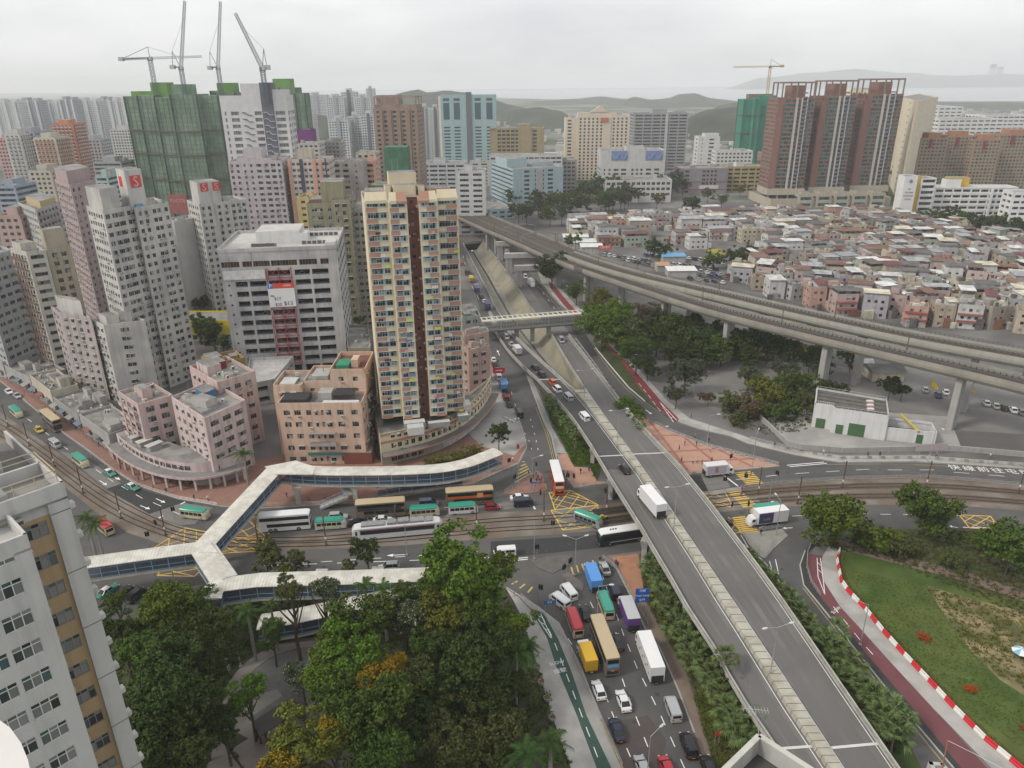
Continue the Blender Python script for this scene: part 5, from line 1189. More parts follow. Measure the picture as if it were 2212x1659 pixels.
a_,c_=v2(tk[0]),v2(tk[1]);dd=(c_-a_).normalized();nn=Vector((dd.y,-dd.x));an=math.atan2(dd.y,dd.x);sq=a_.lerp(c_,.55)+nn*.12-b.o.xy
emb=M('emblem_red',(.58,.06,.05),.7,.06,1)
MB().box(-1.8,-.05,.6,1.8,.05,4.2).build('emblem',emb,b.t,(sq.x,sq.y,65.6),an);lettering('S',4.4,wht2,(sq.x+nn.x*.1,sq.y+nn.y*.1,67.8),(R(90),0,an),b.t,name='emblem_letter',ext=.02,sx=.9)
sq=v2(tk[0]).lerp(v2(tk[3]),.5)-Vector((dd.x,dd.y))*.12-b.o.xy;MB().box(-1.1,-.05,.5,1.1,.05,3.6).build('emblem',emb,b.t,(sq.x,sq.y,65.8),an+R(90))
b.box(inset(v2_,.06,.26,.02,.1),59.6,61.2,M('tarp_blue',(.10,.3,.45),.8,.1,1),'roof_shed');b.clutter(v2_,59.6,3,wht,2);b.done()
b=Bld('apartment_tower','second white apartment tower with red S emblem, further back beside the green netting','apartment tower',P(465,440,49))
v1=LFR(49,(404,437),(430,446),(533,435));b.volume(v1,0,49,2.75,[wht2,wht2],S(cols=[(.07,1.3),(.2,1.3),(.4,1.3),(.55,1.3),(.7,1.5),(.82,1.5),(.93,1.3)],h=1.4,ac=.4,hood=.3),{3:S(bay=2.6,w=1.4)})
tk=inset(v1,.05,.5,.1,.7);b.box(tk,48.8,58.5,wht2,'water_tank');a_,c_=v2(tk[0]),v2(tk[1]);dd=(c_-a_).normalized();nn=Vector((dd.y,-dd.x));an=math.atan2(dd.y,dd.x)
for f_ in(.3,.85):sq=a_.lerp(c_,f_)+nn*.12-b.o.xy;MB().box(-1.6,-.05,0,1.6,.05,3.4).build('emblem',emb,b.t,(sq.x,sq.y,54.6),an);lettering('S',4.0,wht2,(sq.x+nn.x*.1,sq.y+nn.y*.1,56.2),(R(90),0,an),b.t,name='emblem_letter',ext=.02)
b.clutter(v1,49,3,wht2,2);b.done()
block3('apartment_slab','plain windowless pale slab squeezed between the two S emblem towers',42,(366,476),(376,484),(418,476),3,W_('plain_pale',(.46,.455,.44),streak=.12),None,{},1,None,'building')
block3('apartment_tower','mauve tower with a blank right wall and a stepped roof room behind the S tower',60,(119,392),(152,405),(207,392),2.9,mauve,S(cols=[(.1,1.3),(.3,1.5)],h=1.4,ac=.4,hood=.3),{3:S(bay=3,w=1.5,ac=.4,hood=.4)},1,[(.05,.95,.15,.95,5.5,mauve)],'apartment tower')
block3('apartment_tower','grey balconied tower with a beige roof canopy left of the mauve tower',46,(40,442),(78,458),(126,442),2.9,W_('dirty_white',(.42,.42,.40),streak=.4),S(bay=3.4,w=2.2,h=1.5,ac=.4,kind='trans',balc=greyw),{3:S(bay=3,w=1.6,ac=.5)},2,[(.3,1.0,.1,.9,3.2,M('canopy_tan',(.45,.36,.2),.8,.1,1))],'apartment tower')
block3('apartment_tower','beige tower with ribbed cream balconies below the mauve tower roof',44,(82,452),(88,462),(140,445),2.9,beige,S(bay=2.6,w=1.7,h=1.4,ac=.3),{},1,None,'apartment tower')
# low podiums and shops along the left street
pl0=resample([P3(*q,0) for q in((-40,792),(0,812),(55,834),(132,897),(192,942),(250,984))],1.0);nseg=len(pl0)//5
for i,(h,dp,wl) in enumerate(((5.5,9,greyw),(4.6,11,concw),(6.0,8,beige),(4.4,10,W_('podium_grey',(.3,.29,.28))),(5.2,9,concw))):
 seg=pl0[i*nseg:(i+1)*nseg];o2=offset(pl0,dp)[i*nseg:(i+1)*nseg];pts=[seg[0],seg[-1],o2[-1],o2[0]];pts=[tuple(q[:2]) for q in pts]
 bb=simple('shop_podium','low cluttered shop podium along the left street, %s from the far end'%ordinal(i),'shops',pts,h,h,wl,S(bay=3.6,w=2.8,h=2.3,sill=.2,depth=.8,ac=.6,kind='pane',glass=MATS['shop_front']),{},7,None,.8,group='shop podiums of the left street')
 # ================================================================== BLOCKS BEHIND THE CAR PARK
p_,h_=front(493,605,356,380,22,6,349)
simple('apartment_tower','pale lavender apartment tower with paired window columns behind the car park','apartment tower',p_,h_,2.8,lav,S(cols=[(.06,1.3),(.17,1.3),(.30,1.0),(.42,1.0),(.56,2.2),(.70,2.2),(.83,2.2),(.94,1.3)],h=1.4,ac=.4,hood=.3,kind='trans'),{3:S(bay=3,w=1.5)},2,[(.28,.62,.1,.7,6.5),(.15,.8,.05,.8,2.2)])
orange=W_('salmon',(.58,.33,.25),streak=.12);navy=W_('navy',(.075,.075,.11),streak=.1)
p_,h_=front(622,708,351,385,18,4,346)
b=Bld('apartment_tower','salmon and white tower with navy vertical stripes behind the olive block','apartment tower',p_[0]);b.volume(p_,0,h_,2.95,[W_('offwhite_pink',(.55,.48,.44)),orange],S(cols=[(.13,1.5),(.24,1.5),(.42,1.5),(.53,1.5),(.71,1.2),(.87,1.3),(.96,1.3)],h=1.35,ac=.25,kind='trans'),{3:S(bay=3)})
for f0,f1,mt in((-.01,.07,orange),(.28,.36,navy),(.59,.68,orange),(.76,.82,orange),(.905,.935,navy)):
 q=inset(p_,f0,f1,-.02,.01);b.box(q,0,h_+1.1,mt,'wall_stripe')
b.box(inset(p_,.2,.55,.3,.8),h_,h_+5.5,beige);b.clutter(p_,h_,2);b.done()
p_,h_=front(663,722,446,292,22,8,444)
b=Bld('apartment_tower','olive stained tower with a big blank roof tank right behind the car park','apartment tower',p_[0]);SpO=S(cols=[(.35,4.2),(.82,2.0)],h=1.4,ac=.2,kind='trans',frame=fr_w)
b.volume(p_,0,h_,3.2,[olive,olive],SpO);q=inset(p_,.86,1.55,-.05,1.0);b.volume(q,0,h_+1.2,2.9,[olive,olive],S(bay=2.6,w=1.6,h=1.5,ac=.55,hood=.4));b.box(inset(p_,.5,1.3,.2,.8),h_,h_+8.5,olive,'water_tank');b.box(inset(p_,.05,.5,.2,.7),h_,h_+1.9,M('shed_brown',(.2,.12,.11),.8,.15,1),'roof_shed');q2=inset(p_,1.5,2.1,.1,1.5);b.volume(q2,0,h_-3,2.9,[W_('olive2',(.30,.28,.22),streak=.35)]*2,S(bay=2.6,w=1.5,ac=.5,hood=.4));b.done()
p_,h_=front(706,772,352,430,20,2);simple('tenement_tower','dingy grey tenement tower with red lit strips behind the salmon tower','apartment tower',p_,h_,3.0,W_('dingy',(.30,.275,.26),streak=.4),S(cols=[(.24,5.2),(.62,4.2),(.88,2.4)],h=1.4,ac=.4,kind='trans'),{},3)
p_,h_=front(752,783,352,405,16,2);simple('tenement_tower','unpainted grey side wall block beside the small salmon tower','apartment tower',p_,h_,3.0,W_('dingy2',(.34,.31,.29),streak=.4),S(bay=6,w=1.0,h=1.2,skip=.3),{},2)
p_,h_=front(778,806,352,420,16);simple('apartment_tower','narrow salmon and white tower with orange awnings left of the green scaffolding','apartment tower',p_,h_,2.95,orange,S(cols=[(.22,.7),(.6,1.8),(.85,1.8)],h=1.35,hood=.3),{},1)
p_,h_=front(640,668,430,345,14);simple('tenement','small yellow block between the lavender and salmon towers','building',p_,h_,3.0,W_('yellow',(.55,.43,.2)),S(bay=4,w=1.8,h=1.2),{},1)
# small buildings in the lane between car park and tower
for lab,pts,h,wl in(('cluttered low lane house with a red awning beside the cream tower',[P(770,905),P(818,905),P(815,865),P(770,865)],6,concw),('grey lane house roofed with tin behind the red awning',[P(765,862),P(812,862),P(808,820),P(762,820)],8,greyw),('dark roofed lane house at the far end of the lane',[P(757,815),P(806,815),P(800,760),P(752,760)],10,olive)):
 simple('lane_house',lab,'building',pts,h,3,wl,S(bay=3,w=1.4,ac=.4),{},5)
MB().prism(ccw(PL([(772,903),(818,903),(818,912),(772,912)],6)),5.2,5.5).build('awning',M('awning_red',(.28,.03,.06),.8,.1,1),label='red fabric awning over the lane beside the cream tower',category='awning')
# pink blocks right of the tower
b_,pts_=block3('tenement','pink tenement with roof gardens to the right of the cream tower',15.5,(998,752),(1012,762),(1058,752),3.0,W_('pink_brown',(.45,.31,.27),streak=.3),S(bay=3.4,w=1.7,h=1.4,ac=.5,hood=.4),{},4)
block3('tenement','pink tenement with a roof terrace of potted plants next to the side street',17.5,(1000,722),(1003,732),(1056,722),3.0,W_('pink_brown',()),S(bay=3.4,w=1.7,h=1.4,ac=.4,hood=.4),{},5,[(.1,.5,.3,.7,2.4)])
block3('tenement','low green roofed block beside the side street beyond the pink tenements',9,(990,668),(1000,690),(1038,686),3.0,concw,S(bay=3.4,w=1.7),{},5,[(.1,.5,.1,.6,1.6,M('roof_green',(.08,.24,.17),.7,.1,1)),(.55,.95,.4,.8,1.4,M('roof_green',()))])
# ================================================================== NEAR-LEFT BLOCK
zn=66.5;c0=v2(P(137,1040,zn));c1=v2(P(0,1088,zn));fd=(c1-c0).normalized();fn=Vector((-fd.y,fd.x));fn=fn if fn.y<0 else-fn
nearw=W_('near_white',(.48,.47,.45),streak=.22,fine=.06);tanp=W_('tan_panel',(.38,.275,.155),streak=.18);dgm=M('near_trim',(.40,.38,.33),.9,.15,.6)
def npnt(a,o):q=c0+fd*a+fn*o;return(q.x,q.y)
bcor=v2(P(58,1154,zn-1))-c0;sA,sB=bcor.dot(fd),bcor.dot(fn)
b=Bld('apartment_block','near white apartment block with a tan recessed window strip, cut by the left frame edge','apartment block',npnt(2,-6));b.near=True
mb=MB();L0=b.loc
SpN=S(bay=3.0,w=1.75,h=1.35,sill=.95,kind='trans',ac=0,depth=.14,frame=fr_w,glass=Mglass('near_glass',[DK2,(.16,.17,.16),(.05,.1,.1),CUR,(.1,.11,.1),(.2,.2,.19),(.03,.03,.03)]))
strip0=1.45
# order keeps the outside on the right-hand side of each run
b.facade(mb,L0(npnt(strip0,0)),L0(npnt(0,0)),0,zn,2.77,None,0)
b.facade(mb,L0(npnt(sA,-.35)),L0(npnt(strip0,-.35)),0,zn-2.4,2.77,S(cols=[(max(.6,sA-strip0-1.15),1.7)],h=1.35,sill=1.05,kind='trans',ac=.0,depth=.1,frame=fr_g,glass=MATS['near_glass']),2,2)
b.facade(mb,L0(npnt(strip0,-.35)),L0(npnt(strip0,0)),0,zn-2.4,2.77,None,0);b.facade(mb,L0(npnt(sA,-.35)),L0(npnt(strip0,-.35)),zn-2.4,zn,2.4,None,0)
b.facade(mb,L0(npnt(sA+9,sB)),L0(npnt(sA,sB)),0,zn-1,2.77,S(cols=[(9-2.05,1.9),(9-4.25,1.9),(9-6.9,1.9)],h=1.4,sill=1.0,kind='trans',ac=0,depth=.14,frame=fr_w,glass=MATS['near_glass']),0)
b.facade(mb,L0(npnt(sA,sB)),L0(npnt(sA,-.4)),0,zn-1,2.77,None,0);b.facade(mb,L0(npnt(0,0)),L0(npnt(0,-14)),0,zn,2.77,None,0)
mb.build('wall',[nearw,dgm,tanp],b.t)
for i in range(24):
 z=zn-2.9-i*2.77;q=b.loc(npnt(sA-.45,-.2));OB('air_conditioner',ac_mesh(),b.t,(q[0],q[1],z+.7),math.atan2(fn.y,fn.x)-math.pi/2);q=b.loc(npnt(-.02,-.8));OB('air_conditioner',ac_mesh(),b.t,(q[0],q[1],z+.2),math.atan2(-fd.y,-fd.x)-math.pi/2)
 q0,q1=b.loc(npnt(0,.015)),b.loc(npnt(strip0,.015))
 if i%2==0:MB().beam((*q0,z+.5),(*q1,z+.5),.02,.05).build('wall_joint',fr_d,b.t)
def slab(a0,a1,o0,o1,z,mat=roof_l):MB().prism([b.loc(q) for q in ccw([npnt(a0,o0),npnt(a1,o0),npnt(a1,o1),npnt(a0,o1)])],z-.3,z,0).build('roof',mat,b.t)
def wallp(p,q,z0,z1,th=.22,mat=nearw):MB().beam((*b.loc(npnt(*p)),(z0+z1)/2),(*b.loc(npnt(*q)),(z0+z1)/2),th,z1-z0).build('parapet',mat,b.t)
slab(0,14,-14,0,zn-1.2,roof_m);slab(sA,sA+12,-.4,sB,zn-2.0)
for p,q in(((0,-.1),(14,-.1)),((.1,0),(.1,-14)),((0,-5),(14,-5))):wallp(p,q,zn-1.3,zn)
wallp((sA+.1,sB),(sA+.1,-.4),zn-2.1,zn-.95);wallp((sA,sB-.1),(sA+12,sB-.1),zn-2.1,zn-.95)
mb=MB()
for z in(.5,1.0):
 for p,q in(((.3,-.3),(14,-.3)),((.3,-.3),(.3,-5)),((.3,-5),(14,-5))):mb.beam((*b.loc(npnt(*p)),zn+z),(*b.loc(npnt(*q)),zn+z),.06,.06)
for i in range(10):mb.beam((*b.loc(npnt(.3+1.5*i,-.3)),zn),(*b.loc(npnt(.3+1.5*i,-.3)),zn+1),.05,.05)
mb.build('railing',M('rail_tan',(.42,.36,.26),.7,.1,1),b.t)
b.box([npnt(2.2,-7.5),npnt(14,-7.5),npnt(14,-13),npnt(2.2,-13)],zn-1.3,zn+2.6,nearw,'stair_house',roof_l);b.box([npnt(3.5,-1.5),npnt(14,-1.5),npnt(14,-4.2),npnt(3.5,-4.2)],zn-1.3,zn-.2,nearw,'water_tank',M('roof_mottled',(.25,.25,.24),.9,.3,.8));b.done()
# bright window-sill of the viewpoint's own building
MB().prism(ccw(PL([(0,1556),(22,1572),(45,1604),(60,1640),(70,1690),(-90,1720),(-110,1540)],92.5)),92.2,92.5).build('window_ledge',M('ledge_white',(.62,.6,.57),.9,.06,6),label='bright white ledge of the viewpoint building in the bottom left corner',category='ledge')
# ================================================================== ROOF CORNER, BOTTOM RIGHT
zc=60.0;cc=v2(P(1640,1590,zc));e1=(v2(P(1560,1668,zc))-cc).normalized();e2=(v2(P(1760,1668,zc))-cc).normalized()
roofw=W_('roof_corner_wall',(.40,.395,.37),streak=.35,fine=.1)
b=Bld('rooftop','nearby flat rooftop corner with stained parapet at the bottom edge','rooftop',tuple(cc))
cpts=[tuple(cc),tuple(cc+e1*9),tuple(cc+e1*9+e2*9),tuple(cc+e2*9)]
b.volume(cpts,0,zc-1.2,3,[roofw,roofw],None,{},0,roof=M('roof_wet',(.07,.068,.065),.7,.3,.6,fine=.2))
for e in(e1,e2):MB().beam((0,0,zc-.6),(e.x*9,e.y*9,zc-.6),.24,1.25).build('parapet',roofw,b.t);MB().beam((0,0,zc+.04),(e.x*9,e.y*9,zc+.04),.32,.08).build('coping',W_('coping',(.47,.46,.41)),b.t)
mb=MB();tq=Vector((-.2,.6,zc));mb.tube([(0,0,zc),tq+Vector((0,0,1.4))],.025,4);a0=tq+Vector((-.7,.1,1.4));a1=tq+Vector((.7,-.1,1.4));mb.beam(a0,a1,.03,.03)
for i in range(9):q=a0.lerp(a1,i/8);mb.beam(q+Vector((.02,.22,0)),q-Vector((.02,.22,0)),.018,.018)
mb.build('television_aerial',M('galvanised',()),b.t);b.done()
cq=v2(P(2045,1618,zc));b=Bld('rooftop','second nearby rooftop edge with a leaning pole at the bottom right','rooftop',tuple(cq));b.volume([(cq.x-1.0,cq.y-.2),(cq.x-.2,cq.y-.3),(cq.x+.2,cq.y-4),(cq.x-1.4,cq.y-4)],0,zc-1,3,[roofw,roofw],None,{},.3);MB().tube([(-.6,-.9,zc-1.2),(-.05,.05,zc+.6)],.04,5).build('pole',M('rust',(.2,.1,.06),.8,.2,1),b.t);MB().tube([(-.05,.05,zc+.6),(1.4,-.5,zc+.1),(3,-1.3,zc-.4)],.015,4).build('wire',fr_w,b.t);b.done()
# ================================================================== PUMP HOUSE
pw=W_('pump_white',(.60,.60,.60),streak=.2);SpG=None
pa,pb=v2(P(1752,928)),v2(P(1910,952));d=(pb-pa).normalized();n=Vector((-d.y,d.x));L=(pb-pa).length
def pq(s,o):q=pa+d*s+n*o;return(q.x,q.y)
b=Bld('pump_house','white flat-roofed pump house with green roller doors below the viaduct','building',pq(L/2,6));hh=7.2
b.volume([pq(0,2),pq(L*.25,2),pq(L*.27,0),pq(L,0),pq(L,13),pq(0,15)],0,hh,hh,[pw,pw],None,{},.5,roof=M('pump_roof',(.12,.115,.105),.95,.2,.6))
grn=M('door_green',(.06,.13,.06),.7,.08,1)
for s0,s1,z1,o_ in((.05,.18,3.0,2),(.33,.43,2.8,0),(.50,.72,3.8,0)):q0,q1=b.loc(pq(L*s0,o_-.06)),b.loc(pq(L*s1,o_-.06));MB().beam((*q0,z1/2+.1),(*q1,z1/2+.1),.1,z1).build('roller_door',grn,b.t)
mb=MB()
for k in range(4):q0,q1=b.loc(pq(.6,4+2.9*k)),b.loc(pq(L-.6,2.6+2.9*k));MB().beam((*q0,hh+.12),(*q1,hh+.12),.9,.3).build('roof_rib',M('pump_roof',()),b.t)
for k in range(3):q=b.loc(pq(L*.76,3.5+3*k));MB().box(-.9,-.55,0,.9,.55,.7).build('roof_vent',M('vent_white',(.65,.55,.52),.7,.1,1),b.t,(*q,hh))
for a_,c_ in((pq(.3,2.3),pq(.3,14.5)),(pq(.3,2.3),pq(L*.26,2.3)),(pq(L*.28,.3),pq(L-.3,.3)),(pq(L-.3,.3),pq(L-.3,12.7)),(pq(.3,14.5),pq(L-.3,12.7))):
 mb=MB();a2,c2=b.loc(a_),b.loc(c_)
 for z in(.6,1.2):mb.beam((*a2,hh+z),(*c2,hh+z),.06,.06)
 for i in range(9):q=lerp2(a2,c2,i/8);mb.beam((*q,hh),(*q,hh+1.2),.06,.06)
 mb.build('railing',fr_w,b.t)
b.volume([pq(L,.6),pq(L*1.66,2.2),pq(L*1.62,9),pq(L,8)],0,3.4,3.4,[pw,pw],None,{},.6,roof=M('tank_dark',(.03,.03,.032),.5,.2,.5),roofz=1.2)
q=Vector((*b.loc(pq(L*1.2,9)),5.0));q2=Vector((*b.loc(pq(L*1.42,1.2)),3.8));MB().beam(q,q2,.5,.6).build('crane_beam',M('crane_yellow',(.5,.38,.08),.7,.1,1),b.t)
for s0 in(.28,.62):q0,q1=b.loc(pq(L*(1+s0*.66),1.0+s0)),b.loc(pq(L*(1+s0*.66)+1.6,1.1+s0));MB().beam((*q0,1.4),(*q1,1.4),.2,2.6).build('door',grn,b.t)
b.done()
b=Bld('yellow_annexe','bright yellow two-storey annexe left of the car park','building',P(450,700));q=[P(408,722,3),P(505,722,3),P(505,700,3),P(408,700,3)];b.volume(q,3.0,8.2,5,[W_('bright_yellow',(.62,.5,.03),streak=.08)]*2,S(cols=[(.5,4.0),(.15,4)][:1],h=2.2,sill=1.6,kind='pane'),{},.6);b.box(q,0,3.0,concw,'base');b.done()
aw_r=random.Random(14);AWC=[(.25,.25,.24),(.12,.16,.2),(.2,.09,.08),(.16,.15,.14),(.3,.26,.18),(.33,.32,.3)]
for i,(p,a) in enumerate(along([P3(*q,0) for q in((20,828),(70,862),(135,912),(195,955),(240,985))],6.7)):
 c=AWC[i%6];t=thing('awning','shop awning along the left street pavement, %s from the far end'%ordinal(i),'awning',p,a,'awnings of the left street');MB().add([(-1.7,0,2.6),(1.7,0,2.6),(1.7,2.2,3.3),(-1.7,2.2,3.3),(-1.7,0,2.4),(1.7,0,2.4)],[(0,1,2,3),(4,5,1,0)]).build('canopy',M('awn_%d'%(i%6),c,.8,.15,1),t)
 for x in(-1.6,1.6):MB().beam((x,.1,0),(x,.1,2.6),.07,.07).build('post',fr_g,t)
 MB().box(-1.5,1.4,0,1.5,2.2,aw_r.uniform(.7,1.3)).build('counter',M('awn_%d'%((i+2)%6),c),t)
 # ================================================================== CONSTRUCTION TOWERS IN NETTING
net=M('green_net',(.17,.245,.175),.9,.18,.12,fine=.1,alt=(.215,.29,.22),altscale=.06,streak=.25);net_l=M('green_net_light',(.14,.27,.08),.9,.15,.2);net_t=M('teal_net',(.03,.26,.19),.9,.12,.1,streak=.2);belt=M('scaffold_belt',(.20,.15,.10),.9,.2,.5);netpole=M('bamboo',(.12,.165,.115),.9,.2,1)
def netted(label,vols,org,belts,nm=net,ribs=3.2,rows=3.0,tops=()):
 b=Bld('building_under_construction',label,'construction',org);T=b.t
 for pts,h in vols:
  p=[b.loc(q) for q in ccw(pts)];n=len(p);MB().prism(p,0,h).build('netting',nm,T)
  for i in range(n):
   a,c=Vector((*p[i],0)),Vector((*p[(i+1)%n],0));d=c-a;L=d.length;d.normalize();o_=Vector((d.y,-d.x,0));mid=(a+c)/2+b.o
   if o_.dot(-mid)<0:continue
   mb=MB()
   for k in range(int(h/rows)):z=rows*(k+1);mb.beam(a+o_*.12+Vector((0,0,z)),c+o_*.12+Vector((0,0,z)),.1,.12)
   for k in range(1,int(L/ribs)+1):q=a+d*(k*ribs)+o_*.1;mb.beam(q,q+Vector((0,0,h)),.16,.16)
   mb.build('scaffold_grid',netpole,T,kind='stuff');MB().beam(a+d*.9+o_*.3,a+d*.9+o_*.3+Vector((0,0,h)),1.8,.5).build('net_recess_shade',M('net_dark',(.065,.10,.075),.9,.15,.3),T)  # dark green strip stands in for the shade of recesses between net facets
   for z in belts:
    if z<h:MB().beam(a+o_*.5+Vector((0,0,z)),c+o_*.5+Vector((0,0,z)),1.2,.5).build('scaffold_belt',belt,T)
 for pts,z0,z1,mt in tops:MB().prism([b.loc(q) for q in ccw(pts)],z0,z1).build('netting',mt,T)
 return b
def fz(u0,u1,v,Y,dep,yaw=0):p,h=front(u0,u1,v,Y,dep,yaw);return p,h
vols=[fz(265,297,208,572,20),fz(293,331,206,560,26),fz(330,366,211,550,24),fz(364,420,204,545,30,4),fz(416,466,206,555,26,6)]
p1,h1=fz(323,359,178,572,12);p2,h2=fz(370,408,182,556,12);p3,h3=fz(282,330,197,576,10);p4,h4=fz(412,420,197,552,8)
netted('tall towers wrapped in green netting below two luffing cranes',[(p,h) for p,h in vols],(-230,570),(14,32,50,66),tops=[(p1,85,h1,net_l),(p2,85,h2,net),(p3,85,h3,net_l)])
vols=[fz(462,505,200,590,26),fz(452,480,196,600,16)];p1,h1=fz(467,503,179,596,12)
netted('green netted tower half hidden behind the white stair-striped tower',vols,(-190,600),(14,32,50,66),tops=[(p1,85,h1,net_l)])
vols=[fz(600,637,189,575,18),fz(634,656,201,570,16)];p1,h1=fz(588,625,170,585,12)
netted('green netted tower standing to the right of the white stair-striped tower',vols,(-160,580),(30,50),tops=[(p1,85,h1,net_l)])
vols=[fz(1607,1637,214,900,22),fz(1632,1645,212,892,18),fz(1640,1677,206,900,24)]
netted('tower wrapped in bright teal netting under a yellow crane on the right',vols,(280,910),(20,40,60),net_t,tops=[(fz(1618,1668,203,905,10)[0],70,ZAT(1640,203,905),belt)])
netted('small block wrapped in green mesh and bamboo just behind the cream tower',[fz(800,842,400,330,14),fz(838,882,374,326,14)],(-60,335),(),M('mesh_green',(.10,.17,.11),.9,.3,.4,alt=(.2,.2,.15),altscale=.25),1.6,2.4,tops=[(fz(830,880,342,332,10)[0],ZAT(850,385,332),ZAT(850,318,332),M('mesh_green2',(.07,.15,.10),.9,.3,.4))])
# red hoarding with lettering at the foot of the netted towers
hb_=v2((XAT(368,452,540),540));MB().box(0,-.3,ZAT(368,462,540),13,.3,ZAT(368,420,540)).build('hoarding',M('hoarding_red',(.32,.10,.09),.8,.15,.4),None,(hb_.x,hb_.y,0),label='faded red advertisement hoarding at the foot of the green netting',category='hoarding')
o_=lettering('YUCCIE',3.4,M('letter_pink',(.55,.35,.33),.8,.1,1),(hb_.x+6.5,hb_.y-.35,ZAT(368,434,540)),(R(90),0,0),name='hoarding_letter');o_.parent=bpy.data.objects['hoarding'];o_.location=(6.5,-.35,ZAT(368,434,540));del o_['kind']
# ================================================================== WHITE STAIR-STRIPED TOWER
wst=W_('bright_white',(.60,.595,.585),streak=.08);slate=W_('slate',(.14,.145,.175),streak=.05);gp=W_('grey_panel',(.36,.36,.36),streak=.05)
p_,h_=front(474,614,214,470,22,5,206);b=Bld('office_tower','white tower with a dark slate stripe and zigzag ledges below a crane','tower',p_[0])
SpW=S(cols=[(.06,1.0),(.2,4.6),(.55,4.2),(.655,2.2),(.885,5.6)],h=2.1,sill=1.0,ac=0,depth=.5,kind='plain',glass=Mglass('louvre_grey',[(.2,.2,.2),(.25,.25,.25),(.16,.16,.17)]),f1=22)
b.volume(p_,0,h_,3.7,[wst,wst],SpW,{3:None});hc=ZAT(548,180,470)
for f0,f1,mt,z1 in((.33,.62,wst,hc),(.62,.795,slate,hc+.4),(.795,1.01,wst,ZAT(600,193,470))):b.box(inset(p_,f0,f1,-.03 if mt is slate else .02,.5),0 if mt is slate else h_-1,z1,mt,'wall_core')
e0,e1_=v2(p_[0])-b.o.xy,v2(p_[1])-b.o.xy
for k in range(17):
 z=h_-9.5-k*3.7
 for f0,mt,oo in((.31,fr_d,.25),(.64,wst,1.0)):
  def q(f,dz):t=e0.lerp(e1_,f);return Vector((t.x,t.y-oo,z+dz))
  mb=MB();pth=[q(f0,.9),q(f0+.05,.9),q(f0+.09,-.6),q(f0+.15,-.6)]
  for a_,c_ in zip(pth,pth[1:]):mb.beam(a_,c_,.5,.3)
  mb.build('zigzag_ledge',mt,b.t)
b.box(inset(p_,.0,.3,.1,.5),h_,h_+1.2,M('purple',(.18,.05,.16),.8,.1,1),'roof_band');b.done()
# ================================================================== MIDDLE-DISTANCE BLOCKS
def far(name,label,u0,u1,v,Y,dep,fh,wall,spec,yaw=0,pent=None,v1=None,edges={},clut=2,cat='building',parapet=1.0):
 p,h=front(u0,u1,v,Y,dep,yaw,v1);return simple(name,label,cat,p,h,fh,wall,spec,edges,clut,pent,parapet),p,h
FG=dict(glass=GLF,ac=0)
brn=W_('brownpink',(.30,.225,.185),streak=.35);
b_,p_,h_=far('apartment_tower','brown weathered tower with an open roof frame left of the teal tower',806,902,237,520,24,2.95,brn,S(cols=[(.1,2.0),(.27,2.2),(.48,2.2),(.68,2.2),(.9,1.6)],h=1.4,**FG),-4,[(.05,.55,.2,.8,9),(.02,.98,.1,.9,3.2)])
mb=MB();q=[Vector((*b_.loc(t),0)) for t in inset(p_,.03,.97,.05,.9)]
for i in range(4):
 mb=MB();mb.beam(q[i]+Vector((0,0,h_+8)),q[(i+1)%4]+Vector((0,0,h_+8)),.7,.8);mb.beam(q[i]+Vector((0,0,h_)),q[i]+Vector((0,0,h_+8)),.7,.7);t=q[i].lerp(q[(i+1)%4],.5);mb.beam(t+Vector((0,0,h_)),t+Vector((0,0,h_+8)),.6,.6);mb.build('roof_frame',brn,b_.t)
for f in(.18,.38,.58,.8,.97):b_.box(inset(p_,f-.025,f+.025,-.035,.0),0,h_,W_('brown_rib',(.27,.20,.155)),'pilaster')
teal=W_('teal',(.30,.42,.43),streak=.08);core=W_('dark_core',(.13,.14,.16),streak=.06)
b_,p_,h_=far('office_tower','pale teal office tower with a dark central core and tall louvres',951,1071,208,900,30,3.6,teal,S(cols=[(.1,7.2),(.29,7.2),(.67,7.2),(.88,7.2)],h=1.7,sill=1.0,depth=.3,f1=14,kind='plain',glass=GLB,ac=0),0,None,206,{3:None},cat='tower')
b_.box(inset(p_,.46,.555,-.03,.3),0,h_+4,core,'core_wall')
for f in(.1,.29,.67,.88):b_.box(inset(p_,f-.055,f+.055,-.006,.0),ZAT(1000,258,900),ZAT(1000,222,900),M('louvre_blue',(.05,.09,.115),.5,.1,.5),'louvre');b_.box(inset(p_,f-.055,f+.055,-.006,.0),ZAT(1000,218,900),ZAT(1000,212,900),M('louvre_blue',()),'louvre')
b_.box(inset(p_,-.04,.0,.0,.9),0,h_,W_('cream_side',(.62,.57,.45),streak=.05),'side_wall')
tan=W_('tan',(.33,.27,.165),streak=.25)
b_,p_,h_=far('factory_block','tan factory block right of the teal tower',1058,1176,279,760,30,3.7,tan,S(bay=4.2,w=3.4,h=1.9,sill=.9,margin=7,**FG),0,[(.52,.74,-.01,.5,4.5),(.0,.1,-.02,.5,1.5)])
b_.box(inset(p_,.52,.77,-.03,.1),0,h_+2,tan,'tower_wall')
hotel=W_('hotel_cream',(.60,.52,.42),streak=.08)
b_,p_,h_=far('hotel','cream hotel slab with a gabled roof crown and regular square windows',1247,1361,254,800,26,3.3,hotel,S(bay=4.2,w=1.9,h=1.9,sill=.8,margin=1.5,frame=fr_d,**FG),-2,None,252,{3:S(bay=4,w=1.8,h=1.8,**FG)})
b_.box(inset(p_,.02,.75,.1,.8),h_,h_+5,hotel,'roof_storey');q=[b_.loc(t) for t in inset(p_,.25,.6,.08,.3)]
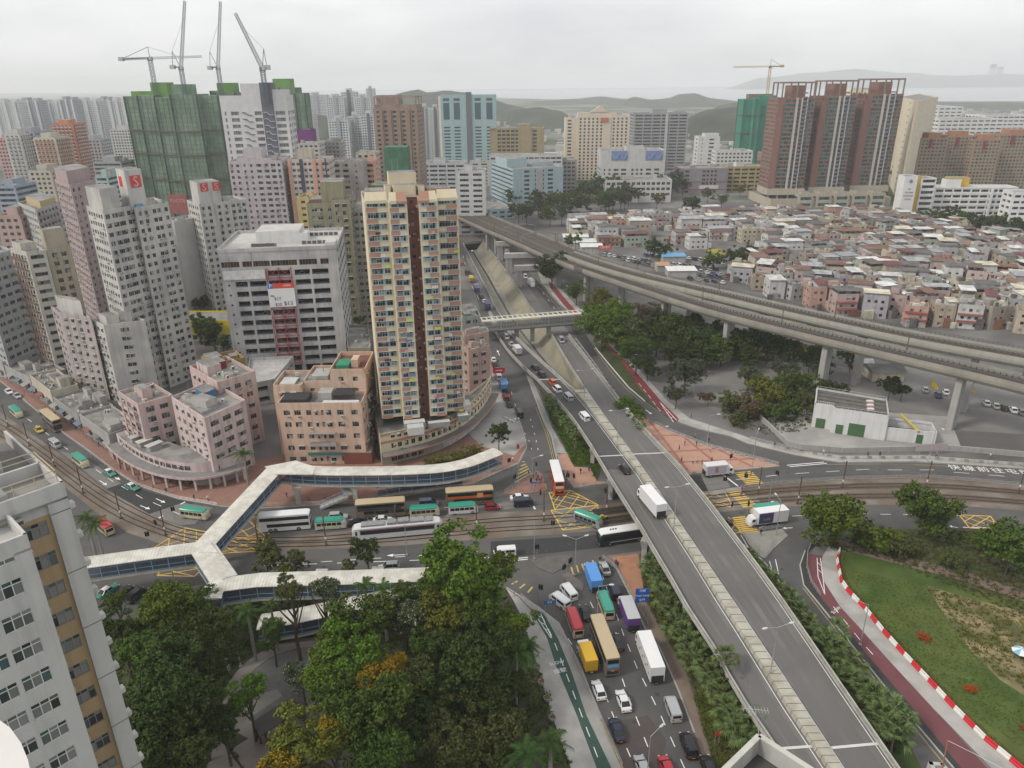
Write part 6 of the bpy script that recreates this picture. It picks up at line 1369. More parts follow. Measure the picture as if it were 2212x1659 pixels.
MB().add([(*q[0],h_+5),(*q[1],h_+5),(*lerp2(q[0],q[1],.5),h_+11),(*q[3],h_+5),(*q[2],h_+5),(*lerp2(q[3],q[2],.5),h_+11)],[(0,1,2),(5,4,3),(0,2,5,3),(2,1,4,5)]).build('gable',hotel,b_.t)
b_.box(inset(p_,.52,.64,-.02,.0),0,h_+.2,hotel,'blank_bay');MB().box(-3.8,-.3,0,3.8,.3,4).build('sign_board',M('sign_salmon',(.5,.14,.1),.7,.1,1),b_.t,(*b_.loc(inset(p_,.52,.58,-.04,0)[0]),h_-4.5))
far('apartment_tower','narrow left end wall of the cream hotel slab',1222,1247,257,806,22,3.3,W_('hotel_lit_side',(.62,.55,.45),streak=.05),S(cols=[(.35,4.0)],h=1.6,sill=1.0,**FG))  # left end in a lighter cream, its sunlit look put into the colour
b_,p_,h_=far('office_tower','grey office tower with many dark ribbons behind the blue and white factory',1370,1488,247,850,30,3.3,W_('office_grey',(.31,.31,.325),streak=.08),S(bay=9.5,w=8.2,h=1.6,sill=1.1,margin=1,**FG),0,[(.35,.62,.2,.8,5)],246,cat='tower')
b_.box(inset(p_,.58,.63,-.04,0),0,h_+1,W_('pale_rib',(.45,.45,.46)),'pilaster')
bw=W_('factory_white',(.50,.50,.48),streak=.15);cobalt=W_('cobalt',(.17,.23,.42),streak=.08)
b_,p_,h_=far('factory_block','white factory block with cobalt blue lattice panels at its top',1299,1438,328,680,30,3.6,bw,S(cols=[(.06,1.2),(.14,2),(.24,4.5),(.36,4.5),(.5,2),(.57,2),(.64,2),(.75,4.5),(.88,4.5)],h=1.8,sill=.9,f1=7,**FG),0,[(.4,.68,.2,.6,4)],326)
for f0,f1 in((.16,.41),(.69,.96)):
 b_.box(inset(p_,f0,f1,-.012,0),h_-7.5,h_+.5,cobalt,'panel')
 q0,q1=[Vector((*b_.loc(t),0)) for t in inset(p_,f0,f1,-.03,0)[:2]]
 for k in range(4):a_,c_=q0.lerp(q1,k/4),q0.lerp(q1,(k+1)/4);MB().beam(a_+Vector((0,0,h_-6.5 if k%2 else h_-1)),c_+Vector((0,0,h_-1 if k%2 else h_-6.5)),.35,.35).build('brace',W_('pale_cobalt',(.4,.45,.58)),b_.t)
far('factory_podium','long white podium with lattice windows in front of the cobalt factory',1307,1452,392,640,30,4.5,bw,S(bay=4.2,w=3.0,h=2.2,sill=1.2,f0=1,**FG),0,None,390)
lb=W_('pale_blue',(.36,.46,.48),streak=.15);
b=Bld('factory_block','pale blue factory block with white balcony ribbons on its left side','building',P(1108,444));hl=31.0;v1=LFR(hl,(1061,352),(1108,368),(1217,362))
b.volume(v1,0,hl,3.45,[lb,lb],S(cols=[(.27,4.6),(.44,.9),(.6,.9),(.74,4.6)],h=1.7,sill=1.0,**FG),{3:S(strip=True,bay=3,w=3,h=1.5,sill=1.2,depth=1.2,ledge=.3,ac=0,kind='pane',glass=GLF)});b.box(inset(v1,.46,.58,-.02,.0),0,hl+.5,W_('pink_grey',(.42,.40,.42)),'wall_stripe');b.box(inset(v1,.02,.42,.3,.8),hl,hl+7,lb);b.box(inset(v1,.55,.98,.35,.8),hl,hl+3,lb);b.done()
far('factory_block','white factory wing behind the pale blue block',1057,1215,338,690,24,3.6,W_('wing_white',(.52,.52,.50)),S(bay=5,w=4.2,h=1.6,sill=1,**FG))
far('school_block','low pale blue annexe with dark roof beside the railway viaduct',1058,1112,455,560,60,3.6,lb,S(bay=5,w=3.5,h=1.4,**FG),18)
far('factory_block','grey stained block to the right of the pale blue factory',1186,1246,348,700,26,3.6,W_('stained',(.30,.28,.26),streak=.3),S(bay=4,w=2.8,h=1.6,**FG),0,[(.05,.4,.2,.8,5)])
for lab,u0,u1,v,Y,d_,wl in(('white block with long balconies behind the cream tower roof',905,1005,355,600,24,W_('school_white',(.50,.51,.53))),('white low block with round portholes right of the cream tower',985,1048,372,500,20,W_('school_white2',(.54,.54,.53))),('grey white block at the left edge of the pale blue factory',1014,1058,352,760,20,bw)):
 far('school_block',lab,u0,u1,v,Y,d_,3.4,wl,S(bay=7,w=5.8,h=1.5,sill=1.1,**FG),0,[(.3,.55,.2,.7,4)])
b_,p_,h_=far('school_block','grey school with red trim lines and white window bands',1470,1574,366,690,30,3.8,W_('school_grey',(.25,.24,.26),streak=.05),S(cols=[(.15,4),(.5,3),(.58,2),(.66,2),(.74,2)],h=1.8,**FG),0)
for z in(3.6,10.5):b_.box(inset(p_,0,1,-.008,0),z,z+.5,M('trim_red',(.4,.03,.05),.7,.1,1),'trim')
b_.box(inset(p_,.42,.82,-.012,0),4.4,7.6,wst,'panel')
far('school_block','tall white school block with a round crest on its wall',1509,1556,297,800,18,3.8,wst,S(cols=[(.2,.8),(.62,5)],h=1.6,**FG),0,[(.3,.95,.1,.8,4)]);far('school_block','white classroom wing with rows of square windows',1547,1627,328,780,18,3.6,wst,S(bay=4,w=2.4,h=1.7,**FG));far('school_block','ochre school with projecting stair bays by the sports ground',1568,1652,362,700,24,3.6,W_('ochre_school',(.44,.36,.19)),S(bay=6.5,w=5.4,h=1.8,depth=.6,**FG),0,[(.3,.5,.2,.6,4,wst)])
far('tenement','brownish low block behind the ochre school',1650,1672,332,780,20,3.4,brn,S(bay=4,**FG))
# ================================================================== RED ESTATE TOWERS
redb=W_('red_tile',(.235,.13,.105),streak=.08);balm=W_('balcony_grey',(.20,.205,.22));sandst=W_('sandstone',(.42,.38,.30),streak=.12)
def red_tower(label,u0,u1,v,Y,side=.22):
 p,h=front(u0,u1,v,Y,24);b=Bld('residential_tower',label,'tower',p[0])
 b.volume(p,14,h,3.05,[redb,redb],S(cols=[(.06,.9),(.285,4.2),(.425,3.4),(.575,2.6),(.715,3.2),(.845,3.0),(.95,2.4)],h=2.0,sill=.6,glass=GLT,ac=0,depth=.35,f1=25),{1:S(bay=3.5,w=2,glass=GLT,ac=0),3:S(bay=3.4,w=2.2,glass=GLT,ac=0)})
 for f0,f1 in((.49,.54),(.63,.66),(.765,.795)):b.box(inset(p,f0,f1,-.05,0),14,h+1,W_('rib_pale',(.46,.44,.43)),'pilaster')
 b.box(inset(p,.5,.77,-.035,-.001),16,h-6,balm,'balcony_stack') if False else None
 mb=MB();q0,q1=[Vector((*b.loc(t),0)) for t in inset(p,.66,.765,-.035,0)[:2]]
 for k in range(24):mb.beam(q0+Vector((0,0,16.5+3.05*k)),q1+Vector((0,0,16.5+3.05*k)),1.6,1.0)
 mb.build('balcony',balm,b.t,kind='stuff')
 b.box(inset(p,.02,.16,-.03,.0),14,h-3,redb,'blank_wall');b.box(inset(p,.38,.72,.15,.8),h,h+10,redb,'lift_house')
 t=[Vector((*b.loc(q),0)) for q in inset(p,.1,.98,.02,.95)]
 for i in range(4):
  MB().beam(t[i]+Vector((0,0,h+12)),t[(i+1)%4]+Vector((0,0,h+12)),1.2,1.2).build('roof_frame',W_('frame_brown',(.22,.17,.155)),b.t)
  for f in(0,.45):q=t[i].lerp(t[(i+1)%4],f);MB().beam(q+Vector((0,0,h)),q+Vector((0,0,h+12)),.9,.9).build('roof_post',W_('frame_brown',()),b.t)
 b.box(inset(p,-.02,1.02,-.06,1.02),9,14,sandst,'transfer_slab')
 for f in(.05,.3,.6,.95):b.box(inset(p,f-.02,f+.02,0,.05),0,9,sandst,'column')
 b.done()
red_tower('red brick tower with open roof frame, leftmost of the estate trio',1681,1762,214,615)
red_tower('red brick tower with open roof frame, middle of the estate trio',1774,1852,210,622);red_tower('red brick tower with open roof frame, rightmost of the estate trio',1868,1952,206,630)
p_,h_=front(1666,1932,428,606,50,3);b=Bld('estate_podium','sandstone podium with stepped terraces at the foot of the red towers','building',p_[0]);b.volume(p_,0,6,6,[sandst]*2,None)
for k in range(5):q=inset(p_,.22+.15*k,.34+.15*k,-.04,.25);b.volume(q,0,10,4,[sandst]*2,S(cols=[(.5,9)],h=2.4,sill=.8,glass=GLT,ac=0),parapet=.4);b.box(inset(p_,.245+.15*k,.315+.15*k,.0,.2),10,12,sandst,'roof_step')
b.done()
b=Bld('office_tower','plain cream tower with small slot windows behind the red estate','tower',P(1983,350));v1=LFR(79,(1945,211),(1983,221),(2027,211));b.volume(v1,0,79,5.2,[W_('cream_plain',(.66,.58,.45),streak=.04)]*2,S(cols=[(.2,1.8),(.5,1.8),(.84,5)],h=1.4,sill=2.2,**FG),{3:S(cols=[(.3,2.5),(.65,9)],h=1.4,sill=2.2,ac=0,glass=GLF)});b.done()
far('office_tower','cream machine-room top rising between the red towers',1838,1902,196,760,26,4,MATS['wall_cream_plain'],S(bay=5,w=2.2,h=1.4,**FG),0)
# school with yellow trim
sw=W_('school_bright',(.66,.66,.645),streak=.06);gold=W_('gold',(.55,.36,.05),streak=.06)
b=Bld('school','white secondary school with golden trim and open corridors on the right','school',P(1984,470));hs=27;v1=LFR(hs,(1948,372),(1955,381),(1985,381))
ps,hs2=front(1956,1984,381,545,10,0);b.volume(ps,0,hs2,4,[sw]*2,None,{},.4)
pc,hc=front(1992,2024,386,552,14,0);b.volume(pc,0,hc,3.9,[sw]*2,S(strip=True,margin=.6,h=2.2,sill=1.2,depth=1.5,kind='plain',glass=GLF,ac=0),{},.5);b.box(inset(pc,-.28,.0,.05,.4),0,hc+2,gold,'stair_wall')
pm,hm_=front(2020,2192,402,560,16,-4,408);b.volume(pm,0,hm_,3.8,[sw]*2,S(bay=6.5,w=5.6,h=1.9,sill=1.1,depth=1.0,ledge=.25,ac=0,glass=GLF),{},.5,roof=roof_l);b.box(inset(pm,.14,.32,.1,.6),hm_,hm_+6,sw,'roof_house');b.box(inset(pm,.2,.44,.3,.8),hm_,hm_+7,gold,'roof_house');b.box(inset(pm,.93,.98,-.03,.0),0,hm_-4,gold,'trim');b.box(inset(pm,.68,.71,-.05,0),0,hm_,sw,'pilaster')
q=Vector((*b.loc(lerp2(ps[0],ps[1],.5)),0));
for i,tx in enumerate(('CPC','YAUTONG','SECONDARY','SCHOOL')):lettering(tx,1.5,dk_t,(q.x+(0),q.y-.15,hs2-9-i*2.4),(R(90),0,0),b.t,name='sign_letter',sx=.85)
MB().tube([(q.x,q.y-.02,hs2-3.5),(q.x,q.y-.2,hs2-3.5)],1.3,10).build('crest',W_('crest',(.2,.22,.3)),b.t);b.done()
far('school_block','white end block of the school at the right frame edge',2190,2260,417,530,14,3.8,sw,S(bay=5,w=4.2,h=1.8,depth=.8,**FG),-4)
# brown estate at the right
for i,(u0,u1,v,Y) in enumerate(((1990,2050,300,690),(2046,2110,296,700),(2106,2165,303,690),(2160,2240,292,705))):
 far('apartment_slab','brown and red estate block, %s from the left in the row behind the school'%ordinal(i),u0,u1,v,Y,22,3.0,W_('estate_brown',(.33,.225,.165),streak=.1),S(bay=3.2,w=2.0,h=1.6,sill=.8,glass=GLT,ac=0),0,[(.3,.75,.1,.7,5,W_('estate_orange',(.40,.19,.11))),(.32,.42,-.04,.0,-8,W_('estate_red',(.22,.05,.055)))])
for lab,u0,u1,v,Y in(('white industrial hall with cylindrical stair towers near the bay',2028,2082,232,1150),('long white industrial shed beyond the brown estate',2030,2170,258,1000),('white industrial hall furthest right near the bay',2130,2230,250,1080)):
 b_,p_,h_=far('industrial_hall',lab,u0,u1,v,Y,50,5,wst,S(bay=8,w=6,h=1.6,sill=2,**FG),0,None)
 # ================================================================== TOWERS ON THE SKYLINE, LEFT
hz_w=W_('housing_white',(.52,.53,.54),streak=.04);hz_g=W_('housing_grey',(.32,.34,.37),streak=.04)
for i,(u0,u1,v) in enumerate(((-20,38,222),(34,84,219),(80,128,223),(124,160,217),(156,214,219),(210,236,216),(232,272,219),(268,300,222))):
 b_,p_,h_=far('housing_block','hazy housing slab on the left skyline, %s from the left'%ordinal(i),u0,u1,v,1280+(i%3)*60,24,2.9,hz_g if i%2 else hz_w,S(bay=3.4,w=1.8,h=1.3,**FG),0,[(.2,.45,.2,.8,6),(.7,.9,.2,.8,5)])
 for f in(.12,.5,.86):b_.box(inset(p_,f-.05,f+.05,-.08,0),0,h_+2,hz_w,'rib_wall')
L_=[('pink slab at the left edge below the hazy housing',-12,30,302,640,W_('rose',(.48,.31,.29)),None),('white balconied tower at left below the housing row',8,42,292,610,wht2,'b'),('lavender grey tower at left next to the balconied tower',36,74,287,625,W_('lilac',(.37,.36,.43)),None),('cream tower with orange balconies left of the orange tower',71,119,300,590,W_('cream2',(.52,.49,.40)),'o'),('bright orange tower standing on the left below the skyline',110,157,270,660,W_('orange',(.52,.21,.12),streak=.08),'c'),('grey ridged tower right of the orange tower',165,216,303,700,W_('grey3',(.40,.41,.42)),None),('white gridded slab left of the netted towers',236,288,281,800,wht2,None),('small mint green slatted block beside the S tower',205,232,383,450,W_('mint',(.36,.47,.44)),'s'),('low pink block at the far left edge',-10,44,470,330,W_('rose2',(.45,.33,.30)),None),('blue striped low block at the far left',-10,32,405,420,W_('blue2',(.30,.35,.42)),'s'),('beige low block under the orange tower',60,110,372,480,beige,None),('grey rooftops block between mauve tower and netting',200,262,352,560,W_('grey4',(.33,.33,.33)),'s')]
for lab,u0,u1,v,Y,wl,k in L_:
 far('apartment_tower',lab,u0,u1,v,Y,20,2.9,wl,S(bay=3.0,w=1.8,h=1.4,ac=0,glass=GLF,balc=W_('orange2',(.45,.17,.1)) if k=='o' else(wht2 if k in 'bc' and k else None),strip=(k=='s')) if k else S(bay=3.0,w=1.7,h=1.4,**FG),0,[(.25,.7,.2,.8,4)],cat='apartment tower')
b=Bld('station_hall','grey barrel-roofed hall seen left of the netted towers','building',(XAT(255,360,620),640));rg=[]
for x in(-22,22):rg.append([(x,10*math.cos(math.pi*k/8),14+5*math.sin(math.pi*k/8)) for k in range(9)]+[(x,-10,0),(x,10,0)])
MB().loft(rg).build('roof',W_('hall_grey',(.42,.42,.42)),b.t);MB().box(-20,-10.2,3,20,-10.05,9).build('glazing',GLF,b.t);b.done()
# ---- centre skyline
C_=[('white ribbed housing block left of the brown tower, on the skyline',703,742,212,1150,1),('tall grey ribbed housing tower left of the brown tower',736,768,200,1180,0),('ribbed housing block directly left of the brown tower',764,800,212,1150,1),('slim pale tower peeking above the housing left of the brown tower',790,807,192,1700,1),('near white housing block below the central skyline',708,752,262,900,1),('dark edged housing block below the central skyline',748,782,254,920,1),('housing block partly behind the brown tower',778,812,252,910,0),('white housing tower right of the brown tower',903,930,235,980,1),('second white housing tower right of the brown tower',926,952,237,970,0),('misty slab on the skyline right of the netted tower',655,705,206,1600,1),('pale slab low behind the purple roof',664,676,252,1000,1)]
for lab,u0,u1,v,Y,c in C_:
 b_,p_,h_=far('housing_block',lab,u0,u1,v,Y,22,2.9,hz_w,S(bay=2.9,w=1.7,h=1.4,**FG),0,[(.3,.6,.2,.8,6)])
 b_.box(inset(p_,.42,.6,-.06,0),0,h_+4,hz_g if c else slate,'core_wall')
far('office_block','purple box on a white roof in the middle distance',640,672,283,560,14,4,W_('purple_box',(.17,.05,.18),streak=.05),None);far('tenement','white stepped block below the purple box',632,690,312,545,16,3,wht2,S(bay=3.4,w=2,**FG));far('tenement','white balconied block right of the purple box',678,735,308,600,16,3,wht2,S(bay=3,w=2,balc=wht2,**FG));far('tenement','beige tenement left of the green mesh block',768,812,333,470,14,3,beige,S(bay=3,w=2,**FG));far('tenement','grey roofs block between salmon tower and purple box',640,700,345,470,16,3,greyw,S(bay=3,w=2,**FG))
# low-rise sprawl before the hills: many small pale sheds
sp_r=random.Random(5);sm_=[M('sprawl_%d'%i,c,.9,.1,.1) for i,c in enumerate(((.45,.45,.44),(.33,.32,.31),(.5,.47,.42),(.28,.3,.33)))]
mbs=[MB() for _ in sm_]
for i in range(1500):
 Y=sp_r.uniform(820,2600);X=sp_r.uniform(-.75,.75)*Y;sx,sy,h=sp_r.uniform(6,22),sp_r.uniform(6,16),sp_r.choice((4,7,9,10,5))
 mbs[i%4].box(X,Y,0,X+sx,Y+sy,h,nobot=True)
for mb,m in zip(mbs,sm_):mb.build('distant_sprawl',m,kind='stuff',label='far low-rise sprawl of sheds and houses below the hills',category='buildings',group='distant low-rise sprawl')
# far city towers across the bay
for i,(u,v) in enumerate(((2144,135),(2160,140))):p,h=front(u,u+10,v+4,12300,60);MB().prism(p,0,h).build('skyscraper',hz_g,label='faint skyscraper across the bay, %s of a pair'%('left' if i==0 else 'right'),category='skyscraper')
# ================================================================== WALLED VILLAGE
vr=random.Random(21)
VILL=PL([(1172,482),(1290,452),(1500,440),(1660,452),(1950,482),(2240,520),(2300,640),(2290,775),(2000,722),(1850,697),(1650,648),(1560,618),(1600,575),(1560,545),(1400,545),(1290,548),(1235,522)])
LOT=PL([(1275,540),(1300,530),(1440,545),(1560,558),(1600,590),(1570,618),(1480,596),(1380,575)])
HOLES=[LOT,PL([(1380,500),(1470,500),(1470,560),(1380,560)]),PL([(1520,520),(1640,525),(1640,580),(1520,580)])]
vwalls=[('tan',(.38,.31,.24)),('grey',(.40,.395,.38)),('pale grey',(.50,.495,.48)),('dull pink',(.44,.335,.31)),('beige',(.45,.39,.30)),('white',(.58,.575,.56)),('cream',(.46,.42,.33)),('salmon',(.45,.29,.24)),('mint',(.34,.38,.32)),('brown grey',(.30,.26,.225)),('lilac grey',(.38,.37,.40)),('dull pink',(.44,.335,.31)),('brown grey',(.30,.26,.225)),('pale pink',(.50,.40,.375))]
vwm={n:W_('village_'+n.replace(' ','_'),c,streak=.35,var=.12) for n,c in vwalls}
vroofs=[('white tin',(.60,.60,.58)),('cream tin',(.56,.52,.40)),('grey tin',(.34,.345,.35)),('dark red',(.15,.05,.045)),('rusty',(.19,.10,.07)),('grey tin',(.34,.345,.35)),('dark brown',(.13,.095,.08)),('dark grey',(.12,.115,.11)),('dark grey',(.12,.115,.11)),('white tin',(.60,.60,.58)),('rusty',(.19,.10,.07))]
vrm={n:M('tin_'+n.replace(' ','_'),c,.65,.14,.4,streak=0,tint=.1,alt=tuple(x*.7 for x in c),altscale=.3) for n,c in vroofs}
post_m=M('shed_post',(.2,.2,.19),.8,.1,1);dish_m=M('dish',(.62,.62,.62),.6,.05,1);redaw=M('red_awning',(.22,.06,.05),.8,.15,1)
dm=MB();rg=[]
for k in range(4):rr=.75*k/3;rg.append([(rr*math.cos(t*math.pi/4),rr*math.sin(t*math.pi/4),.28*(k/3)**2) for t in range(8)])
dm.loft(rg[1:],0,True,False);dm.add(rg[1],[tuple(range(8))]);DISH=dm.mesh('satellite_dish',dish_m)
nhouse=0;VH=[]
def village_house(x,y,w,d,h,yaw,row,col):
 global nhouse
 wn,rn_=vr.choice(vwalls)[0],None;far_r=y>400 and x<190
 if far_r and vr.random()<.55:wn=vr.choice(('grey','pale grey','white','beige'))
 rn_=vr.choice(vroofs)[0];c,s=math.cos(yaw),math.sin(yaw)
 def q(a,b):return(x+a*c-b*s,y+a*s+b*c)
 near=math.hypot(x,y)<345;st='three' if h>8 else 'two'
 lab='%s %s-storey house, %s roof, %s village row behind the viaduct, %s from left'%(wn,st,rn_,ordinal(row),ordinal(col))
 b=Bld('village_house',lab,'house',(x,y),'houses of the walled village');b.near=near;pts=[q(-w/2,-d/2),q(w/2,-d/2),q(w/2,d/2),q(-w/2,d/2)]
 b.volume(pts,0,h,3.0,[vwm[wn]]*2,S(bay=2.9,w=1.25,h=1.25,sill=.9,ac=.3,hood=.25,skip=.12,kind='pane'),parapet=.7,pw=.18)
 if vr.random()<.8:
  full=vr.random()<.55;a0,a1=(-w/2-.3,w/2+.3) if full else((-w/2-.2,w*vr.uniform(0,.2)) if vr.random()<.5 else(-w*vr.uniform(0,.2),w/2+.2));b0,b1=-d/2-.35,d/2*vr.uniform(.4,1.05);z0=h+vr.uniform(1.9,2.4);z1=z0+vr.uniform(.1,.7)
  if far_r:rn2=rn_
  MB().prism([b.loc(t) for t in(q(a0,b0),q(a1,b0),q(a1,b1),q(a0,b1))],[z0,z0,z1,z1],[z0+.1,z0+.1,z1+.1,z1+.1]).build('tin_roof',vrm[rn_],b.t)
  if vr.random()<.6:MB().prism([b.loc(t) for t in(q(a0+.5,b0+.6),q(a1-.5,b0+.6),q(a1-.5,b1-.3),q(a0+.5,b1-.3))],h,z0+.0).build('roof_room',vwm[vr.choice(('grey','pale grey',wn))],b.t)
  else:
   for t in(q(a0+.3,b0+.3),q(a1-.3,b0+.3),q(a1-.3,b1-.3),q(a0+.3,b1-.3)):MB().beam((0,0,0),(0,0,z0-h+.1),.14,.14).build('post',post_m,b.t,(*b.loc(t),h-.05))
 else:b.box([q(-w*.3,0),q(w*.1,0),q(w*.1,d*.4),q(-w*.3,d*.4)],h-.1,h+2.3,vwm[wn])
 if vr.random()<.3:
  for k in(1,2):MB().prism([b.loc(t) for t in(q(-w/2+.2,-d/2-.9),q(w/2-.2,-d/2-.9),q(w/2-.2,-d/2-.005),q(-w/2+.2,-d/2-.005))],[3.0*k-.1,3*k-.1,3*k+.4,3*k+.4],[3.0*k,3*k,3*k+.5,3*k+.5]).build('awning',redaw,b.t)
 if vr.random()<.25:OB('satellite_dish',DISH,b.t,(*b.loc(q(w*.3,-d*.2)),h+1.1)).rotation_euler=(R(50),0,vr.uniform(-.6,.6))
 if vr.random()<.4:b.box([q(w*.2,-d*.3),q(w*.38,-d*.3),q(w*.38,-d*.1),q(w*.2,-d*.1)],h-.1,h+1.3,tank_m,'water_tank')
 b.done();nhouse+=1;VH.append((x,y,w,d,h))
row=0;Y=288
while Y<585 and nhouse<300:
 X=40;col=0;tilt=R(5) if Y>380 else R(-8);pitch_=12.5 if Y>400 else 13.5
 while X<430 and nhouse<300:
  w=vr.uniform(6.5,11) if not(Y>400 and X<200) else vr.uniform(10,16)
  cx=X+w/2;cy=Y+(cx-200)*math.tan(tilt)+(vr.uniform(-3.2,3.2) if X>200 or Y<380 else vr.uniform(-1,1))
  if all(inside((cx+a,cy+e),VILL) for a,e in((-w/2,-4),(w/2,-4),(0,4))) and not any(inside((cx,cy),hh) for hh in HOLES) and PR(cx,cy,5)[0]<2290 and vr.random()>.05:
   village_house(cx,cy,w,vr.uniform(7.5,10),vr.choice((9.2,8.2,9.0,6.2,9.6,7.0,5.8,8.8)),tilt+(vr.uniform(-.4,.4) if X>210 or Y<380 else vr.uniform(-.03,.03)),row,col);col+=1
  X+=w+vr.choice((.6,.8,1.2,2.5,.5))
 Y+=pitch_;row+=1
 # lean-tos, tanks and boxes crowding the alleys and roofs: past counting
vc=random.Random(33);mbv={n:MB() for n in('grey tin','rusty','white tin','dark grey','cream tin')}
for(x,y,w,d,h) in VH:
 for k in range(7):
  m_=mbv[vc.choice(list(mbv))];sx,sy,hh=vc.uniform(.8,2.6),vc.uniform(.8,2.2),vc.uniform(.5,1.8);px,py=x+vc.uniform(-.42,.34)*w,y+vc.uniform(-.42,.3)*d;m_.box(px,py,h-.05,px+sx,py+sy,h+hh,nobot=True)
 for k in range(4):m_=mbv[vc.choice(list(mbv))];px,py=x+vc.uniform(-.7,.6)*w,y+vc.choice((-1,1))*(d*.5+vc.uniform(.2,2));sx,sy,z=vc.uniform(1.5,4),vc.uniform(1.2,2.5),vc.uniform(2.2,5);m_.box(px,py,0,px+sx,py+sy,z,nobot=True)
for n,m_ in mbv.items():m_.build('village_clutter',vrm[n],kind='stuff',label='%s lean-tos, tanks and boxes crowding the village roofs and alleys'%n,category='clutter')
# sheds and signs around the car lot
for lab,u,v,w,d,h,c in(('white tin shed behind the viaduct beside the car lot',1243,522,16,9,4,(.58,.6,.58)),('long white tin shed next to the viaduct parapet',1262,535,14,9,4.5,(.56,.58,.56)),('blue roofed office shed in the used car lot',1453,566,13,7,4.2,(.12,.3,.5)),('white roofed shelter between rows of parked cars',1470,596,15,8,4,(.6,.6,.58)),('rusty roofed kiosk in the car lot',1430,584,7,6,3.6,(.4,.22,.12)),('white canopy beside the red sign at the lot entrance',1277,546,13,8,4.6,(.6,.6,.6))):
 q=P3(u,v,0);t=thing('shed',lab,'shed',q);MB().box(-w/2,-d/2,0,w/2,d/2,h-.3).build('wall',vwm['grey'],t);MB().prism([(-w/2-.4,-d/2-.5),(w/2+.4,-d/2-.5),(w/2+.4,d/2+.4),(-w/2-.4,d/2+.4)],[h-.3,h-.3,h+.3,h+.3],[h-.2,h-.2,h+.4,h+.4]).build('roof',M('shed_%.2f_%.2f'%c[:2],c,.6,.1,.4),t)
for lab,u,v,c,tx in(('red sign board with white characters above the car lot entrance',1306,552,(.5,.05,.04),'元朗車行'),('yellow sign board over the car lot',1542,560,(.6,.48,.03),'汽車'),('second yellow sign board over the car lot',1557,566,(.6,.48,.03),'買賣')):
 q=P3(u,v,0);t=thing('sign_board',lab,'sign',q);MB().box(-4,-.2,3.6,4,.2,6.0).build('board',M('board_%.2f'%c[0],c,.7,.08,1),t);lettering(tx,1.7,white_s,(0,-.25,4.8),(R(90),0,0),t,name='sign_letter')
 for x in(-3,3):MB().beam((x,0,0),(x,0,3.7),.25,.25).build('post',post_m,t)
 # ================================================================== TREES
def Mleaf(name,rgb,alt=None,f=.0):
 if name in MATS:return MATS[name]
 m=bpy.data.materials.new(name);m.use_nodes=True;t=m.node_tree;N=t.nodes;L=t.links;b=N['Principled BSDF'];b.inputs['Roughness'].default_value=.8;b.inputs['Specular IOR Level'].default_value=.1
 geo=N.new('ShaderNodeNewGeometry');oi=N.new('ShaderNodeObjectInfo');hs=N.new('ShaderNodeHueSaturation');mixc=N.new('ShaderNodeMixRGB');gt=N.new('ShaderNodeMath');gt.operation='LESS_THAN';gt.inputs[1].default_value=f
 L.new(geo.outputs['Random Per Island'],gt.inputs[0]);L.new(gt.outputs[0],mixc.inputs[0]);mixc.inputs[1].default_value=(*rgb,1);mixc.inputs[2].default_value=(*(alt or rgb),1)
 m1=N.new('ShaderNodeMath');m1.operation='MULTIPLY_ADD';L.new(geo.outputs['Random Per Island'],m1.inputs[0]);m1.inputs[1].default_value=.55;m1.inputs[2].default_value=.62
 m2=N.new('ShaderNodeMath');m2.operation='MULTIPLY_ADD';L.new(oi.outputs['Random'],m2.inputs[0]);m2.inputs[1].default_value=.3;m2.inputs[2].default_value=.85
 m3=N.new('ShaderNodeMath');m3.operation='MULTIPLY';L.new(m1.outputs[0],m3.inputs[0]);L.new(m2.outputs[0],m3.inputs[1]);L.new(m3.outputs[0],hs.inputs['Value'])
 m4=N.new('ShaderNodeMath');m4.operation='MULTIPLY_ADD';L.new(oi.outputs['Random'],m4.inputs[0]);m4.inputs[1].default_value=.03;m4.inputs[2].default_value=.485;L.new(m4.outputs[0],hs.inputs['Hue'])
 L.new(mixc.outputs[0],hs.inputs['Color']);L.new(hs.outputs[0],b.inputs['Base Color']);MATS[name]=m;return m
LEAF={'bright':Mleaf('leaf_bright',(.082,.132,.016)),'mid':Mleaf('leaf_mid',(.064,.10,.018)),'dark':Mleaf('leaf_dark',(.042,.064,.016)),'olive':Mleaf('leaf_olive',(.085,.095,.03)),'yg':Mleaf('leaf_yellowgreen',(.115,.125,.02)),'yellow':Mleaf('leaf_yellow',(.30,.21,.012),(.1,.11,.02),.35),'flower':Mleaf('leaf_flower',(.06,.08,.03),(.5,.48,.46),.10),'red':Mleaf('leaf_red',(.13,.075,.05),(.07,.08,.03),.4),'grey':Mleaf('leaf_greygreen',(.07,.085,.045)),'hedge':Mleaf('leaf_hedge',(.085,.115,.02),(.28,.1,.01),.3),'redbush':Mleaf('leaf_redbush',(.36,.035,.012))}
KINDN={'bright':'bright green leafy','mid':'mid green leafy','dark':'dark green dense','olive':'olive thin-leaved','yg':'yellowish green','yellow':'golden yellow','flower':'white flecked flowering','red':'reddish brown sparse','grey':'grey-green'}
bark=M('bark',(.075,.06,.045),.95,.2,1.5)
CROWN={}
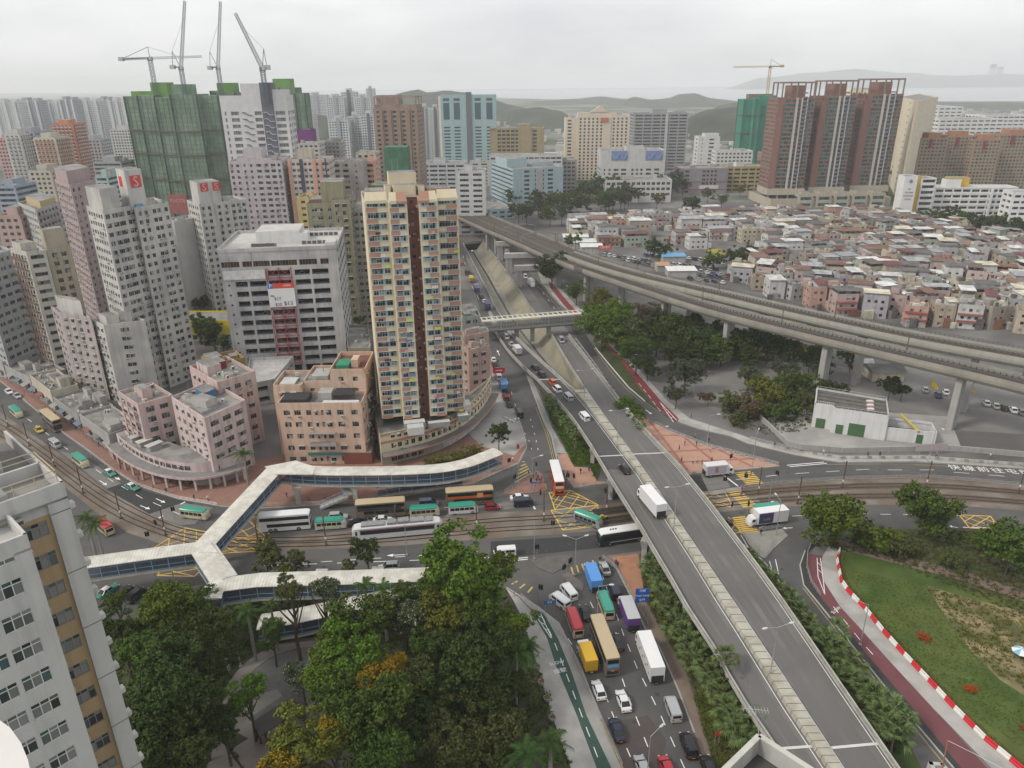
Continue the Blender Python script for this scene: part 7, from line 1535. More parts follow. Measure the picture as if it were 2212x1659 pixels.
def crown_mesh(var,dens,flat=.8):
 """unit crown: leaf clumps through an uneven volume of radius about 1"""
 k=(var,dens,flat)
 if k in CROWN:return CROWN[k]
 r=random.Random(var*31+int(dens*10));mb=MB();lobes=[]
 for i in range(9):
  t=r.uniform(0,6.28);e=r.uniform(.15,.72);lobes.append((math.cos(t)*e,math.sin(t)*e,r.uniform(-.45,.62),r.uniform(.26,.46)))
 lobes.append((0,0,.2,.5));ncl=int(125*dens)
 for c in range(ncl):
  lx,ly,lz,lr=r.choice(lobes);d=Vector((r.gauss(0,1),r.gauss(0,1),r.gauss(.25,1))).normalized()*lr*r.uniform(.72,1.06);cx,cy,cz=lx+d.x,ly+d.y,lz+d.z
  cr=r.uniform(.085,.16);nl_=36
  for j in range(nl_):
   o=Vector((r.gauss(0,1),r.gauss(0,1),r.gauss(0,.8))).normalized()*cr*r.uniform(.3,1.1);s_=r.uniform(.024,.046)*(1.0 if dens>1.2 else 1.35)
   n=(o.normalized()+Vector((r.gauss(0,.5),r.gauss(0,.5),.5+r.gauss(0,.4)))).normalized();a=n.cross(Vector((r.gauss(0,1),r.gauss(0,1),r.gauss(0,1)))).normalized()*s_;b2=n.cross(a).normalized()*s_*r.uniform(.5,.8);p=Vector((cx+o.x,cy+o.y,(cz+o.z)*flat))
   mb.add([p-a,p-b2,p+a,p+b2],[(0,1,2,3)])
 CROWN[k]=mb;return mb
CME={}
def crown_for(kind,var,dens,flat):
 k=(kind,var,dens,flat)
 if k not in CME:CME[k]=crown_mesh(var,dens,flat).mesh('crown',LEAF[kind])
 return CME[k]
TRUNK={}
def trunk_mesh(var):
 if var not in TRUNK:
  r=random.Random(var+90);mb=MB();mb.tube([(0,0,-.02),(r.uniform(-.02,.02),r.uniform(-.02,.02),.25),(r.uniform(-.05,.05),r.uniform(-.05,.05),.5),(0,0,.78)],[.035,.028,.022,.008],7)
  for i in range(6):
   t=i*1.05+r.uniform(-.3,.3);z=r.uniform(.3,.5);e=r.uniform(.18,.34);mb.tube([(0,0,z),(math.cos(t)*e*.5,math.sin(t)*e*.5,z+.14),(math.cos(t)*e,math.sin(t)*e,z+.3)],[.016,.011,.004],5)
  TRUNK[var]=mb.mesh('trunk',bark)
 return TRUNK[var]
tr_r=random.Random(11);TLAB={}
def tree(u,v,rpx,kind,h=None,where='in the park',dens=1.4,flat=.8,rz=None,bush=False):
 """a tree whose crown centre shows at plate point (u, v) with radius rpx"""
 d0=P(u,v,5);dep=d0[1]*_cp+90*_sp;r_=rpx*dep/FPX;h=h or(r_*1.75+.8);zc=h-r_*flat*.85 if not bush else r_*.5
 x,y=P(u,v,zc);lab='%s %s %s'%(KINDN.get(kind,kind),'shrub' if bush else 'tree',where);TLAB[lab]=TLAB.get(lab,0)+1
 n_=TLAB[lab]-1;lab2=lab+(', %s such one'%ordinal(n_) if n_ else '')
 t=thing('shrub' if bush else 'tree',lab2,'shrub' if bush else 'tree',(x,y,0),tr_r.uniform(0,6.28),'%s %s'%('shrubs' if bush else 'trees',where));var=tr_r.randrange(4)
 c=OB('crown',crown_for(kind,var,dens,flat),t,(0,0,zc));s_=r_/.86;c.scale=(s_*tr_r.uniform(.92,1.08),s_*tr_r.uniform(.92,1.08),s_*(1 if not bush else .8))
 k=OB('trunk',trunk_mesh(var),t);k.scale=(h*.62,h*.62,(zc+r_*.35)/.78) if not bush else(r_*.5,r_*.5,r_)
 return t
for q in((984,1245,95,'bright',19),(1066,1240,52,'bright',15),(1025,1330,62,'mid',15),(968,1338,56,'yg',14),(897,1335,48,'flower',13),(792,1338,72,'mid',15),(770,1426,76,'bright',14),(708,1480,60,'bright',12),(787,1548,90,'mid',16),(809,1472,40,'yellow',14),(855,1434,30,'yellow',13),(888,1468,58,'olive',11),(652,1462,36,'flower',6),(680,1604,76,'yg',13),(716,1578,34,'yellow',14),(820,1622,84,'mid',13),(1012,1452,82,'dark',14),(1066,1396,62,'dark',14),(1106,1356,48,'bright',12),(970,1600,84,'olive',8),(1060,1606,80,'olive',8),(930,1540,60,'dark',9),(628,1279,34,'olive',15),(699,1279,34,'flower',15),(356,1322,78,'bright',13),(398,1412,74,'dark',15),(370,1482,86,'dark',16),(335,1556,92,'dark',14),(425,1522,74,'dark',13),(262,1372,48,'dark',11),(300,1420,62,'mid',13),(534,1500,46,'bright',10),(470,1345,46,'mid',11),(300,1640,90,'dark',13),(420,1620,60,'dark',11),(600,1668,60,'yellow',11),(870,1290,40,'mid',12),(930,1275,42,'mid',14),(452,1450,50,'dark',12),(250,1300,30,'mid',8),(712,1420,56,'bright',12),(742,1500,54,'mid',11),(585,1362,34,'mid',8),(480,1560,44,'dark',9),(440,1300,34,'mid',8),(960,1400,46,'dark',12),(920,1400,40,'mid',11),(1050,1500,56,'dark',9),(870,1600,50,'dark',10),(1000,1300,50,'bright',15),(1120,1480,40,'olive',6),(1100,1560,44,'olive',6)):tree(*q[:4],q[4]+2,'in the park',1.7)
for q in((573,1200,42,'olive',9),(636,1214,30,'olive',7),(792,1187,36,'dark',10),(756,1228,24,'olive',6),(610,1235,26,'yg',6)):tree(*q[:4],q[4],'on the tramside verge',.9)
tree(1077,937,28,'dark',8,'on the forecourt beside the curved podium',1.0)
for u,v,r_ in((958,992,26),(990,986,28),(1022,972,26),(930,998,20)):tree(u,v,r_,'yg',None,'behind the footbridge ramp',.7,.7,bush=True)
for q in((1192,577,36,'dark',17),(1245,628,26,'mid',11),(1290,648,36,'yg',15),(1302,706,56,'bright',17),(1352,722,60,'mid',17),(1330,676,40,'bright',16),(1392,682,36,'red',14),(1420,722,42,'dark',14),(1450,762,38,'dark',12),(1482,806,42,'grey',12),(1376,756,40,'mid',14),(1400,790,30,'dark',9),(1462,850,26,'grey',8)):tree(*q[:4],q[4],'beside the red cycle track',1.3)
for q in((1618,812,30,'grey',8),(1700,806,36,'grey',9),(1662,855,46,'yg',9),(1722,838,46,'mid',9),(1622,885,36,'red',6),(1770,795,28,'grey',8),(1800,842,26,'dark',7),(1580,870,28,'olive',6),(1530,858,18,'red',5),(1925,832,26,'dark',8),(1950,842,20,'dark',6),(1690,890,36,'mid',6),(1745,870,30,'olive',6),(1600,905,26,'olive',4)):tree(*q[:4],q[4],'in the square under the viaduct',1.1)
for q in((1500,735,42,'dark',12),(1545,722,36,'dark',12),(1600,738,40,'dark',12),(1660,748,36,'dark',11),(1716,758,30,'mid',10),(1770,765,28,'dark',9),(1460,705,36,'mid',13),(1840,775,26,'dark',8),(1480,760,34,'dark',10),(1520,765,32,'dark',10),(1560,752,34,'mid',11),(1620,765,30,'dark',9),(1440,735,34,'mid',12),(1575,728,34,'dark',12),(1630,728,34,'dark',12),(1690,745,30,'dark',11),(1425,690,30,'dark',12),(1500,700,30,'dark',12),(1750,780,24,'dark',8)):tree(*q[:4],q[4],'behind the viaduct columns',1.0)
for q in((1427,535,30,'dark',12),(1542,560,26,'mid',10),(1592,552,32,'dark',13),(1622,552,22,'dark',10),(1320,472,20,'mid',9),(1240,520,26,'mid',9),(1870,462,24,'yg',9),(1760,700,22,'mid',6)):tree(*q[:4],q[4],'among the village houses',.8)
for i in range(30):u=1112+i*8.5;tree(u,tr_r.uniform(418,462)-(18 if u>1260 else 0),tr_r.uniform(16,26),tr_r.choice(('mid','dark','grey','olive')),None,'in the belt behind the railway',.6)
for q in((1282,402,26,'dark'),(1262,408,18,'dark'),(1452,394,26,'dark'),(1476,398,20,'dark'),(1490,444,26,'dark'),(1380,420,16,'grey'),(1420,432,18,'olive'),(1530,420,16,'olive'),(1560,430,15,'olive'),(1600,408,14,'yg'),(1640,410,14,'yg'),(1340,420,18,'mid'),(1310,432,20,'grey')):tree(*q[:4],None,'around the sports ground',.6)
for q in((1990,468,18,'mid'),(2015,474,22,'mid'),(2050,468,26,'dark'),(2085,474,24,'mid'),(2115,482,26,'dark'),(2150,486,28,'dark'),(2185,492,30,'dark'),(2215,498,30,'dark'),(1935,372,22,'mid'),(1905,375,18,'grey'),(1700,412,14,'mid'),(1735,420,12,'dark'),(1790,422,12,'dark'),(1850,420,12,'dark'),(1900,416,14,'dark')):tree(*q[:4],None,'near the school',.6)
for q in((1815,1116,88,'bright',12),(1996,1101,74,'mid',11),(2186,1192,72,'mid',11),(1893,1166,46,'yg',5),(1950,1180,40,'olive',4),(2060,1210,34,'olive',4),(2110,1165,26,'olive',4)):tree(*q[:4],q[4],'on the garden corner',1.6,.62)
tree(1352,873,28,'bright',7,'right of the flyover ramp',1.0);tree(1372,892,22,'bright',6,'right of the flyover ramp',1.0)
for q in((428,705,34,'mid',12),(460,720,30,'dark',11),(430,655,20,'dark',10),(480,740,20,'mid',8),(775,690,12,'dark',8)):tree(*q[:4],q[4],'in the yard left of the car park',.9)
# ---- palms
palm_l=Mleaf('leaf_fan_palm',(.115,.16,.055));palm_r=Mleaf('leaf_royal_palm',(.055,.10,.025));ptrunk=M('palm_trunk',(.16,.135,.105),.95,.2,2);ptr2=M('royal_trunk',(.27,.255,.235),.9,.12,1.5)
def fan_crown(seed):
 r=random.Random(seed);mb=MB()
 for i in range(26):
  az=i*2.4+r.uniform(-.2,.2);el=r.uniform(-.5,1.15);d=Vector((math.cos(az)*math.cos(el),math.sin(az)*math.cos(el),math.sin(el)));L=r.uniform(.7,.95);c=d*L;side=d.cross(Vector((0,0,1))).normalized();up=side.cross(d)
  mb.beam((0,0,0),c,.03,.03)
  for j in range(-5,6):
   t=j*.27;dirn=(d*math.cos(t)+side*math.sin(t)).normalized();ln=r.uniform(.62,.78)*(1-.03*abs(j));a=c+dirn*ln*.55+up*.05;tip=c+dirn*ln-Vector((0,0,.22*ln));w=side*.055 if abs(t)<.7 else up*.05
   mb.add([c,a-w,tip,a+w],[(0,1,2,3)])
 return mb.mesh('crown',palm_l)
def royal_crown(seed):
 r=random.Random(seed);mb=MB()
 for i in range(16):
  az=i*2.4;el=r.uniform(-.25,1.1);L=r.uniform(2.6,3.4);pts=[]
  for k in range(7):s_=k/6;pts.append(Vector((math.cos(az)*L*s_*math.cos(el),math.sin(az)*L*s_*math.cos(el),L*s_*math.sin(el)-1.5*s_*s_)))
  mb.tube(pts,[.06,.05,.04,.035,.03,.02,.01],4)
  for k in range(18):
   s_=.12+.86*k/17;i0=min(5,int(s_*6));p=pts[i0].lerp(pts[i0+1],s_*6-i0);d=(pts[i0+1]-pts[i0]).normalized();sd_=d.cross(Vector((0,0,1))).normalized()
   for sg in(-1,1):e=sd_*sg*r.uniform(.55,.8)*(1.15-s_*.6)-Vector((0,0,.28))+d*.25;w=d*.07;mb.add([p-w,p+w,p+e],[(0,1,2)])
 return mb.mesh('crown',palm_r)
FANS=[fan_crown(i) for i in range(3)];ROY=[royal_crown(i) for i in range(2)]
def palm(u,v,kind,h,where,sc=1.0,n=0):
 x,y=P(u,v,h);t=thing('palm_tree','%s palm %s'%(kind,where),'palm',(x,y,0),tr_r.uniform(0,6),'palms '+where.split(',')[0])
 lean=tr_r.uniform(-.15,.15)
 if kind=='fan':mb=MB();mb.tube([(0,0,-.05),(lean,0,h*.5),(0,0,h)],[.2,.16,.13],6);mb.build('trunk',ptrunk,t);c=OB('crown',FANS[tr_r.randrange(3)],t,(0,0,h));c.scale=(1.35*sc,)*3
 else:mb=MB();mb.tube([(0,0,-.05),(0,0,h*.4),(0,0,h*.85),(0,0,h)],[.28,.32,.2,.14],8);mb.build('trunk',ptr2,t);c=OB('crown',ROY[tr_r.randrange(2)],t,(0,0,h));c.scale=(sc,)*3
 return t
LROW=[(1405,1222),(1412,1236),(1428,1248),(1445,1275),(1432,1290),(1450,1322),(1467,1341),(1458,1355),(1475,1372),(1497,1396),(1512,1412),(1490,1420),(1530,1443),(1541,1462),(1565,1478),(1552,1492),(1574,1514),(1600,1502),(1593,1544),(1612,1535),(1601,1577),(1626,1558),(1580,1560),(1570,1535)]
for i,(u,v) in enumerate(LROW):palm(u,v,'fan',tr_r.uniform(3.2,4.6),'along the left side of the flyover, %s from the far end'%ordinal(i),1.45)
palm(1568,1424,'fan',8.5,'rising above the left flyover parapet',1.35)
RROW=[(1610,1202),(1622,1214),(1655,1248),(1668,1262),(1696,1289),(1714,1308),(1729,1328),(1746,1354),(1803,1366),(1785,1388),(1814,1415),(1838,1436),(1819,1465),(1840,1480),(1866,1495),(1892,1512),(1921,1533),(1902,1555),(1935,1584),(1942,1556)]
for i,(u,v) in enumerate(RROW):palm(u,v,'fan',tr_r.uniform(3.0,4.4),'along the right side of the flyover, %s from the far end'%ordinal(i),1.4 if i<8 else 1.6)
for i,(u,v) in enumerate(((1190,862),(1193,872),(1206,893),(1220,910),(1234,926),(1243,940),(1376,909),(1384,922))):palm(u,v,'fan',tr_r.uniform(3.5,5),'on the bank beside the side street, %s from the far end'%ordinal(i),1.05)
for i,(u,v,h,s_) in enumerate(((1116,1410,11,1.25),(1140,1395,10,1.0),(970,1468,8,.9),(1025,1520,7,.9),(1135,1626,9,1.1),(1190,1600,8,1.1),(787,1265,12,.9),(826,1270,12,.9),(534,1320,11,.95),(480,1370,8,.8),(330,1400,12,.9),(585,1310,10,.8),(1095,1640,6,.9))):palm(u,v,'royal',h,'in the park, %s counted from the cycle lane'%ordinal(i),s_)
palm(186,1118,'royal',12.5,'between the near block and the tram tracks',1.15);palm(205,1132,'royal',11.5,'second beside the near block and tram tracks',1.1);palm(525,978,'royal',9.5,'at the corner of the pale pink tenement',.95);palm(385,668,'royal',10,'in the yard beside the S tower',1.0)
# ---- ground cover: tufts over banks, garden and park (nobody could count them)
EXC=[PL([(470,1590),(520,1660),(540,1700),(460,1700),(430,1600)]),PL([(500,1600),(640,1500),(740,1490),(850,1500),(720,1540),(600,1610),(540,1690)])]
def scatter(name,polyv,n,kind,size,lab,z=.1,seed=3):
 r=random.Random(seed);poly=ccw(PL(polyv));xs=[p[0] for p in poly];ys=[p[1] for p in poly];mb=MB();c=0
 while c<n:
  x,y=r.uniform(min(xs),max(xs)),r.uniform(min(ys),max(ys))
  if not inside((x,y),poly) or(x-cpx.x)**2+(y-cpx.y)**2<150 or any(inside((x,y),e) for e in EXC):c+=.2;continue
  c+=1;s_=size*r.uniform(.5,1.3)
  for j in range(7):
   d=Vector((r.gauss(0,1),r.gauss(0,1),r.uniform(.2,1.6))).normalized()*s_;b_=Vector((x+r.gauss(0,s_*.4),y+r.gauss(0,s_*.4),z));w=d.cross(Vector((r.gauss(0,1),r.gauss(0,1),1))).normalized()*s_*.28;mb.add([b_-w,b_+w,b_+d],[(0,1,2)])
 mb.build(name,LEAF[kind],kind='stuff',label=lab,category='plants')
scatter('ground_cover',[(1384,1200),(1396,1297),(1437,1374),(1489,1465),(1522,1583),(1552,1680),(1690,1660),(1600,1530),(1540,1440),(1470,1320),(1420,1225)],2600,'yg',.42,'low shrubs and weeds under the left row of fan palms')
scatter('ground_cover',[(1600,1185),(1640,1212),(1690,1272),(1762,1362),(1855,1470),(1965,1612),(1930,1640),(1820,1500),(1700,1340),(1610,1220)],1500,'mid',.4,'low shrubs under the right row of fan palms',seed=4)
scatter('ground_cover',[(1175,862),(1200,885),(1240,925),(1296,1005),(1285,1035),(1274,1008),(1240,1006),(1227,978),(1195,918)],1800,'bright',.5,'green undergrowth on the bank beside the side street',seed=5)
scatter('ground_cover',[(1750,1178),(1900,1150),(2073,1146),(2230,1160),(2230,1340),(2060,1270),(1900,1205)],2600,'olive',.4,'rough garden weeds behind the lawn',seed=6)
scatter('ground_cover',[(2000,1268),(2080,1292),(2230,1335),(2230,1500),(2150,1455),(2080,1390)],900,'yg',.4,'weeds growing through the bare plot',seed=7)
scatter('undergrowth',[(220,1360),(440,1285),(900,1262),(1085,1275),(1150,1400),(1230,1650),(240,1690)],5200,'mid',.6,'dense low undergrowth covering the park floor',seed=8)
scatter('undergrowth',[(1560,850),(1740,820),(1790,850),(1740,930),(1660,940),(1560,905)],1500,'olive',.45,'low scrub around the trees by the pump house',seed=9)
vsheet('wood_floor',[(1400,690),(1500,695),(1650,720),(1800,760),(1780,785),(1640,780),(1500,775),(1440,760)],.02,park_m)
scatter('undergrowth',[(1400,690),(1500,695),(1650,720),(1800,760),(1780,785),(1640,782),(1500,778),(1440,765)],2200,'mid',.6,'low undergrowth of the wood behind the viaduct columns',seed=12)
scatter('grass',[(1825,1230),(2000,1265),(2060,1330),(2150,1470),(2400,1620),(2400,1740),(2060,1520),(1910,1362)],5200,'bright',.16,'short lawn grass inside the red and white barrier',.12,seed=10)
hl_=[Vector((*p,.1)) for p in PL(bar_line)]
r_=random.Random(2);mb=MB()
for p,h in along(offset(resample(hl_,2),1.0),.35):
 for j in range(10):
  b_=p+Vector((r_.gauss(0,.25),r_.gauss(0,.25),r_.uniform(0,.55)));d=Vector((r_.gauss(0,1),r_.gauss(0,1),r_.gauss(.4,.6))).normalized()*.2;w=d.cross(Vector((r_.gauss(0,1),1,0))).normalized()*.09;mb.add([b_-w,b_+d,b_+w],[(0,1,2)])
mb.build('hedge',LEAF['hedge'],label='low orange and green hedge running along the barrier',category='hedge')
# ================================================================== VEHICLES
tyre=M('tyre',(.02,.02,.02),.9,.1,3);hub=M('hub',(.3,.3,.31),.4,.1,3,metal=.5);redl=M('tail_light_red',(.35,.01,.012),.3,.05,1);headl=M('headlight_clear',(.6,.6,.58),.2,.05,1);trim=M('black_trim',(.025,.025,.027),.6,.1,2);plate_m=M('number_plate',(.6,.45,.05),.6,.05,1)
def paint(c,rough=.28):return M('paint_%.3f_%.3f_%.3f'%c,c,rough,.03,.5,spec=.5)
WH={}
def wheel_mesh(r,w=.24):
 if(r,w) not in WH:mb=MB();mb.tube([(0,-w/2,0),(0,w/2,0)],r,12);mb.tube([(0,-w/2-.01,0),(0,w/2+.01,0)],r*.55,8,1);WH[(r,w)]=mb.mesh('wheel',[tyre,hub])
 return WH[(r,w)]
def sec(x,w,z0,z1,r):return[(x,-w,z0),(x,w,z0),(x,w,z1-r),(x,w-r,z1),(x,-w+r,z1),(x,-w,z1-r)]
def sm(o):
 me=o.data;me.polygons.foreach_set('use_smooth',[True]*len(me.polygons));me.set_sharp_from_angle(angle=R(38));return o
class V:
 def __init__(s,nm):s.t=thing(nm,'',nm)
 def loft(s,nm,mat,secs):
  o=sm(MB().loft([sec(*q) for q in secs]).build(nm,mat,s.t))
  if nm in('body','cab'):s.b=o
  return o
 def box(s,nm,mat,*b):return MB().box(*b).build(nm,mat,s.b if nm in('headlight','tail_light','number_plate','wing_mirror','side_window','rear_window','window_band','windscreen','advertisement','stripe','vent','rear_panel') else s.t)
 def wheels(s,xs,y,r,w=.24):
  for x in xs:
   for g in(-1,1):OB('wheel',wheel_mesh(r,w),s.t,(x,g*y,r))
 def lamps(s,xf,xr,y,zf,zr,h=.16,w=.3):
  for g in(-1,1):s.box('headlight',headl,xf-.08,g*y-w/2,zf,xf+.03,g*y+w/2,zf+h);s.box('tail_light',redl,xr-.03,g*y-w/2,zr,xr+.08,g*y+w/2,zr+h*1.2)
  s.box('number_plate',plate_m,xr-.025,-.26,zr-.15,xr+.06,.26,zr-.02)
 def cabin(s,c,x0,x1,x2,x3,w0,w1,z0,z1):
  """glass house between sill (x0..x3) and roof (x1..x2), with a painted roof and pillars"""
  b=[(x0,-w0,z0),(x3,-w0,z0),(x3,w0,z0),(x0,w0,z0)];t=[(x1,-w1,z1),(x2,-w1,z1),(x2,w1,z1),(x1,w1,z1)]
  MB().loft([b,t]).build('windows',GLV,s.t);s.loft('roof',c,[(x1-.05,w1-.02,z1-.03,z1+.03,.05),(x1+.25,w1+.03,z1-.03,z1+.07,.06),(x2-.25,w1+.03,z1-.03,z1+.07,.06),(x2+.05,w1-.03,z1-.03,z1+.03,.05)])
  xm=(x1+x2)/2-.1
  for g in(-1,1):
   for a,e in((x0,x1),(xm,xm),(x3,x2)):MB().beam((a,g*(w0+.005),z0),(e,g*(w1+.01),z1),.09,.05).build('pillar',c,s.t)
def mk_car(c,L=4.5,W=.88,sh=.92,top=1.43,x=(-1.75,-.95,.35,1.15),est=0):
 v=V('car');c=paint(c);h=L/2
 v.loft('body',c,[(-h,W*.82,.36,sh-.14,.1),(-h+.12,W*.95,.25,sh-.02,.1),(-h*.55,W,.2,sh,.1),(0,W,.2,sh+.01,.1),(h*.5,W,.2,sh-.04,.12),(h-.25,W*.92,.24,sh-.2,.14),(h,W*.74,.36,sh-.34,.1)])
 v.cabin(c,*x,W-.09,W-.24,sh-.06,top);v.wheels((-L*.29,L*.31),W-.1,.33);v.lamps(h-.06,-h+.02,W*.7,sh-.36,sh-.3)
 for g in(-1,1):v.box('wing_mirror',trim,x[3]-.35,g*(W+.02)-.09,sh,x[3]-.18,g*(W+.02)+.09,sh+.14)
 return v.t
def mk_suv(c):return mk_car(c,4.5,.92,1.02,1.72,(-2.12,-1.85,.35,1.15))
def mk_mpv(c):return mk_car(c,4.8,.92,1.0,1.85,(-2.28,-2.05,.7,1.75))
def mk_taxi(c):
 t=mk_car((.03,.22,.15),4.6,.86);
 for o in t.children:
  if o.name.startswith(('roof','pillar')):o.data=o.data.copy();o.data.materials[0]=paint((.66,.66,.64))
 MB().box(-.15,-.25,1.5,.05,.25,1.63).build('roof_sign',paint((.66,.66,.64)),t);return t
def mk_van(c):
 v=V('van');p=paint(c);v.loft('body',p,[(-2.45,.8,.3,1.9,.15),(-2.38,.88,.22,2.0,.15),(0,.9,.2,2.06,.16),(1.2,.9,.2,2.04,.16),(1.62,.86,.2,1.85,.2),(2.2,.84,.22,1.12,.1),(2.45,.72,.3,.95,.1)])
 for g in(-1,1):v.box('side_window',GLV,-2.1,g*.905-.012,1.18,-.15,g*.905+.012,1.75);v.box('side_window',GLV,.1,g*.905-.012,1.15,1.35,g*.9+.012,1.72)
 MB().add([(2.22,-.74,1.14),(2.22,.74,1.14),(1.66,.68,1.82),(1.66,-.68,1.82)],[(0,1,2,3)]).build('windscreen',GLV,v.t);v.box('rear_window',GLV,-2.462,-.68,1.2,-2.42,.68,1.72);v.wheels((-1.5,1.5),.8,.33);v.lamps(2.42,-2.45,.62,.68,.8);return v.t
def mk_minibus(roof,body=(.52,.47,.33),low=None):
 v=V('minibus');p=paint(body);rf=paint(roof);v.loft('body',p,[(-3.5,.9,.35,2.2,.1),(-3.4,1.0,.3,2.28,.1),(2.6,1.0,.3,2.28,.1),(3.1,.98,.3,2.0,.15),(3.5,.9,.35,1.2,.1)]);v.loft('roof',rf,[(-3.5,.88,2.2,2.42,.12),(-3.3,1.01,2.18,2.62,.22),(2.2,1.01,2.18,2.62,.22),(2.9,.92,2.12,2.34,.15)])
 for g in(-1,1):
  for i in range(5):v.box('side_window',GLV,-3.1+i*1.14,g*1.005-.01,1.2,-2.1+i*1.14,g*1.005+.01,1.95)
  if low:v.box('advertisement',paint(low,.5),-3.2,g*1.004-.01,.5,1.6,g*1.004+.01,1.12)
 MB().add([(3.49,-.86,1.2),(3.49,.86,1.2),(3.08,.84,2.0),(3.08,-.84,2.0)],[(0,1,2,3)]).build('windscreen',GLV,v.t);v.box('rear_window',GLV,-3.515,-.75,1.2,-3.48,.75,1.95);v.wheels((-2.1,2.2),.88,.4);v.lamps(3.47,-3.5,.72,.62,.7);return v.t
def mk_dd(body,roof,ad=None,rear=None,L=11.6):
 v=V('double_decker_bus');p=paint(body);h=L/2;v.loft('body',p,[(-h,1.18,.45,4.1,.1),(-h+.15,1.25,.32,4.2,.1),(h-.5,1.25,.32,4.2,.1),(h,1.18,.4,3.9,.12)]);v.loft('roof',paint(roof,.5),[(-h+.02,1.1,4.12,4.25,.08),(-h+.3,1.24,4.1,4.38,.14),(h-.7,1.24,4.1,4.38,.14),(h-.05,1.1,4.0,4.2,.08)])
 for g in(-1,1):
  v.box('window_band',GLV,-h+.4,g*1.255-.012,3.0,h-.25,g*1.255+.012,3.85);v.box('window_band',GLV,-h+1.9,g*1.255-.012,1.35,h-.3,g*1.255+.012,2.2)
  if ad:v.box('advertisement',paint(ad,.5),-h+.5,g*1.256-.012,2.28,h-1.0,g*1.256+.012,2.92);v.box('advertisement',paint(tuple(min(.6,x*2+.08) for x in ad),.5),h*.3,g*1.26-.012,2.3,h*.55,g*1.26+.012,3.6) if ad[0]>.3 else 0
 v.box('windscreen',GLV,h-.06,-1.12,1.1,h+.012,1.12,2.5);v.box('windscreen',GLV,h-.1,-1.12,3.0,h+.012,1.12,3.85);v.box('rear_window',GLV,-h-.012,-.95,3.05,-h+.05,.95,3.85);v.box('rear_panel',paint(rear or(.05,.05,.05),.5),-h-.014,-1.0,2.2,-h+.05,1.0,2.85);v.box('vent',trim,-h-.012,-1.0,.75,-h+.05,1.0,1.5);v.wheels((-h+2.6,-h+3.7,h-2.7),1.12,.5,.3);v.lamps(h-.02,-h,.95,.7,1.55);return v.t
def mk_coach(c):
 v=V('coach');v.loft('body',paint(c),[(-6,1.18,.4,3.2,.12),(-5.8,1.25,.3,3.3,.12),(5.3,1.25,.3,3.3,.12),(6,1.15,.35,2.6,.2)]);v.loft('roof',paint((.66,.66,.66),.5),[(-5.95,1.15,3.2,3.36,.1),(-5.6,1.24,3.18,3.46,.14),(5.0,1.24,3.18,3.46,.14),(5.75,1.1,2.9,3.15,.1)])
 for g in(-1,1):v.box('window_band',GLV,-5.5,g*1.255-.01,1.4,5.2,g*1.255+.01,2.7);v.box('stripe',paint((.5,.5,.5)),-4.5,g*1.256-.01,.9,3.5,g*1.256+.01,1.05)
 for x in(-.6,0,.6):MB().tube([(x+2.5,0,3.44),(x+2.5,0,3.56)],.22,8).build('roof_vent',trim,v.t)
 v.box('windscreen',GLV,5.9,-1.05,1.1,6.02,1.05,2.5);v.wheels((-3.2,3.6),1.1,.5,.3);v.lamps(5.98,-6,.9,.6,.8);return v.t
def mk_truck(box,cab=(.62,.62,.62),L=7.0,bw=1.15,bh=3.4,ad=None,tarp=None):
 v=V('truck');h=L/2;p=paint(cab);xb=h-1.9
 v.loft('cab',p,[(h-1.75,1.0,.5,2.3,.1),(h-1.6,1.05,.45,2.5,.15),(h-.6,1.05,.45,2.45,.15),(h-.12,1.0,.45,1.5,.1),(h,.9,.5,1.2,.1)]);v.loft('cargo_box',paint(box,.5),[(-h,bw,.85,bh,.05),(xb,bw,.85,bh,.05)]);v.box('chassis',trim,-h+.1,-.5,.45,h-.8,.5,.87);v.loft('box_roof',paint(tarp or tuple(min(.7,x*1.05) for x in box),.6),[(-h-.01,bw+.01,bh-.04,bh+.03,.02),(xb+.01,bw+.01,bh-.04,bh+.03,.02)])
 MB().add([(h-.13,-.92,1.5),(h-.13,.92,1.5),(h-.58,.9,2.36),(h-.58,-.9,2.36)],[(0,1,2,3)]).build('windscreen',GLV,v.t);v.box('tail_lift',trim,-h-.06,-bw*.85,.6,-h-.005,bw*.85,bh*.55) if bh>3.2 else v.box('rear_door',paint(tuple(x*.85 for x in box),.5),-h-.03,-bw*.92,.95,-h-.004,bw*.92,bh-.15)
 for g in(-1,1):
  v.box('side_window',GLV,h-1.4,g*1.055-.01,1.5,h-.65,g*1.05+.01,2.2)
  for a in(ad or()):v.box('advertisement',paint(a[4],.5),-h+a[0]*(xb+h),g*(bw+.004)-.008,.9+a[2]*(bh-.9),-h+a[1]*(xb+h),g*(bw+.004)+.008,.9+a[3]*(bh-.9))
 v.wheels((-h+1.5,h-1.2),.95,.45,.3);v.lamps(h-.02,-h,.8,.7,.62);return v.t
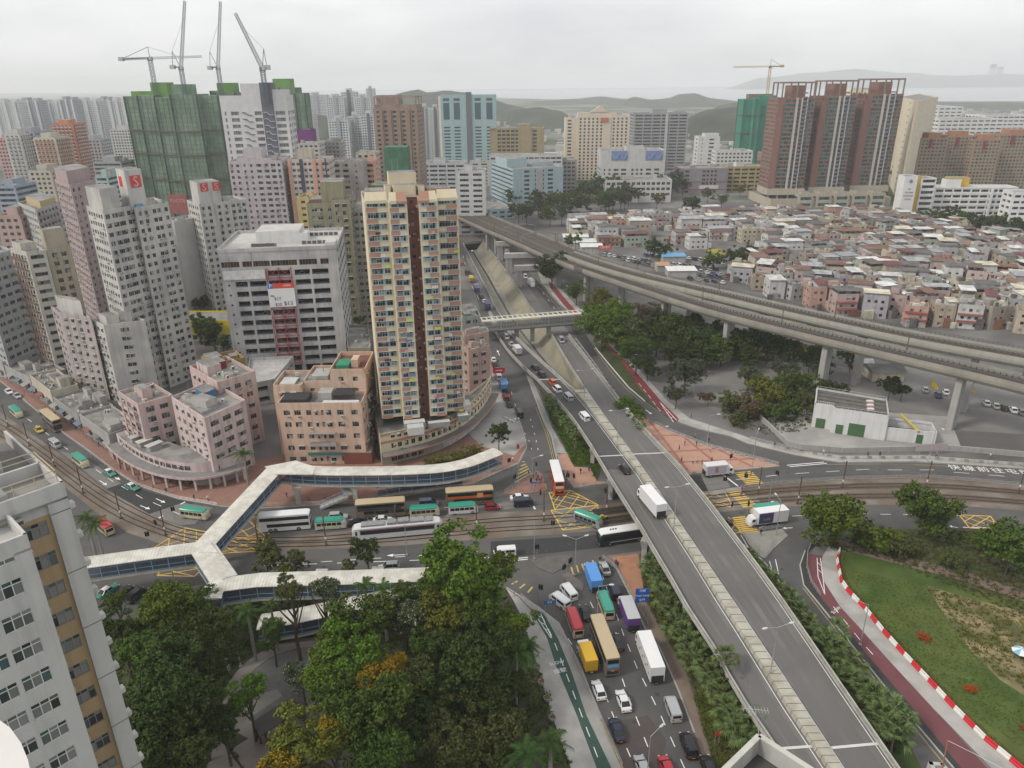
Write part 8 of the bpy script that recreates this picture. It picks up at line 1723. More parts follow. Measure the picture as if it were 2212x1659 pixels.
def mk_tram(c):
 v=V('light_rail_vehicle');w=paint((.55,.55,.55));v.loft('body',w,[(-10.1,.85,.5,2.6,.2),(-9.6,1.15,.4,3.2,.2),(-8.6,1.3,.35,3.35,.2),(8.6,1.3,.35,3.35,.2),(9.6,1.15,.4,3.2,.2),(10.1,.85,.5,2.6,.2)])
 for g in(-1,1):
  v.box('window_band',GLV,-8.3,g*1.305-.012,1.6,8.3,g*1.305+.012,2.6);v.box('stripe',paint((.25,.03,.08)),-8.5,g*1.306-.012,2.66,8.5,g*1.306+.012,2.86);v.box('side_window',GLV,-9.4,g*1.2-.05,1.5,-8.6,g*1.2+.06,2.5);v.box('side_window',GLV,8.6,g*1.2-.05,1.5,9.4,g*1.2+.06,2.5)
 for x0,x1,z in((-8,-2.8,.4),(-2.2,-.2,.6),(.2,2.6,.65),(2.9,6,.45),(6.4,8,.3)):v.box('roof_unit',M('roof_unit',(.24,.24,.235),.8,.15,1),x0,-.95,3.33,x1,.95,3.35+z)
 v.wheels((-6.8,-5,5,6.8),.9,.35);return v.t
PROTO={}
def put(lab,mk,args,u,v,to=None,ang=None,z=.03,grp=None):
 """place a vehicle at plate point; to = a plate point it faces"""
 zz_=z;x,y=P(u,v,zz_)
 if to:q=P(*to,zz_);ang=math.atan2(q[1]-y,q[0]-x)
 k=(mk.__name__,repr(args))
 if k not in PROTO:t=PROTO[k]=mk(*args)
 else:t=copy_tree(PROTO[k])
 t.location=(x,y,zz_);t.rotation_euler[2]=ang;t['label']=lab
 if grp:t['group']=grp
 return t
WHT,SIL,BLK,NAVY=(.66,.66,.66),(.36,.37,.38),(.012,.012,.014),(.012,.018,.04);GR,RED=(.03,.27,.19),(.42,.02,.035);GOLD=(.44,.35,.22)
dn=lambda u,v:(u-17,v-46)
for lab,mk,a,u,v in(('white hatchback following the beige double-decker on the queue road',mk_car,(WHT,4.2,.88,.95,1.5,(-1.85,-1.35,.3,1.1)),1293,1496),('white saloon in the middle lane behind the black hatchback',mk_car,(WHT,4.6),1346,1519),('dark navy saloon near the bottom of the queue road',mk_car,(NAVY,4.7),1332,1582),('silver van with dark windows in the right lane',mk_van,(SIL,),1452,1538),('black people carrier at the lower right of the queue road',mk_mpv,(BLK,),1487,1616),('black hatchback beside the beige double-decker',mk_car,(BLK,4.2),1334,1392),('black saloon between the red minibus and the vans',mk_car,(BLK,4.5),1264,1328),('silver saloon waiting at the front of the right lane',mk_car,(SIL,4.6),1306,1232),('dark blue van behind the silver saloon',mk_van,(NAVY,),1327,1283),('red-roofed cream minibus in the left lane of the queue',mk_minibus,(RED,),1240,1354),('green-roofed cream minibus behind the blue truck',mk_minibus,(GR,),1307,1316),('bright blue box truck near the head of the queue',mk_truck,((.08,.25,.58),(.5,.5,.5),8),1279,1258),('purple box truck with worn white roof',mk_truck,((.10,.04,.2),WHT,8.5,1.2,3.5,None,(.42,.42,.43)),1356,1336),('long white box truck with black spots on its side',mk_truck,(WHT,WHT,11,1.25,3.9,[(.1+.11*i,.15+.11*i,.25+.3*(i%2),.36+.3*(i%2),(.05,.05,.06)) for i in range(7)]),1400,1430),('yellow box truck beside the kerb in the left lane',mk_truck,((.55,.33,.02),WHT,6.6,1.1,3.1),1267,1428),('beige-roofed double-decker bus in the queue road',mk_dd,((.16,.135,.11),GOLD,None,(.1,.3,.5)),1304,1412),('grey car roof at the very bottom of the queue road',mk_car,(SIL,4.4),1388,1664),('red car roof at the very bottom of the queue road',mk_car,(RED,4.3),1440,1664),('black car roof at the bottom right of the queue road',mk_car,(BLK,4.4),1530,1664)):put(lab,mk,a,u,v,dn(u,v))
put('white van turning left out of the queue road',mk_van,(WHT,),1228,1285,(1208,1260));put('second white van turning left, nearer the park',mk_van,(WHT,),1209,1304,(1182,1283))
for lab,mk,a,u,v,T_ in(('white box truck heading away on the flyover',mk_truck,(WHT,WHT,10.5,1.25,3.9),1405,1096,FL),('small black estate car on the flyover ahead of the white truck',mk_suv,(BLK,),1349,1018,FL),('white van on the darker flyover stretch',mk_van,(WHT,),1262,905,FL),('silver van on the flyover ramp behind the white people carrier',mk_van,(SIL,),1227,862,FL),('white people carrier on the flyover ramp',mk_mpv,(WHT,),1203,844,FL),('orange off-roader on the flyover ramp',mk_suv,((.5,.1,.02),),1192,829,FL),('black off-roader ahead of the orange one',mk_suv,(BLK,),1169,812,FL),('black estate two cars ahead of the orange off-roader',mk_suv,((.02,.02,.025),),1155,797,FL),('white box truck on the far flyover ramp',mk_truck,((.5,.5,.5),WHT,6.6,1.1,3.1),1117,763,FL),('grey saloon ahead of the far white box truck',mk_car,(SIL,4.4),1104,746,FL),('white people carrier under the far footbridge',mk_mpv,(WHT,),1093,730,FL),('dark car just emerging below the far footbridge',mk_suv,(BLK,),1080,713,FL),('silver people carrier coming up the right flyover ramp',mk_mpv,(SIL,),1213,738,FMR)):
 z=tab1(FZ,v)+.02;e=14;to=(tab(T_,v-e)+(u-tab(T_,v))*.94,v-e) if T_ is FL else(tab(T_,v+e)+(u-tab(T_,v)),v+e);put(lab,mk,a,u,v,None,math.atan2(*(lambda p,q:(q[1]-p[1],q[0]-p[0]))(P(u,v,z),P(*to,z))),z)
rt=lambda u,v:(u+40,v-3)
for lab,mk,a,u,v in(('white double-decker bus with dark windows before the box junction',mk_dd,(WHT,WHT),618,1142),('green and white minibus beside the tram',mk_minibus,(GR,(.5,.5,.42),(.45,.5,.3)),716,1140),('silver estate car behind the green and white minibus',mk_suv,(SIL,),731,1121),('beige double-decker bus with a black advertisement behind the tram',mk_dd,((.16,.135,.1),GOLD,(.03,.03,.035)),824,1114),('blue-grey people carrier beyond the tram',mk_mpv,((.1,.12,.18),),926,1092),('green-roofed minibus just beyond the tram roof',mk_minibus,(GR,(.52,.47,.33)),918,1113),('beige double-decker bus with an orange portrait advertisement',mk_dd,((.16,.12,.07),GOLD,(.5,.1,.02)),1015,1088),('white and green minibus behind the red hatchback',mk_minibus,(GR,(.55,.55,.55),(.6,.6,.62)),1001,1107),('dark red hatchback in front of the white and green minibus',mk_car,((.22,.01,.025),3.9,.84,.95,1.5,(-1.8,-1.3,.3,1.1)),1064,1100),('black van waiting at the stop line',mk_van,(NAVY,),1131,1092),('white coupe with dark roof beside the black van',mk_car,(WHT,4.7),1122,1079),('white saloon hidden behind the tram',mk_car,(WHT,4.5),827,1127),('black saloon left of the tram',mk_car,(BLK,4.5),775,1134)):put(lab,mk,a,u,v,rt(u,v))
put('white light rail vehicle with dark red stripe on the tracks',mk_tram,(0,),860,1155,(930,1148.5),z=.12)
for lab,mk,a,u,v,to in(('green-roofed minibus stopped before the left crossing',mk_minibus,(GR,),423,1118,(470,1124)),('green and white taxi nearest the left crossing',mk_taxi,(0,),286,1056,(330,1076)),('green and white taxi behind the first on the left street',mk_taxi,(0,),237,1025,(275,1048)),('green-roofed minibus on the left street behind the taxis',mk_minibus,(GR,),176,1003,(215,1032)),('silver van on the left street',mk_van,(SIL,),121,964,(155,990)),('yellow hatchback on the left street beside the bus',mk_car,((.5,.36,.03),4.1),85,932,(115,958)),('beige double-decker bus at the kerb on the left street',mk_dd,((.16,.135,.1),GOLD),114,922,(145,948)),('green-roofed minibus furthest up the left street',mk_minibus,(GR,),37,897,(70,925)),('white car parked far up the left street',mk_car,(WHT,4.4),20,849,(50,874)),('silver car parked behind the white one far up the left street',mk_car,(SIL,4.4),38,858,(68,884)),('red-roofed minibus below the left palms',mk_minibus,(RED,),226,1146,(200,1125)),('green and white taxi parked below the left footbridge arm',mk_taxi,(0,),234,1281,(262,1262)),('black saloon parked beside the taxi by the park',mk_car,(BLK,4.7),266,1285,(296,1262)),('black people carrier parked closest to the park trees',mk_mpv,(BLK,),297,1291,(327,1268)),('green minibus with mural sides crossing the yellow box',mk_minibus,(GR,(.3,.3,.28),(.04,.07,.1)),1271,1131,(1300,1142)),('black coach with white roof emerging from under the flyover',mk_coach,((.015,.03,.028),),1346,1168,(1300,1175)),('orange double-decker bus with white roof heading up the side street',mk_dd,((.55,.07,.01),(.68,.68,.68),None,(.5,.5,.5)),1202,1047,(1190,1000)),('white van on the southern carriageway',mk_van,(WHT,),1090,1199,(1040,1203)),('silver estate under the big park tree',mk_suv,(SIL,),840,1230,(790,1234)),('white box truck with a portrait advertisement by the plaza',mk_truck,((.55,.55,.56),WHT,8,1.2,3.5,[(.08,.92,.08,.9,(.42,.36,.42)),(.4,.55,.2,.85,(.4,.24,.2))]),1551,1026,(1600,1021)),('white lorry with a blue painted side at the right crossing',mk_truck,(WHT,WHT,9.5,1.25,3.8,[(.5,.97,.02,.95,(.03,.05,.16)),(.62,.72,.6,.85,(.5,.03,.04)),(.6,.85,.3,.5,(.55,.4,.05))]),1654,1131,(1600,1138)),('green-roofed minibus hidden behind the blue and white lorry',mk_minibus,(GR,),1652,1110,(1600,1116)),('black saloon below the flyover on the right',mk_car,(BLK,4.6),1560,1131,(1520,1126)),('black van parked nearest the rubbish heap',mk_van,(BLK,),1122,897,(1115,880)),('black hatchback parked on the side street',mk_car,(BLK,4.3),1100,877,(1094,862)),('black people carrier parked behind the blue truck',mk_mpv,(BLK,),1092,862,(1087,850)),('blue box truck parked on the side street',mk_truck,((.06,.17,.36),(.5,.5,.5),7.5),1088,842,(1082,820)),('white minivan parked beyond the blue truck',mk_van,(WHT,),1077,817,(1073,806)),('silver saloon parked beyond the white minivan',mk_car,(SIL,4.4),1073,803,(1069,792)),('dark saloon parked far along the side street',mk_car,(BLK,4.4),1068,790,(1064,779)),('white hatchback parked furthest along the side street',mk_car,(WHT,4.2),1066,780,(1062,769)),('navy truck beyond the grey footbridge',mk_truck,((.05,.06,.14),(.4,.4,.4),7),1053,668,(1046,650)),('white saloon beyond the navy truck',mk_car,(WHT,4.4),1046,653,(1040,640)),('dark saloon beyond the grey footbridge',mk_car,(BLK,4.4),1040,643,(1034,630)),('blue flatbed lorry beside the channel',mk_truck,((.1,.12,.25),(.4,.4,.4),7.5,1.1,2.0),1030,627,(1022,608)),('yellow roadworks lorry beside the channel',mk_truck,((.42,.28,.03),(.45,.3,.03),8,1.1,2.6),1018,607,(1011,588)),('brown tipper lorry furthest along the channel',mk_truck,((.1,.06,.05),(.3,.3,.3),7.5,1.1,2.8),1009,592,(1003,575)),('red car furthest along the channel street',mk_car,(RED,4.3),1000,572,(995,560)),('white box truck approaching on the road right of the channel',mk_truck,(WHT,WHT,8,1.2,3.4),1148,618,(1163,636)),('white people carrier behind the approaching white truck',mk_mpv,(WHT,),1135,600,(1146,616)),('small truck under the viaduct portals',mk_truck,((.4,.38,.36),WHT,7),1096,552,(1104,566))):put(lab,mk,a,u,v,to)
# delivery motorcycle
q=P3(1306,1122,.03);t=thing('motorcycle','yellow delivery motorcycle beside the black coach','motorcycle',q,R(15))
for x in(-.65,.65):MB().tube([(x,-.06,.3),(x,.06,.3)],.3,10).build('wheel',tyre,t)
MB().loft([sec(-.7,.16,.45,.8,.05),sec(0,.2,.4,.85,.06),sec(.5,.14,.5,.95,.05)]).build('body',paint((.5,.38,.03)),t);MB().box(-1.0,-.28,.8,-.35,.28,1.3).build('top_box',paint((.5,.38,.03)),t);MB().beam((.5,-.35,1.05),(.5,.35,1.05),.05,.05).build('handlebar',trim,t)
# car lot beside the village and cars under the viaduct
cr_=random.Random(4);n=0;LC=[('white',WHT),('silver',SIL),('black',BLK),('white',WHT),('grey',(.15,.15,.16)),('blue',(.04,.07,.16))]
lot_rows=[((1305,552),(1400,566)),((1345,562),(1420,578)),((1395,553),(1470,562)),((1440,572),(1545,584)),((1455,582),(1555,594)),((1475,558),(1560,570)),((1490,604),(1560,612)),((1500,596),(1568,603))]
for ri,(a,b_) in enumerate(lot_rows):
 k=int((v2(P(*a))-v2(P(*b_))).length/2.9)
 for i in range(k):
  f=i/max(1,k-1);cn_,cc_=cr_.choice(LC);mk=cr_.choice((mk_car,mk_mpv));put('%s car in the used car lot, %s row, %s from left'%(cn_,ordinal(ri),ordinal(i)),mk,(cc_,4.4) if mk is mk_car else(cc_,),a[0]+(b_[0]-a[0])*f,a[1]+(b_[1]-a[1])*f,None,R(100+cr_.uniform(-6,6)),grp='cars in the used car lot')
for i,(u,v) in enumerate(((2130,874),(2150,880),(2168,884),(2188,889),(2206,894),(2026,856),(2042,850),(1998,845),(1935,800),(1918,796))):cn_,cc_=LC[i%6];put('%s car parked below the viaduct on the right, number %s from the kerb end'%(cn_,ordinal(i)),mk_car,(cc_,4.4),u,v,None,R(70),grp='cars parked below the viaduct')
CM={}
for i,((x,y),z,rz,wd) in enumerate(CARPARK_BAYS):
 if cr_.random()<.55:
  for k in range(1 if wd<5 else cr_.choice((1,2))):
   cn_,cc_=cr_.choice(LC);kk=('mk_car',repr((cc_,4.4)))
   if kk in PROTO:t=copy_tree(PROTO[kk])
   else:t=PROTO[kk]=mk_car(cc_,4.4)
   c,s_=math.cos(rz),math.sin(rz);ox=cr_.uniform(-.25,.25)*wd+(k*2.4-1.2 if wd>5 else 0);t.location=(x+ox*c-2.6*s_,y+ox*s_+2.6*c,z-.85);t.rotation_euler[2]=rz+R(90);t['label']='%s car on %s car park deck up, %s opening from left%s'%(cn_,ordinal(i%10),ordinal(i//10),', right one' if k else '');t['group']='cars on the car park decks'
   # ================================================================== CRANES
stl=M('crane_blue_grey',(.13,.15,.18),.6,.1,1);stw=M('crane_white',(.42,.43,.44),.6,.1,1);sty=M('crane_tower_yellow',(.45,.33,.08),.6,.1,1)
def lattice(a,b,w,n,w2=None):
 a,b=Vector(a),Vector(b);d=(b-a).normalized();r=d.cross(Vector((0,1,0)) if abs(d.y)<.9 else Vector((1,0,0))).normalized();u=d.cross(r);mb=MB();w2=w2 or w
 def c(t,i):k=(w+(w2-w)*t)/2;return a.lerp(b,t)+r*(k if i in(0,3) else-k)+u*(k if i<2 else-k)
 for i in range(4):
  mb.beam(c(0,i),c(1,i),.28,.28)
  for k in range(n):mb.beam(c(k/n,i),c((k+1)/n,(i+1)%4),.16,.16);mb.beam(c(k/n,i),c(k/n,(i+1)%4),.16,.16)
 return mb
def px3(u,v,Y):return Vector((XAT(u,v,Y),Y,ZAT(u,v,Y)))
def crane(label,Y,base,slew,jib0,jib1,back,mm,jm,luff=True,wj=1.8):
 b,s,j0,j1,k=(px3(*q,Y) for q in(base,slew,jib0,jib1,back));o=Vector((s.x,Y,0));t=thing('tower_crane',label,'crane',o);b.x=s.x
 lattice(Vector((0,0,b.z-12)),Vector((0,0,s.z)),2.2,14).build('mast',mm,t);lattice(j0-o,j1-o,wj,22,wj*.7).build('jib',jm,t)
 MB().box(-1.4,-1.4,s.z-1,1.4,1.4,s.z+1.2).build('slewing_ring',stl,t);MB().beam(Vector((0,0,s.z+1)),k-o,1.4,.8).build('counter_jib',stl,t);q=k-o;MB().box(q.x-1.6,-1.5,q.z-1.2,q.x+1.6,1.5,q.z+1.4).build('counterweight',jm,t);MB().box(.4,-2.8,s.z-.5,2.2,-1.2,s.z+1.7).build('cab',stw,t)
 ap=(Vector((q.x*.75,0,s.z+(11 if luff else 8))));ap=ap if luff else Vector((0,0,s.z+8));mb=MB();mb.beam(Vector((0,0,s.z)),ap,.3,.3);mb.beam(q,ap,.3,.3);mb.build('apex_frame',stl,t);mb=MB();mb.tube([ap,(j0-o).lerp(j1-o,.75)],.08,4);mb.tube([ap,q],.08,4);mb.build('stay_cable',stl,t)
crane('white luffing crane with steep jib on the netted tower, leftmost luffing one',556,(396,182),(391,148),(391,146),(399,2),(373,145),stl,stw);crane('white luffing crane with steep jib, between the other two',590,(475,180),(471,147),(471,145),(476,3),(454,147),stl,stw);crane('luffing crane leaning left above the white stair-striped tower',470,(567,178),(567,150),(567,148),(508,28),(577,146),stl,stw)
crane('flat-topped crane with a long level jib, leftmost of the cranes',572,(333,190),(324,128),(258,128),(436,122),(262,128),stl,stw,False,1.5);crane('yellow tower crane above the teal netting',905,(1663,212),(1664,145),(1585,145),(1690,143),(1690,143),sty,sty,False,1.6)
# ================================================================== STREET FURNITURE
galv=M('galvanised',());lampg=M('lamp_head',(.55,.57,.58),.4,.05,1);trbr=M('tram_pole_brown',(.10,.065,.045),.7,.15,1);sig=M('signal_black',(.015,.015,.017),.6,.1,1)
def lamp(lab,q,h,dirs,arm=2.0):
 t=thing('street_lamp',lab,'lamp',q);MB().tube([(0,0,0),(0,0,h)],[.11,.06],6).build('pole',galv,t);MB().box(-.22,-.22,0,.22,.22,.25).build('base',galv,t)
 for a in dirs:
  d=Vector((math.cos(R(a)),math.sin(R(a)),0));ar=MB().tube([(0,0,h-.1),d*arm+Vector((0,0,h+.25))],.045,5).build('arm',galv,t);e=d*(arm+.4)+Vector((0,0,h+.25));MB().loft([[tuple(e+d*x+Vector((0,0,z))+Vector((-d.y,d.x,0))*y) for y,z in((-w,0),(w,0),(w*.6,.14),(-w*.6,.14))] for x,w in((-.5,.1),(-.2,.19),(.2,.19),(.45,.1))]).build('lamp_head',lampg,ar)
for i,v in enumerate((858,953,1131,1451)):lamp('double-armed lamp on the flyover median, %s from the far end'%ordinal(i),P3((tab(FML,v)+tab(FMR,v))/2,v,tab1(FZ,v)+.85),9,(15,195))
for i,(u,v,h,a) in enumerate(((1120,1062,9.5,()),(1150,1062,9.5,(20,)),(1154,1207,9,()),(1242,1243,9,(160,20)),(1420,966,6,(10,)),(1527,963,9.5,(0,)),(1625,1009,10,(60,)),(1858,1393,9,(150,)),(1111,1287,10,()),(879,1199,9,()),(1676,1156,9,(100,200)),(1396,1700,10,(40,)),(1290,1340,8,(0,)),(1385,815,8,(170,)),(1340,770,8,(0,)),(1235,655,8,(180,)),(520,1440,4,()),(640,1500,4,()),(493,1580,4,()),(378,1262,6,()),(2008,985,9,(-80,)),(1660,1090,7,()))):lamp('grey street lamp, %s of those at ground level'%ordinal(i),P3(u,v,.1),h,a)
for i,(u,v) in enumerate(((18,922),(64,964),(118,1007),(180,1065),(262,1120),(358,1156),(705,1178),(857,1153),(1030,1142),(1175,1125),(1310,1108),(1638,1067),(1819,1053),(2000,1053),(2200,1064),(1723,1088),(560,1185))):
 q=P3(u,v,.03);t=thing('tram_pole','brown overhead-line pole with white band beside the tracks, %s from the left'%ordinal(i),'pole',q,0,'tram poles');MB().tube([(0,0,0),(0,0,7.6)],.14,7).build('pole',trbr,t);MB().tube([(0,0,1.6),(0,0,2.3)],.155,7).build('band',white_s,t);MB().box(-.3,-.3,0,.3,.3,.3).build('base',trbr,t)
 for s in(-1,1):MB().beam((0,0,6.9),(0,2.6*s,6.6),.06,.06).build('bracket',trbr,t)
for tl in track_lines:MB().tube([Vector((p.x,p.y,6.2)) for p in tl[::3]],.02,4).build('overhead_wire',sig,label='overhead contact wire above the %s tram track'%('upper' if tl is track_lines[0] else 'lower'),category='wire')
for i,(u,v) in enumerate(((1100,1016),(1112,1052),(1158,1024),(1147,1060),(1226,1049),(1239,1050),(1167,1087),(1307,1083),(1194,1154),(1577,1007),(1564,1057),(1609,1050),(1676,1044),(1579,1113),(1614,1111),(1218,1251),(1231,1237),(1168,1295),(378,1123),(341,1153),(323,1178),(493,1197),(1160,1206),(338,1258))):
 t=thing('traffic_light','black traffic light on a grey post at the junctions, %s of them'%ordinal(i),'traffic light',P3(u,v,.1),tr_r.uniform(0,6),'traffic lights');MB().tube([(0,0,0),(0,0,3.4)],.07,6).build('post',galv,t)
 for s in(.25,-.25):sh_=MB().box(s-.18,-.16,2.5,s+.18,.16,3.6).build('signal_head',sig,t)
 for k in range(3):MB().tube([(-.25,-.17,2.7+k*.32),(-.25,-.26,2.68+k*.32)],.11,6).build('hood',sig,sh_)
def railing(lab,line,h=1.05,mat=galv,step=1.6,z=.14,rails=(.35,.7,1.0)):
 L=resample([P3(*q,z) for q in line],4);o=L[0].copy();t=thing('railing',lab,'railing',o);L=[p-o for p in L]
 for r in rails:MB().tube([p+Vector((0,0,r*h)) for p in L],.035,4).build('rail',mat,t)
 for p,a in along(L,step):MB().beam(p,p+Vector((0,0,h)),.07,.07).build('post',mat,t)
for lab,ln in(('grey railing along the pavement under the footbridge ramp',[(560,1095),(690,1091),(880,1070),(1020,1043),(1084,1017)]),('white-edged railing on the brick traffic island',[(1090,1066),(1147,1026)]),('long white railing between side street and planted bank',[(1216,1022),(1203,985),(1193,940),(1176,897),(1160,865)]),('railing in front of the blue and white lorry',[(1640,1148),(1690,1140)]),('V-shaped railing on the right traffic island',[(1631,1178),(1656,1205),(1671,1168)]),('short railing beside the yellow box on the right',[(1601,1151),(1612,1164)]),('railing between queue road and brick verge',[(1302,1207),(1332,1232),(1368,1297),(1400,1352)]),('railing between the green cycle lane and the queue road',[(1125,1290),(1180,1335),(1225,1390),(1262,1470),(1305,1570),(1345,1660)]),('railing between tram reserve and right carriageway',[(1600,1056),(1660,1049),(1820,1037),(2000,1032),(2200,1050)]),('railing along the upper edge of the plaza',[(1386,901),(1442,931),(1524,964),(1606,986),(1682,1006)]),('railing beside the path below the pump house',[(1620,950),(1720,975),(1815,992),(1990,991),(2220,1008)]),('low fence along the left street pavement',[(52,868),(137,938),(247,1019),(301,1052),(384,1079),(470,1094)]),('pale rail on the inside of the right-hand curve',[(1752,1176),(1744,1195),(1742,1228),(1752,1260),(1772,1290)]),('rail along the near side of the lower plaza',[(1420,1030),(1521,1022),(1570,1018)]),('rail around the corner by the orange bus',[(1222,1040),(1236,1053),(1290,1047)])):railing(lab,ln)
# crash barrier, retaining wall
L=resample([P3(*q,.5) for q in((1286,752),(1326,800),(1358,838),(1393,868))],3);MB().sweep(L,[(-.08,0),(.08,0),(.12,.35),(-.12,.35)]).build('crash_barrier',white_s,label='white crash barrier on the verge of the slip road',category='barrier')
L=resample([P3(*q,0) for q in((1640,905),(1700,962),(1730,970),(1820,978),(2050,973),(2250,990))],3);MB().sweep(L,[(-.2,0),(.2,0),(.2,1.6),(-.2,1.6)]).build('retaining_wall',concw,label='low stained wall between the pump house yard and the footpath',category='wall');vsheet('pump_yard',[(1650,905),(1760,880),(2050,900),(2080,975),(1820,976),(1705,962)],.02,concrete)
vsheet('square',[(1480,760),(1600,770),(1900,800),(2240,850),(2240,940),(2080,930),(1900,880),(1760,860),(1640,890),(1560,900),(1500,860)],.014,M('square_paving',(.18,.175,.165),.9,.14,.15,fine=.08))
# red and white water barriers
BM={}
for i,(p,a) in enumerate(along([Vector((*q,.13)) for q in PL(bar_line)],2.05)):
 red=i%2;
 if red not in BM:
  BM[red]=MB().loft([[(x,-.26,0),(x,.26,0),(x,.24,.3),(x,.12,.42),(x,.1,.85),(x,-.1,.85),(x,-.12,.42),(x,-.24,.3)] for x in(-1.0,-.98,.98,1.0)]).mesh('water_barrier',M('barrier_red',(.55,.02,.035),.5,.06,1) if red else M('barrier_white',(.68,.66,.64),.5,.08,1))
 OB('water_barrier',BM[red],None,p,a,label='%s plastic water barrier around the lawn, %s from the far end'%('red' if red else 'white',ordinal(i)),category='barrier',group='red and white barriers')
 # planters with flowers
fl=Mleaf('flowers',(.05,.09,.02),(.5,.09,.01),.45);pb=M('planter_box',(.35,.33,.28),.9,.1,1);fm_=MB();r_=random.Random(8)
for k in range(60):b_=Vector((r_.uniform(-.55,.55),r_.uniform(-.2,.2),.42+r_.uniform(0,.25)));d=Vector((r_.gauss(0,1),r_.gauss(0,1),.6)).normalized()*.14;w_=d.cross(Vector((0,0,1))).normalized()*.08;fm_.add([b_-w_,b_+d,b_+w_],[(0,1,2)])
FLM=fm_.mesh('flowers',fl);PBM=MB().box(-.6,-.24,0,.6,.24,.45).mesh('box',pb);ip=0
for ln,st in(([(1700,972),(1815,991),(1990,990),(2215,1006)],3.6),([(1540,966),(1606,984),(1650,996)],2.8),([(1410,1031),(1500,1024)],2.8)):
 for p,a in along([P3(*q,.14) for q in ln],st):t=thing('planter','flower trough on the pavement edge, %s of them'%ordinal(ip),'planter',p,a,'flower troughs');OB('box',PBM,t);OB('flowers',FLM,t);ip+=1
for i,(u,v) in enumerate(((1160,1445),(1169,1478),(1181,1513),(1192,1555),(1204,1590))):t=thing('plant_pot','round grey plant pot beside the park footpath, %s from the far end'%ordinal(i),'pot',P3(u,v,.14),0,'pots by the park path');MB().tube([(0,0,0),(0,0,.7)],[.45,.6],12).build('pot',concrete,t);o=OB('plant',FLM,t,(0,0,.1));o.scale=(.9,2,1.2)
for i,(u,v) in enumerate(((1993,1376),(2100,1488),(2212,1572))):tree(u,v,16 if i<2 else 10,'redbush',None,'on the lawn',.5,.6,bush=True)['label']='round red shrub on the lawn, %s from the far side'%ordinal(i)
# direction signs
for lab,u,v,h,w,hh,c,tx in(('tall blue direction sign beside the queue road',1384,1330,3.2,2.6,3.2,(.02,.09,.36),('元朗','Yuen Long','屯門')),('blue fingerpost sign by the green cycle lane',1187,1332,3.0,2.4,.8,(.03,.15,.4),('單車',)),('blue and white plate by the island',1153,1064,2.6,1.4,.5,(.03,.15,.4),()),('orange and blue banner on the wall right',2010,980,1.0,9,2.0,(.4,.35,.34),()),('small blue sign plate on the garden corner',1766,1178,2.6,1.6,.5,(.02,.06,.3),()),('red banner with yellow characters by the side street',1096,868,1.6,2.6,1.0,(.5,.03,.03),('大平賣',)),('red sign hanging over the side street',1078,826,3.4,4,2.0,(.4,.02,.04),('海鮮酒家',)),('warning triangle board at the bottom of the bank',1548,1608,1.8,.9,.9,(.45,.05,.03),()),('red marker board on the tram tracks',975,1145,.3,1.6,.8,(.5,.03,.03),())):
 t=thing('sign',lab,'sign',P3(u,v,.14),R(4));MB().box(-w/2,-.05,h,w/2,.05,h+hh).build('plate',M('plate_%.2f_%.2f_%.2f'%c,c,.6,.04,1),t)
 for x in(-w*.35,w*.35):MB().tube([(x,.08,0),(x,.08,h+hh*.8)],.05,5).build('post',galv,t)
 for k,s_ in enumerate(tx):lettering(s_,min(.62,hh*.6),white_s,(0,-.07,h+hh-(k+.5)*hh/len(tx)),(R(90),0,0),t,name='sign_letter')
 # festival flags in the square
for i,(u,v) in enumerate(((1593,775),(1637,776),(1717,772),(1732,770),(1845,830),(1906,850),(2008,845),(2014,852),(2053,866),(2098,864),(1521,878),(1640,766))):
 t=thing('flag','yellow festival pennant on a pole in the square, %s from the left'%ordinal(i),'flag',P3(u,v,.02),tr_r.uniform(-.6,.6),'festival flags');MB().tube([(0,0,0),(0,0,4.6)],.05,5).build('pole',post_m,t);MB().add([(0,0,4.5),(0,0,1.6),(.7,.12,1.9),(1.5,-.1,1.9),(.8,.1,3.2)],[(0,1,2,4),(4,2,3)]).build('pennant',M('pennant_yellow',(.62,.42,.02),.8,.1,1),t)
 # park pavilion and rubbish heap
t=thing('pavilion','long dark-roofed shelter in the park','shelter',P3(600,1565,.12));pv_=[(q[0]-t.location.x,q[1]-t.location.y) for q in PL([(546,1561),(562,1594),(660,1522),(640,1500)],3.2)];MB().prism(ccw(pv_),3.1,3.3).build('roof',M('pavilion_roof',(.085,.075,.07),.9,.15,.5),t)
for a in range(4):
 for f in(0.08,.5):q=lerp2(lerp2(pv_[a],pv_[(a+1)%4],f),lerp2(pv_[0],pv_[2],.5),.08);MB().box(-.15,-.15,0,.15,.15,3.1).build('post',M('post_red',(.12,.04,.035),.8,.1,1),t,(*q,0))
mb=MB();r_=random.Random(6)
for k in range(40):x,y=r_.gauss(0,1.5),r_.gauss(0,1.0);s=r_.uniform(.2,.5);mb.box(x,y,0,x+s,y+s*1.3,r_.uniform(.15,.5))
mb.build('rubbish',M('rubbish_white',(.5,.5,.49),.8,.2,2,isl=.35),None,P3(1103,908,.146),0,kind='stuff',label='heap of white builders waste on the forecourt',category='rubbish')
t=thing('bin','red cylindrical bin by the side street kerb','bin',P3(1119,968,.146));MB().tube([(0,0,0),(0,0,1.1)],.4,10).build('body',paint((.5,.03,.02)),t);MB().tube([(0,0,1.1),(0,0,1.25)],[.42,.2],10).build('lid',paint((.45,.03,.02)),t)
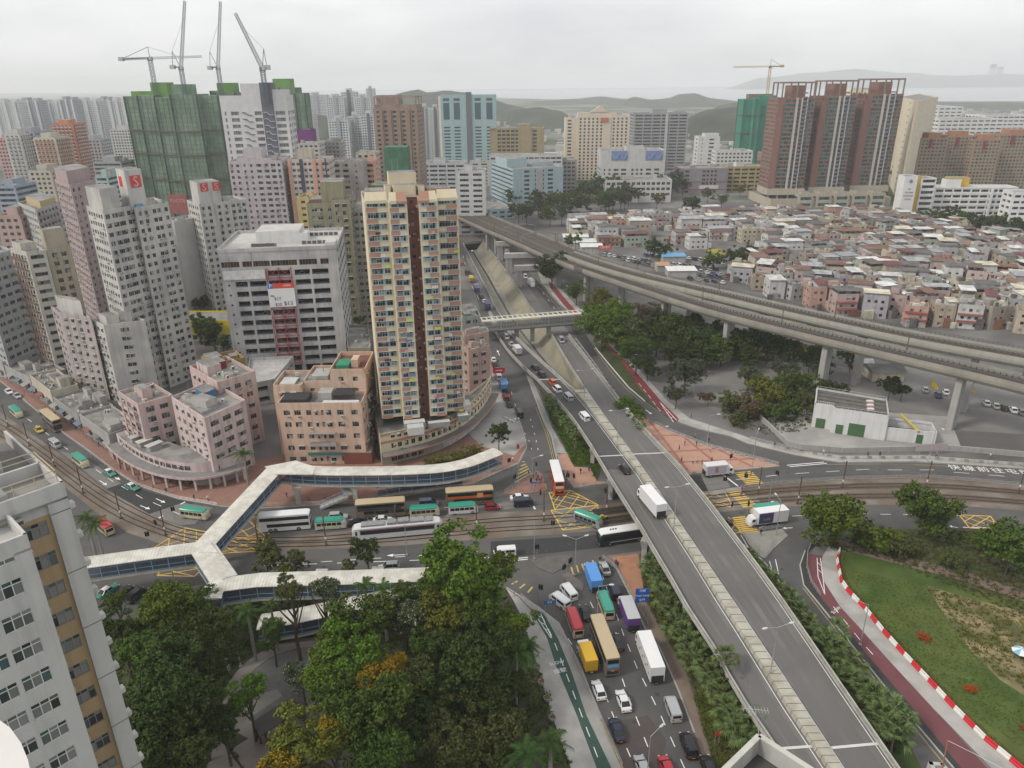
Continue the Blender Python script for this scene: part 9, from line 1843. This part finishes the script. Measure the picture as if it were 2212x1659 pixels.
t=thing('parasol','blue and white parasol over the bare plot at the right edge','parasol',P3(2200,1425,.13));MB().tube([(0,0,0),(0,0,2.2)],.04,5).build('pole',galv,t);MB().loft([[(r*math.cos(k*.785),r*math.sin(k*.785),z) for k in range(8)] for r,z in((1.5,1.9),(.8,2.25),(.05,2.45))],lambda i,j:j%2).build('canopy',[M('parasol_blue',(.2,.4,.55),.7,.1,1),white_s],t)
for lab,u,v,w,d,h,wl,rf in(('small grey-roofed caretaker house under the viaduct',1905,815,11,8,4.5,W_('cream2',()),M('tile_grey',(.12,.12,.115),.9,.15,.6)),('dark red stall beside the viaduct columns',1858,795,7,4,3,M('stall_red',(.12,.02,.025),.8,.1,1),M('tin_white_tin',()))):
 t=thing('hut',lab,'hut',P3(u,v,0));MB().box(-w/2,-d/2,0,w/2,d/2,h-1).build('wall',wl,t);MB().loft([[(x,-d/2-.6,h-1),(x,d/2+.6,h-1),(x,0,h+.6)] for x in(-w/2-.5,w/2+.5)]).build('roof',rf,t);MB().box(-.6,-d/2-.03,0,.6,-d/2,2.1).build('door',trim,t)
 # ================================================================== PEOPLE
def body_mesh(pose):
 st={0:(.12,0),1:(.3,.12),2:(.2,-.08)}[pose];a,sh=st
 J=[((0,0,.95),.15),((0,0,1.2),.15),((0,.01,1.42),.13),((0,.02,1.53),.06),((0,.04,1.64),.105),((0,.03,1.74),.07),((-.09,0,.9),.105),((-.1,a*.5,.5),.075),((-.1,a-.12,.08),.05),((-.1,a+.06,.04),.045),((.09,0,.9),.105),((.1,-a*.4,.5),.075),((.1,-a-.08,.09),.05),((.1,-a+.08,.04),.045),((-.2,0,1.4),.07),((-.25,-a*.4,1.12),.05),((-.23,-a*.2+.08,.86),.04),((.2,0,1.4),.07),((.25,a*.4,1.12),.05),((.23,a*.6+.06,.88),.04)]
 E=[(0,1),(1,2),(2,3),(3,4),(4,5),(0,6),(6,7),(7,8),(8,9),(0,10),(10,11),(11,12),(12,13),(2,14),(14,15),(15,16),(2,17),(17,18),(18,19)]
 me=bpy.data.meshes.new('person');me.from_pydata([j[0] for j in J],E,[]);o=bpy.data.objects.new('person',me);COL.objects.link(o);o.modifiers.new('s','SKIN');sv=me.skin_vertices[0].data
 for i,j in enumerate(J):sv[i].radius=(j[1],j[1])
 sv[0].use_root=True;o.modifiers.new('d','SUBSURF').levels=1;dg=bpy.context.evaluated_depsgraph_get();dg.update();m2=bpy.data.meshes.new_from_object(o.evaluated_get(dg));bpy.data.objects.remove(o)
 idx=[]
 for p in m2.polygons:
  c=p.center;hand=abs(c.x)>.17 and c.z<.92;idx.append(3 if c.z>1.7 or(c.z>1.6 and c.y<.03) else(2 if c.z>1.5 or hand else(0 if c.z<.93 else 1)) if c.z>.1 else 4)
 m2.materials.clear()
 for k in range(5):m2.materials.append(trim)
 m2.polygons.foreach_set('material_index',idx);m2.polygons.foreach_set('use_smooth',[True]*len(idx));return m2
BODY=[body_mesh(i) for i in range(3)];skin=M('skin',(.42,.26,.18),.6,.05,3);hair=M('hair',(.012,.01,.009),.6,.1,3)
CL=[('black',(.015,.015,.018)),('red',(.4,.03,.04)),('navy',(.02,.03,.09)),('white',(.6,.6,.58)),('grey',(.15,.15,.16)),('pink',(.5,.15,.25)),('blue',(.05,.17,.4)),('brown',(.12,.07,.04))];pr=random.Random(12);ni=0
for where,lst in(('on the brick plaza',((1467,972),(1479,962),(1501,947),(1504,964),(1534,977),(1531,956),(1472,998),(1506,1001),(1516,1004),(1537,999),(1496,1002))),('waiting on the traffic island',((1142,1026),(1152,1034),(1159,1044),(1166,1044),(1158,1030),(1162,1037),(1170,1040),(1149,1042),(1156,1050))),('on the pavement by the orange bus',((1218,1027),(1226,1028),(1254,1023),(1272,1018),(1108,998))),('on the yellow striped crossings',((1611,1027),(1622,1027),(1603,1064),(1601,1072),(1643,1156))),('on the path below the pump house',((1778,982),(1673,966),(1874,987),(1900,987),(2022,987),(2138,990),(1493,902))),('beside the queue road',((1296,1216),(1330,1222),(1334,1226))),('on the left street pavement',((150,912),(165,930),(200,955),(215,965),(262,1015),(300,1040),(332,1058),(360,1066),(420,1080),(450,1082),(120,900))),('under the footbridge ramp',((620,1075),(668,1085),(702,1080)))):
 for i,(u,v) in enumerate(lst):
  (tn_,tc_),(_,bc)=pr.choice(CL),pr.choice(CL[:5:2]);me=BODY[ni%3].copy()
  for k,m_ in enumerate((M('cloth_%.2f_%.2f_%.2f'%bc,bc,.9,.1,3),M('cloth_%.2f_%.2f_%.2f'%tc_,tc_,.9,.1,3),skin,hair,trim)):me.materials[k]=m_
  q=P3(u,v,.145);o=OB('person',me,None,q,pr.uniform(0,6.28),label='%s person, %s top, %s, %s from left'%(('standing','walking','strolling')[ni%3],tn_,where,ordinal(i)),category='person',group='people '+where);ni+=1
  # ------------------------------------------------------------------ haze: the damp winter air over the whole scene
hb=MB();hb.box(-7000,-60,-8,7000,12600,215)
hm=bpy.data.materials.new('haze');hm.use_nodes=True;hn=hm.node_tree.nodes;hn.clear()
ho=hn.new('ShaderNodeOutputMaterial');hv=hn.new('ShaderNodeVolumePrincipled');hv.inputs['Color'].default_value=(.98,.99,1.0,1);hv.inputs['Density'].default_value=.00014;hv.inputs['Anisotropy'].default_value=.2
hm.node_tree.links.new(hv.outputs[0],ho.inputs['Volume'])
hb.build('haze',hm,kind='stuff',label='pale winter haze hanging over the whole town',category='haze')
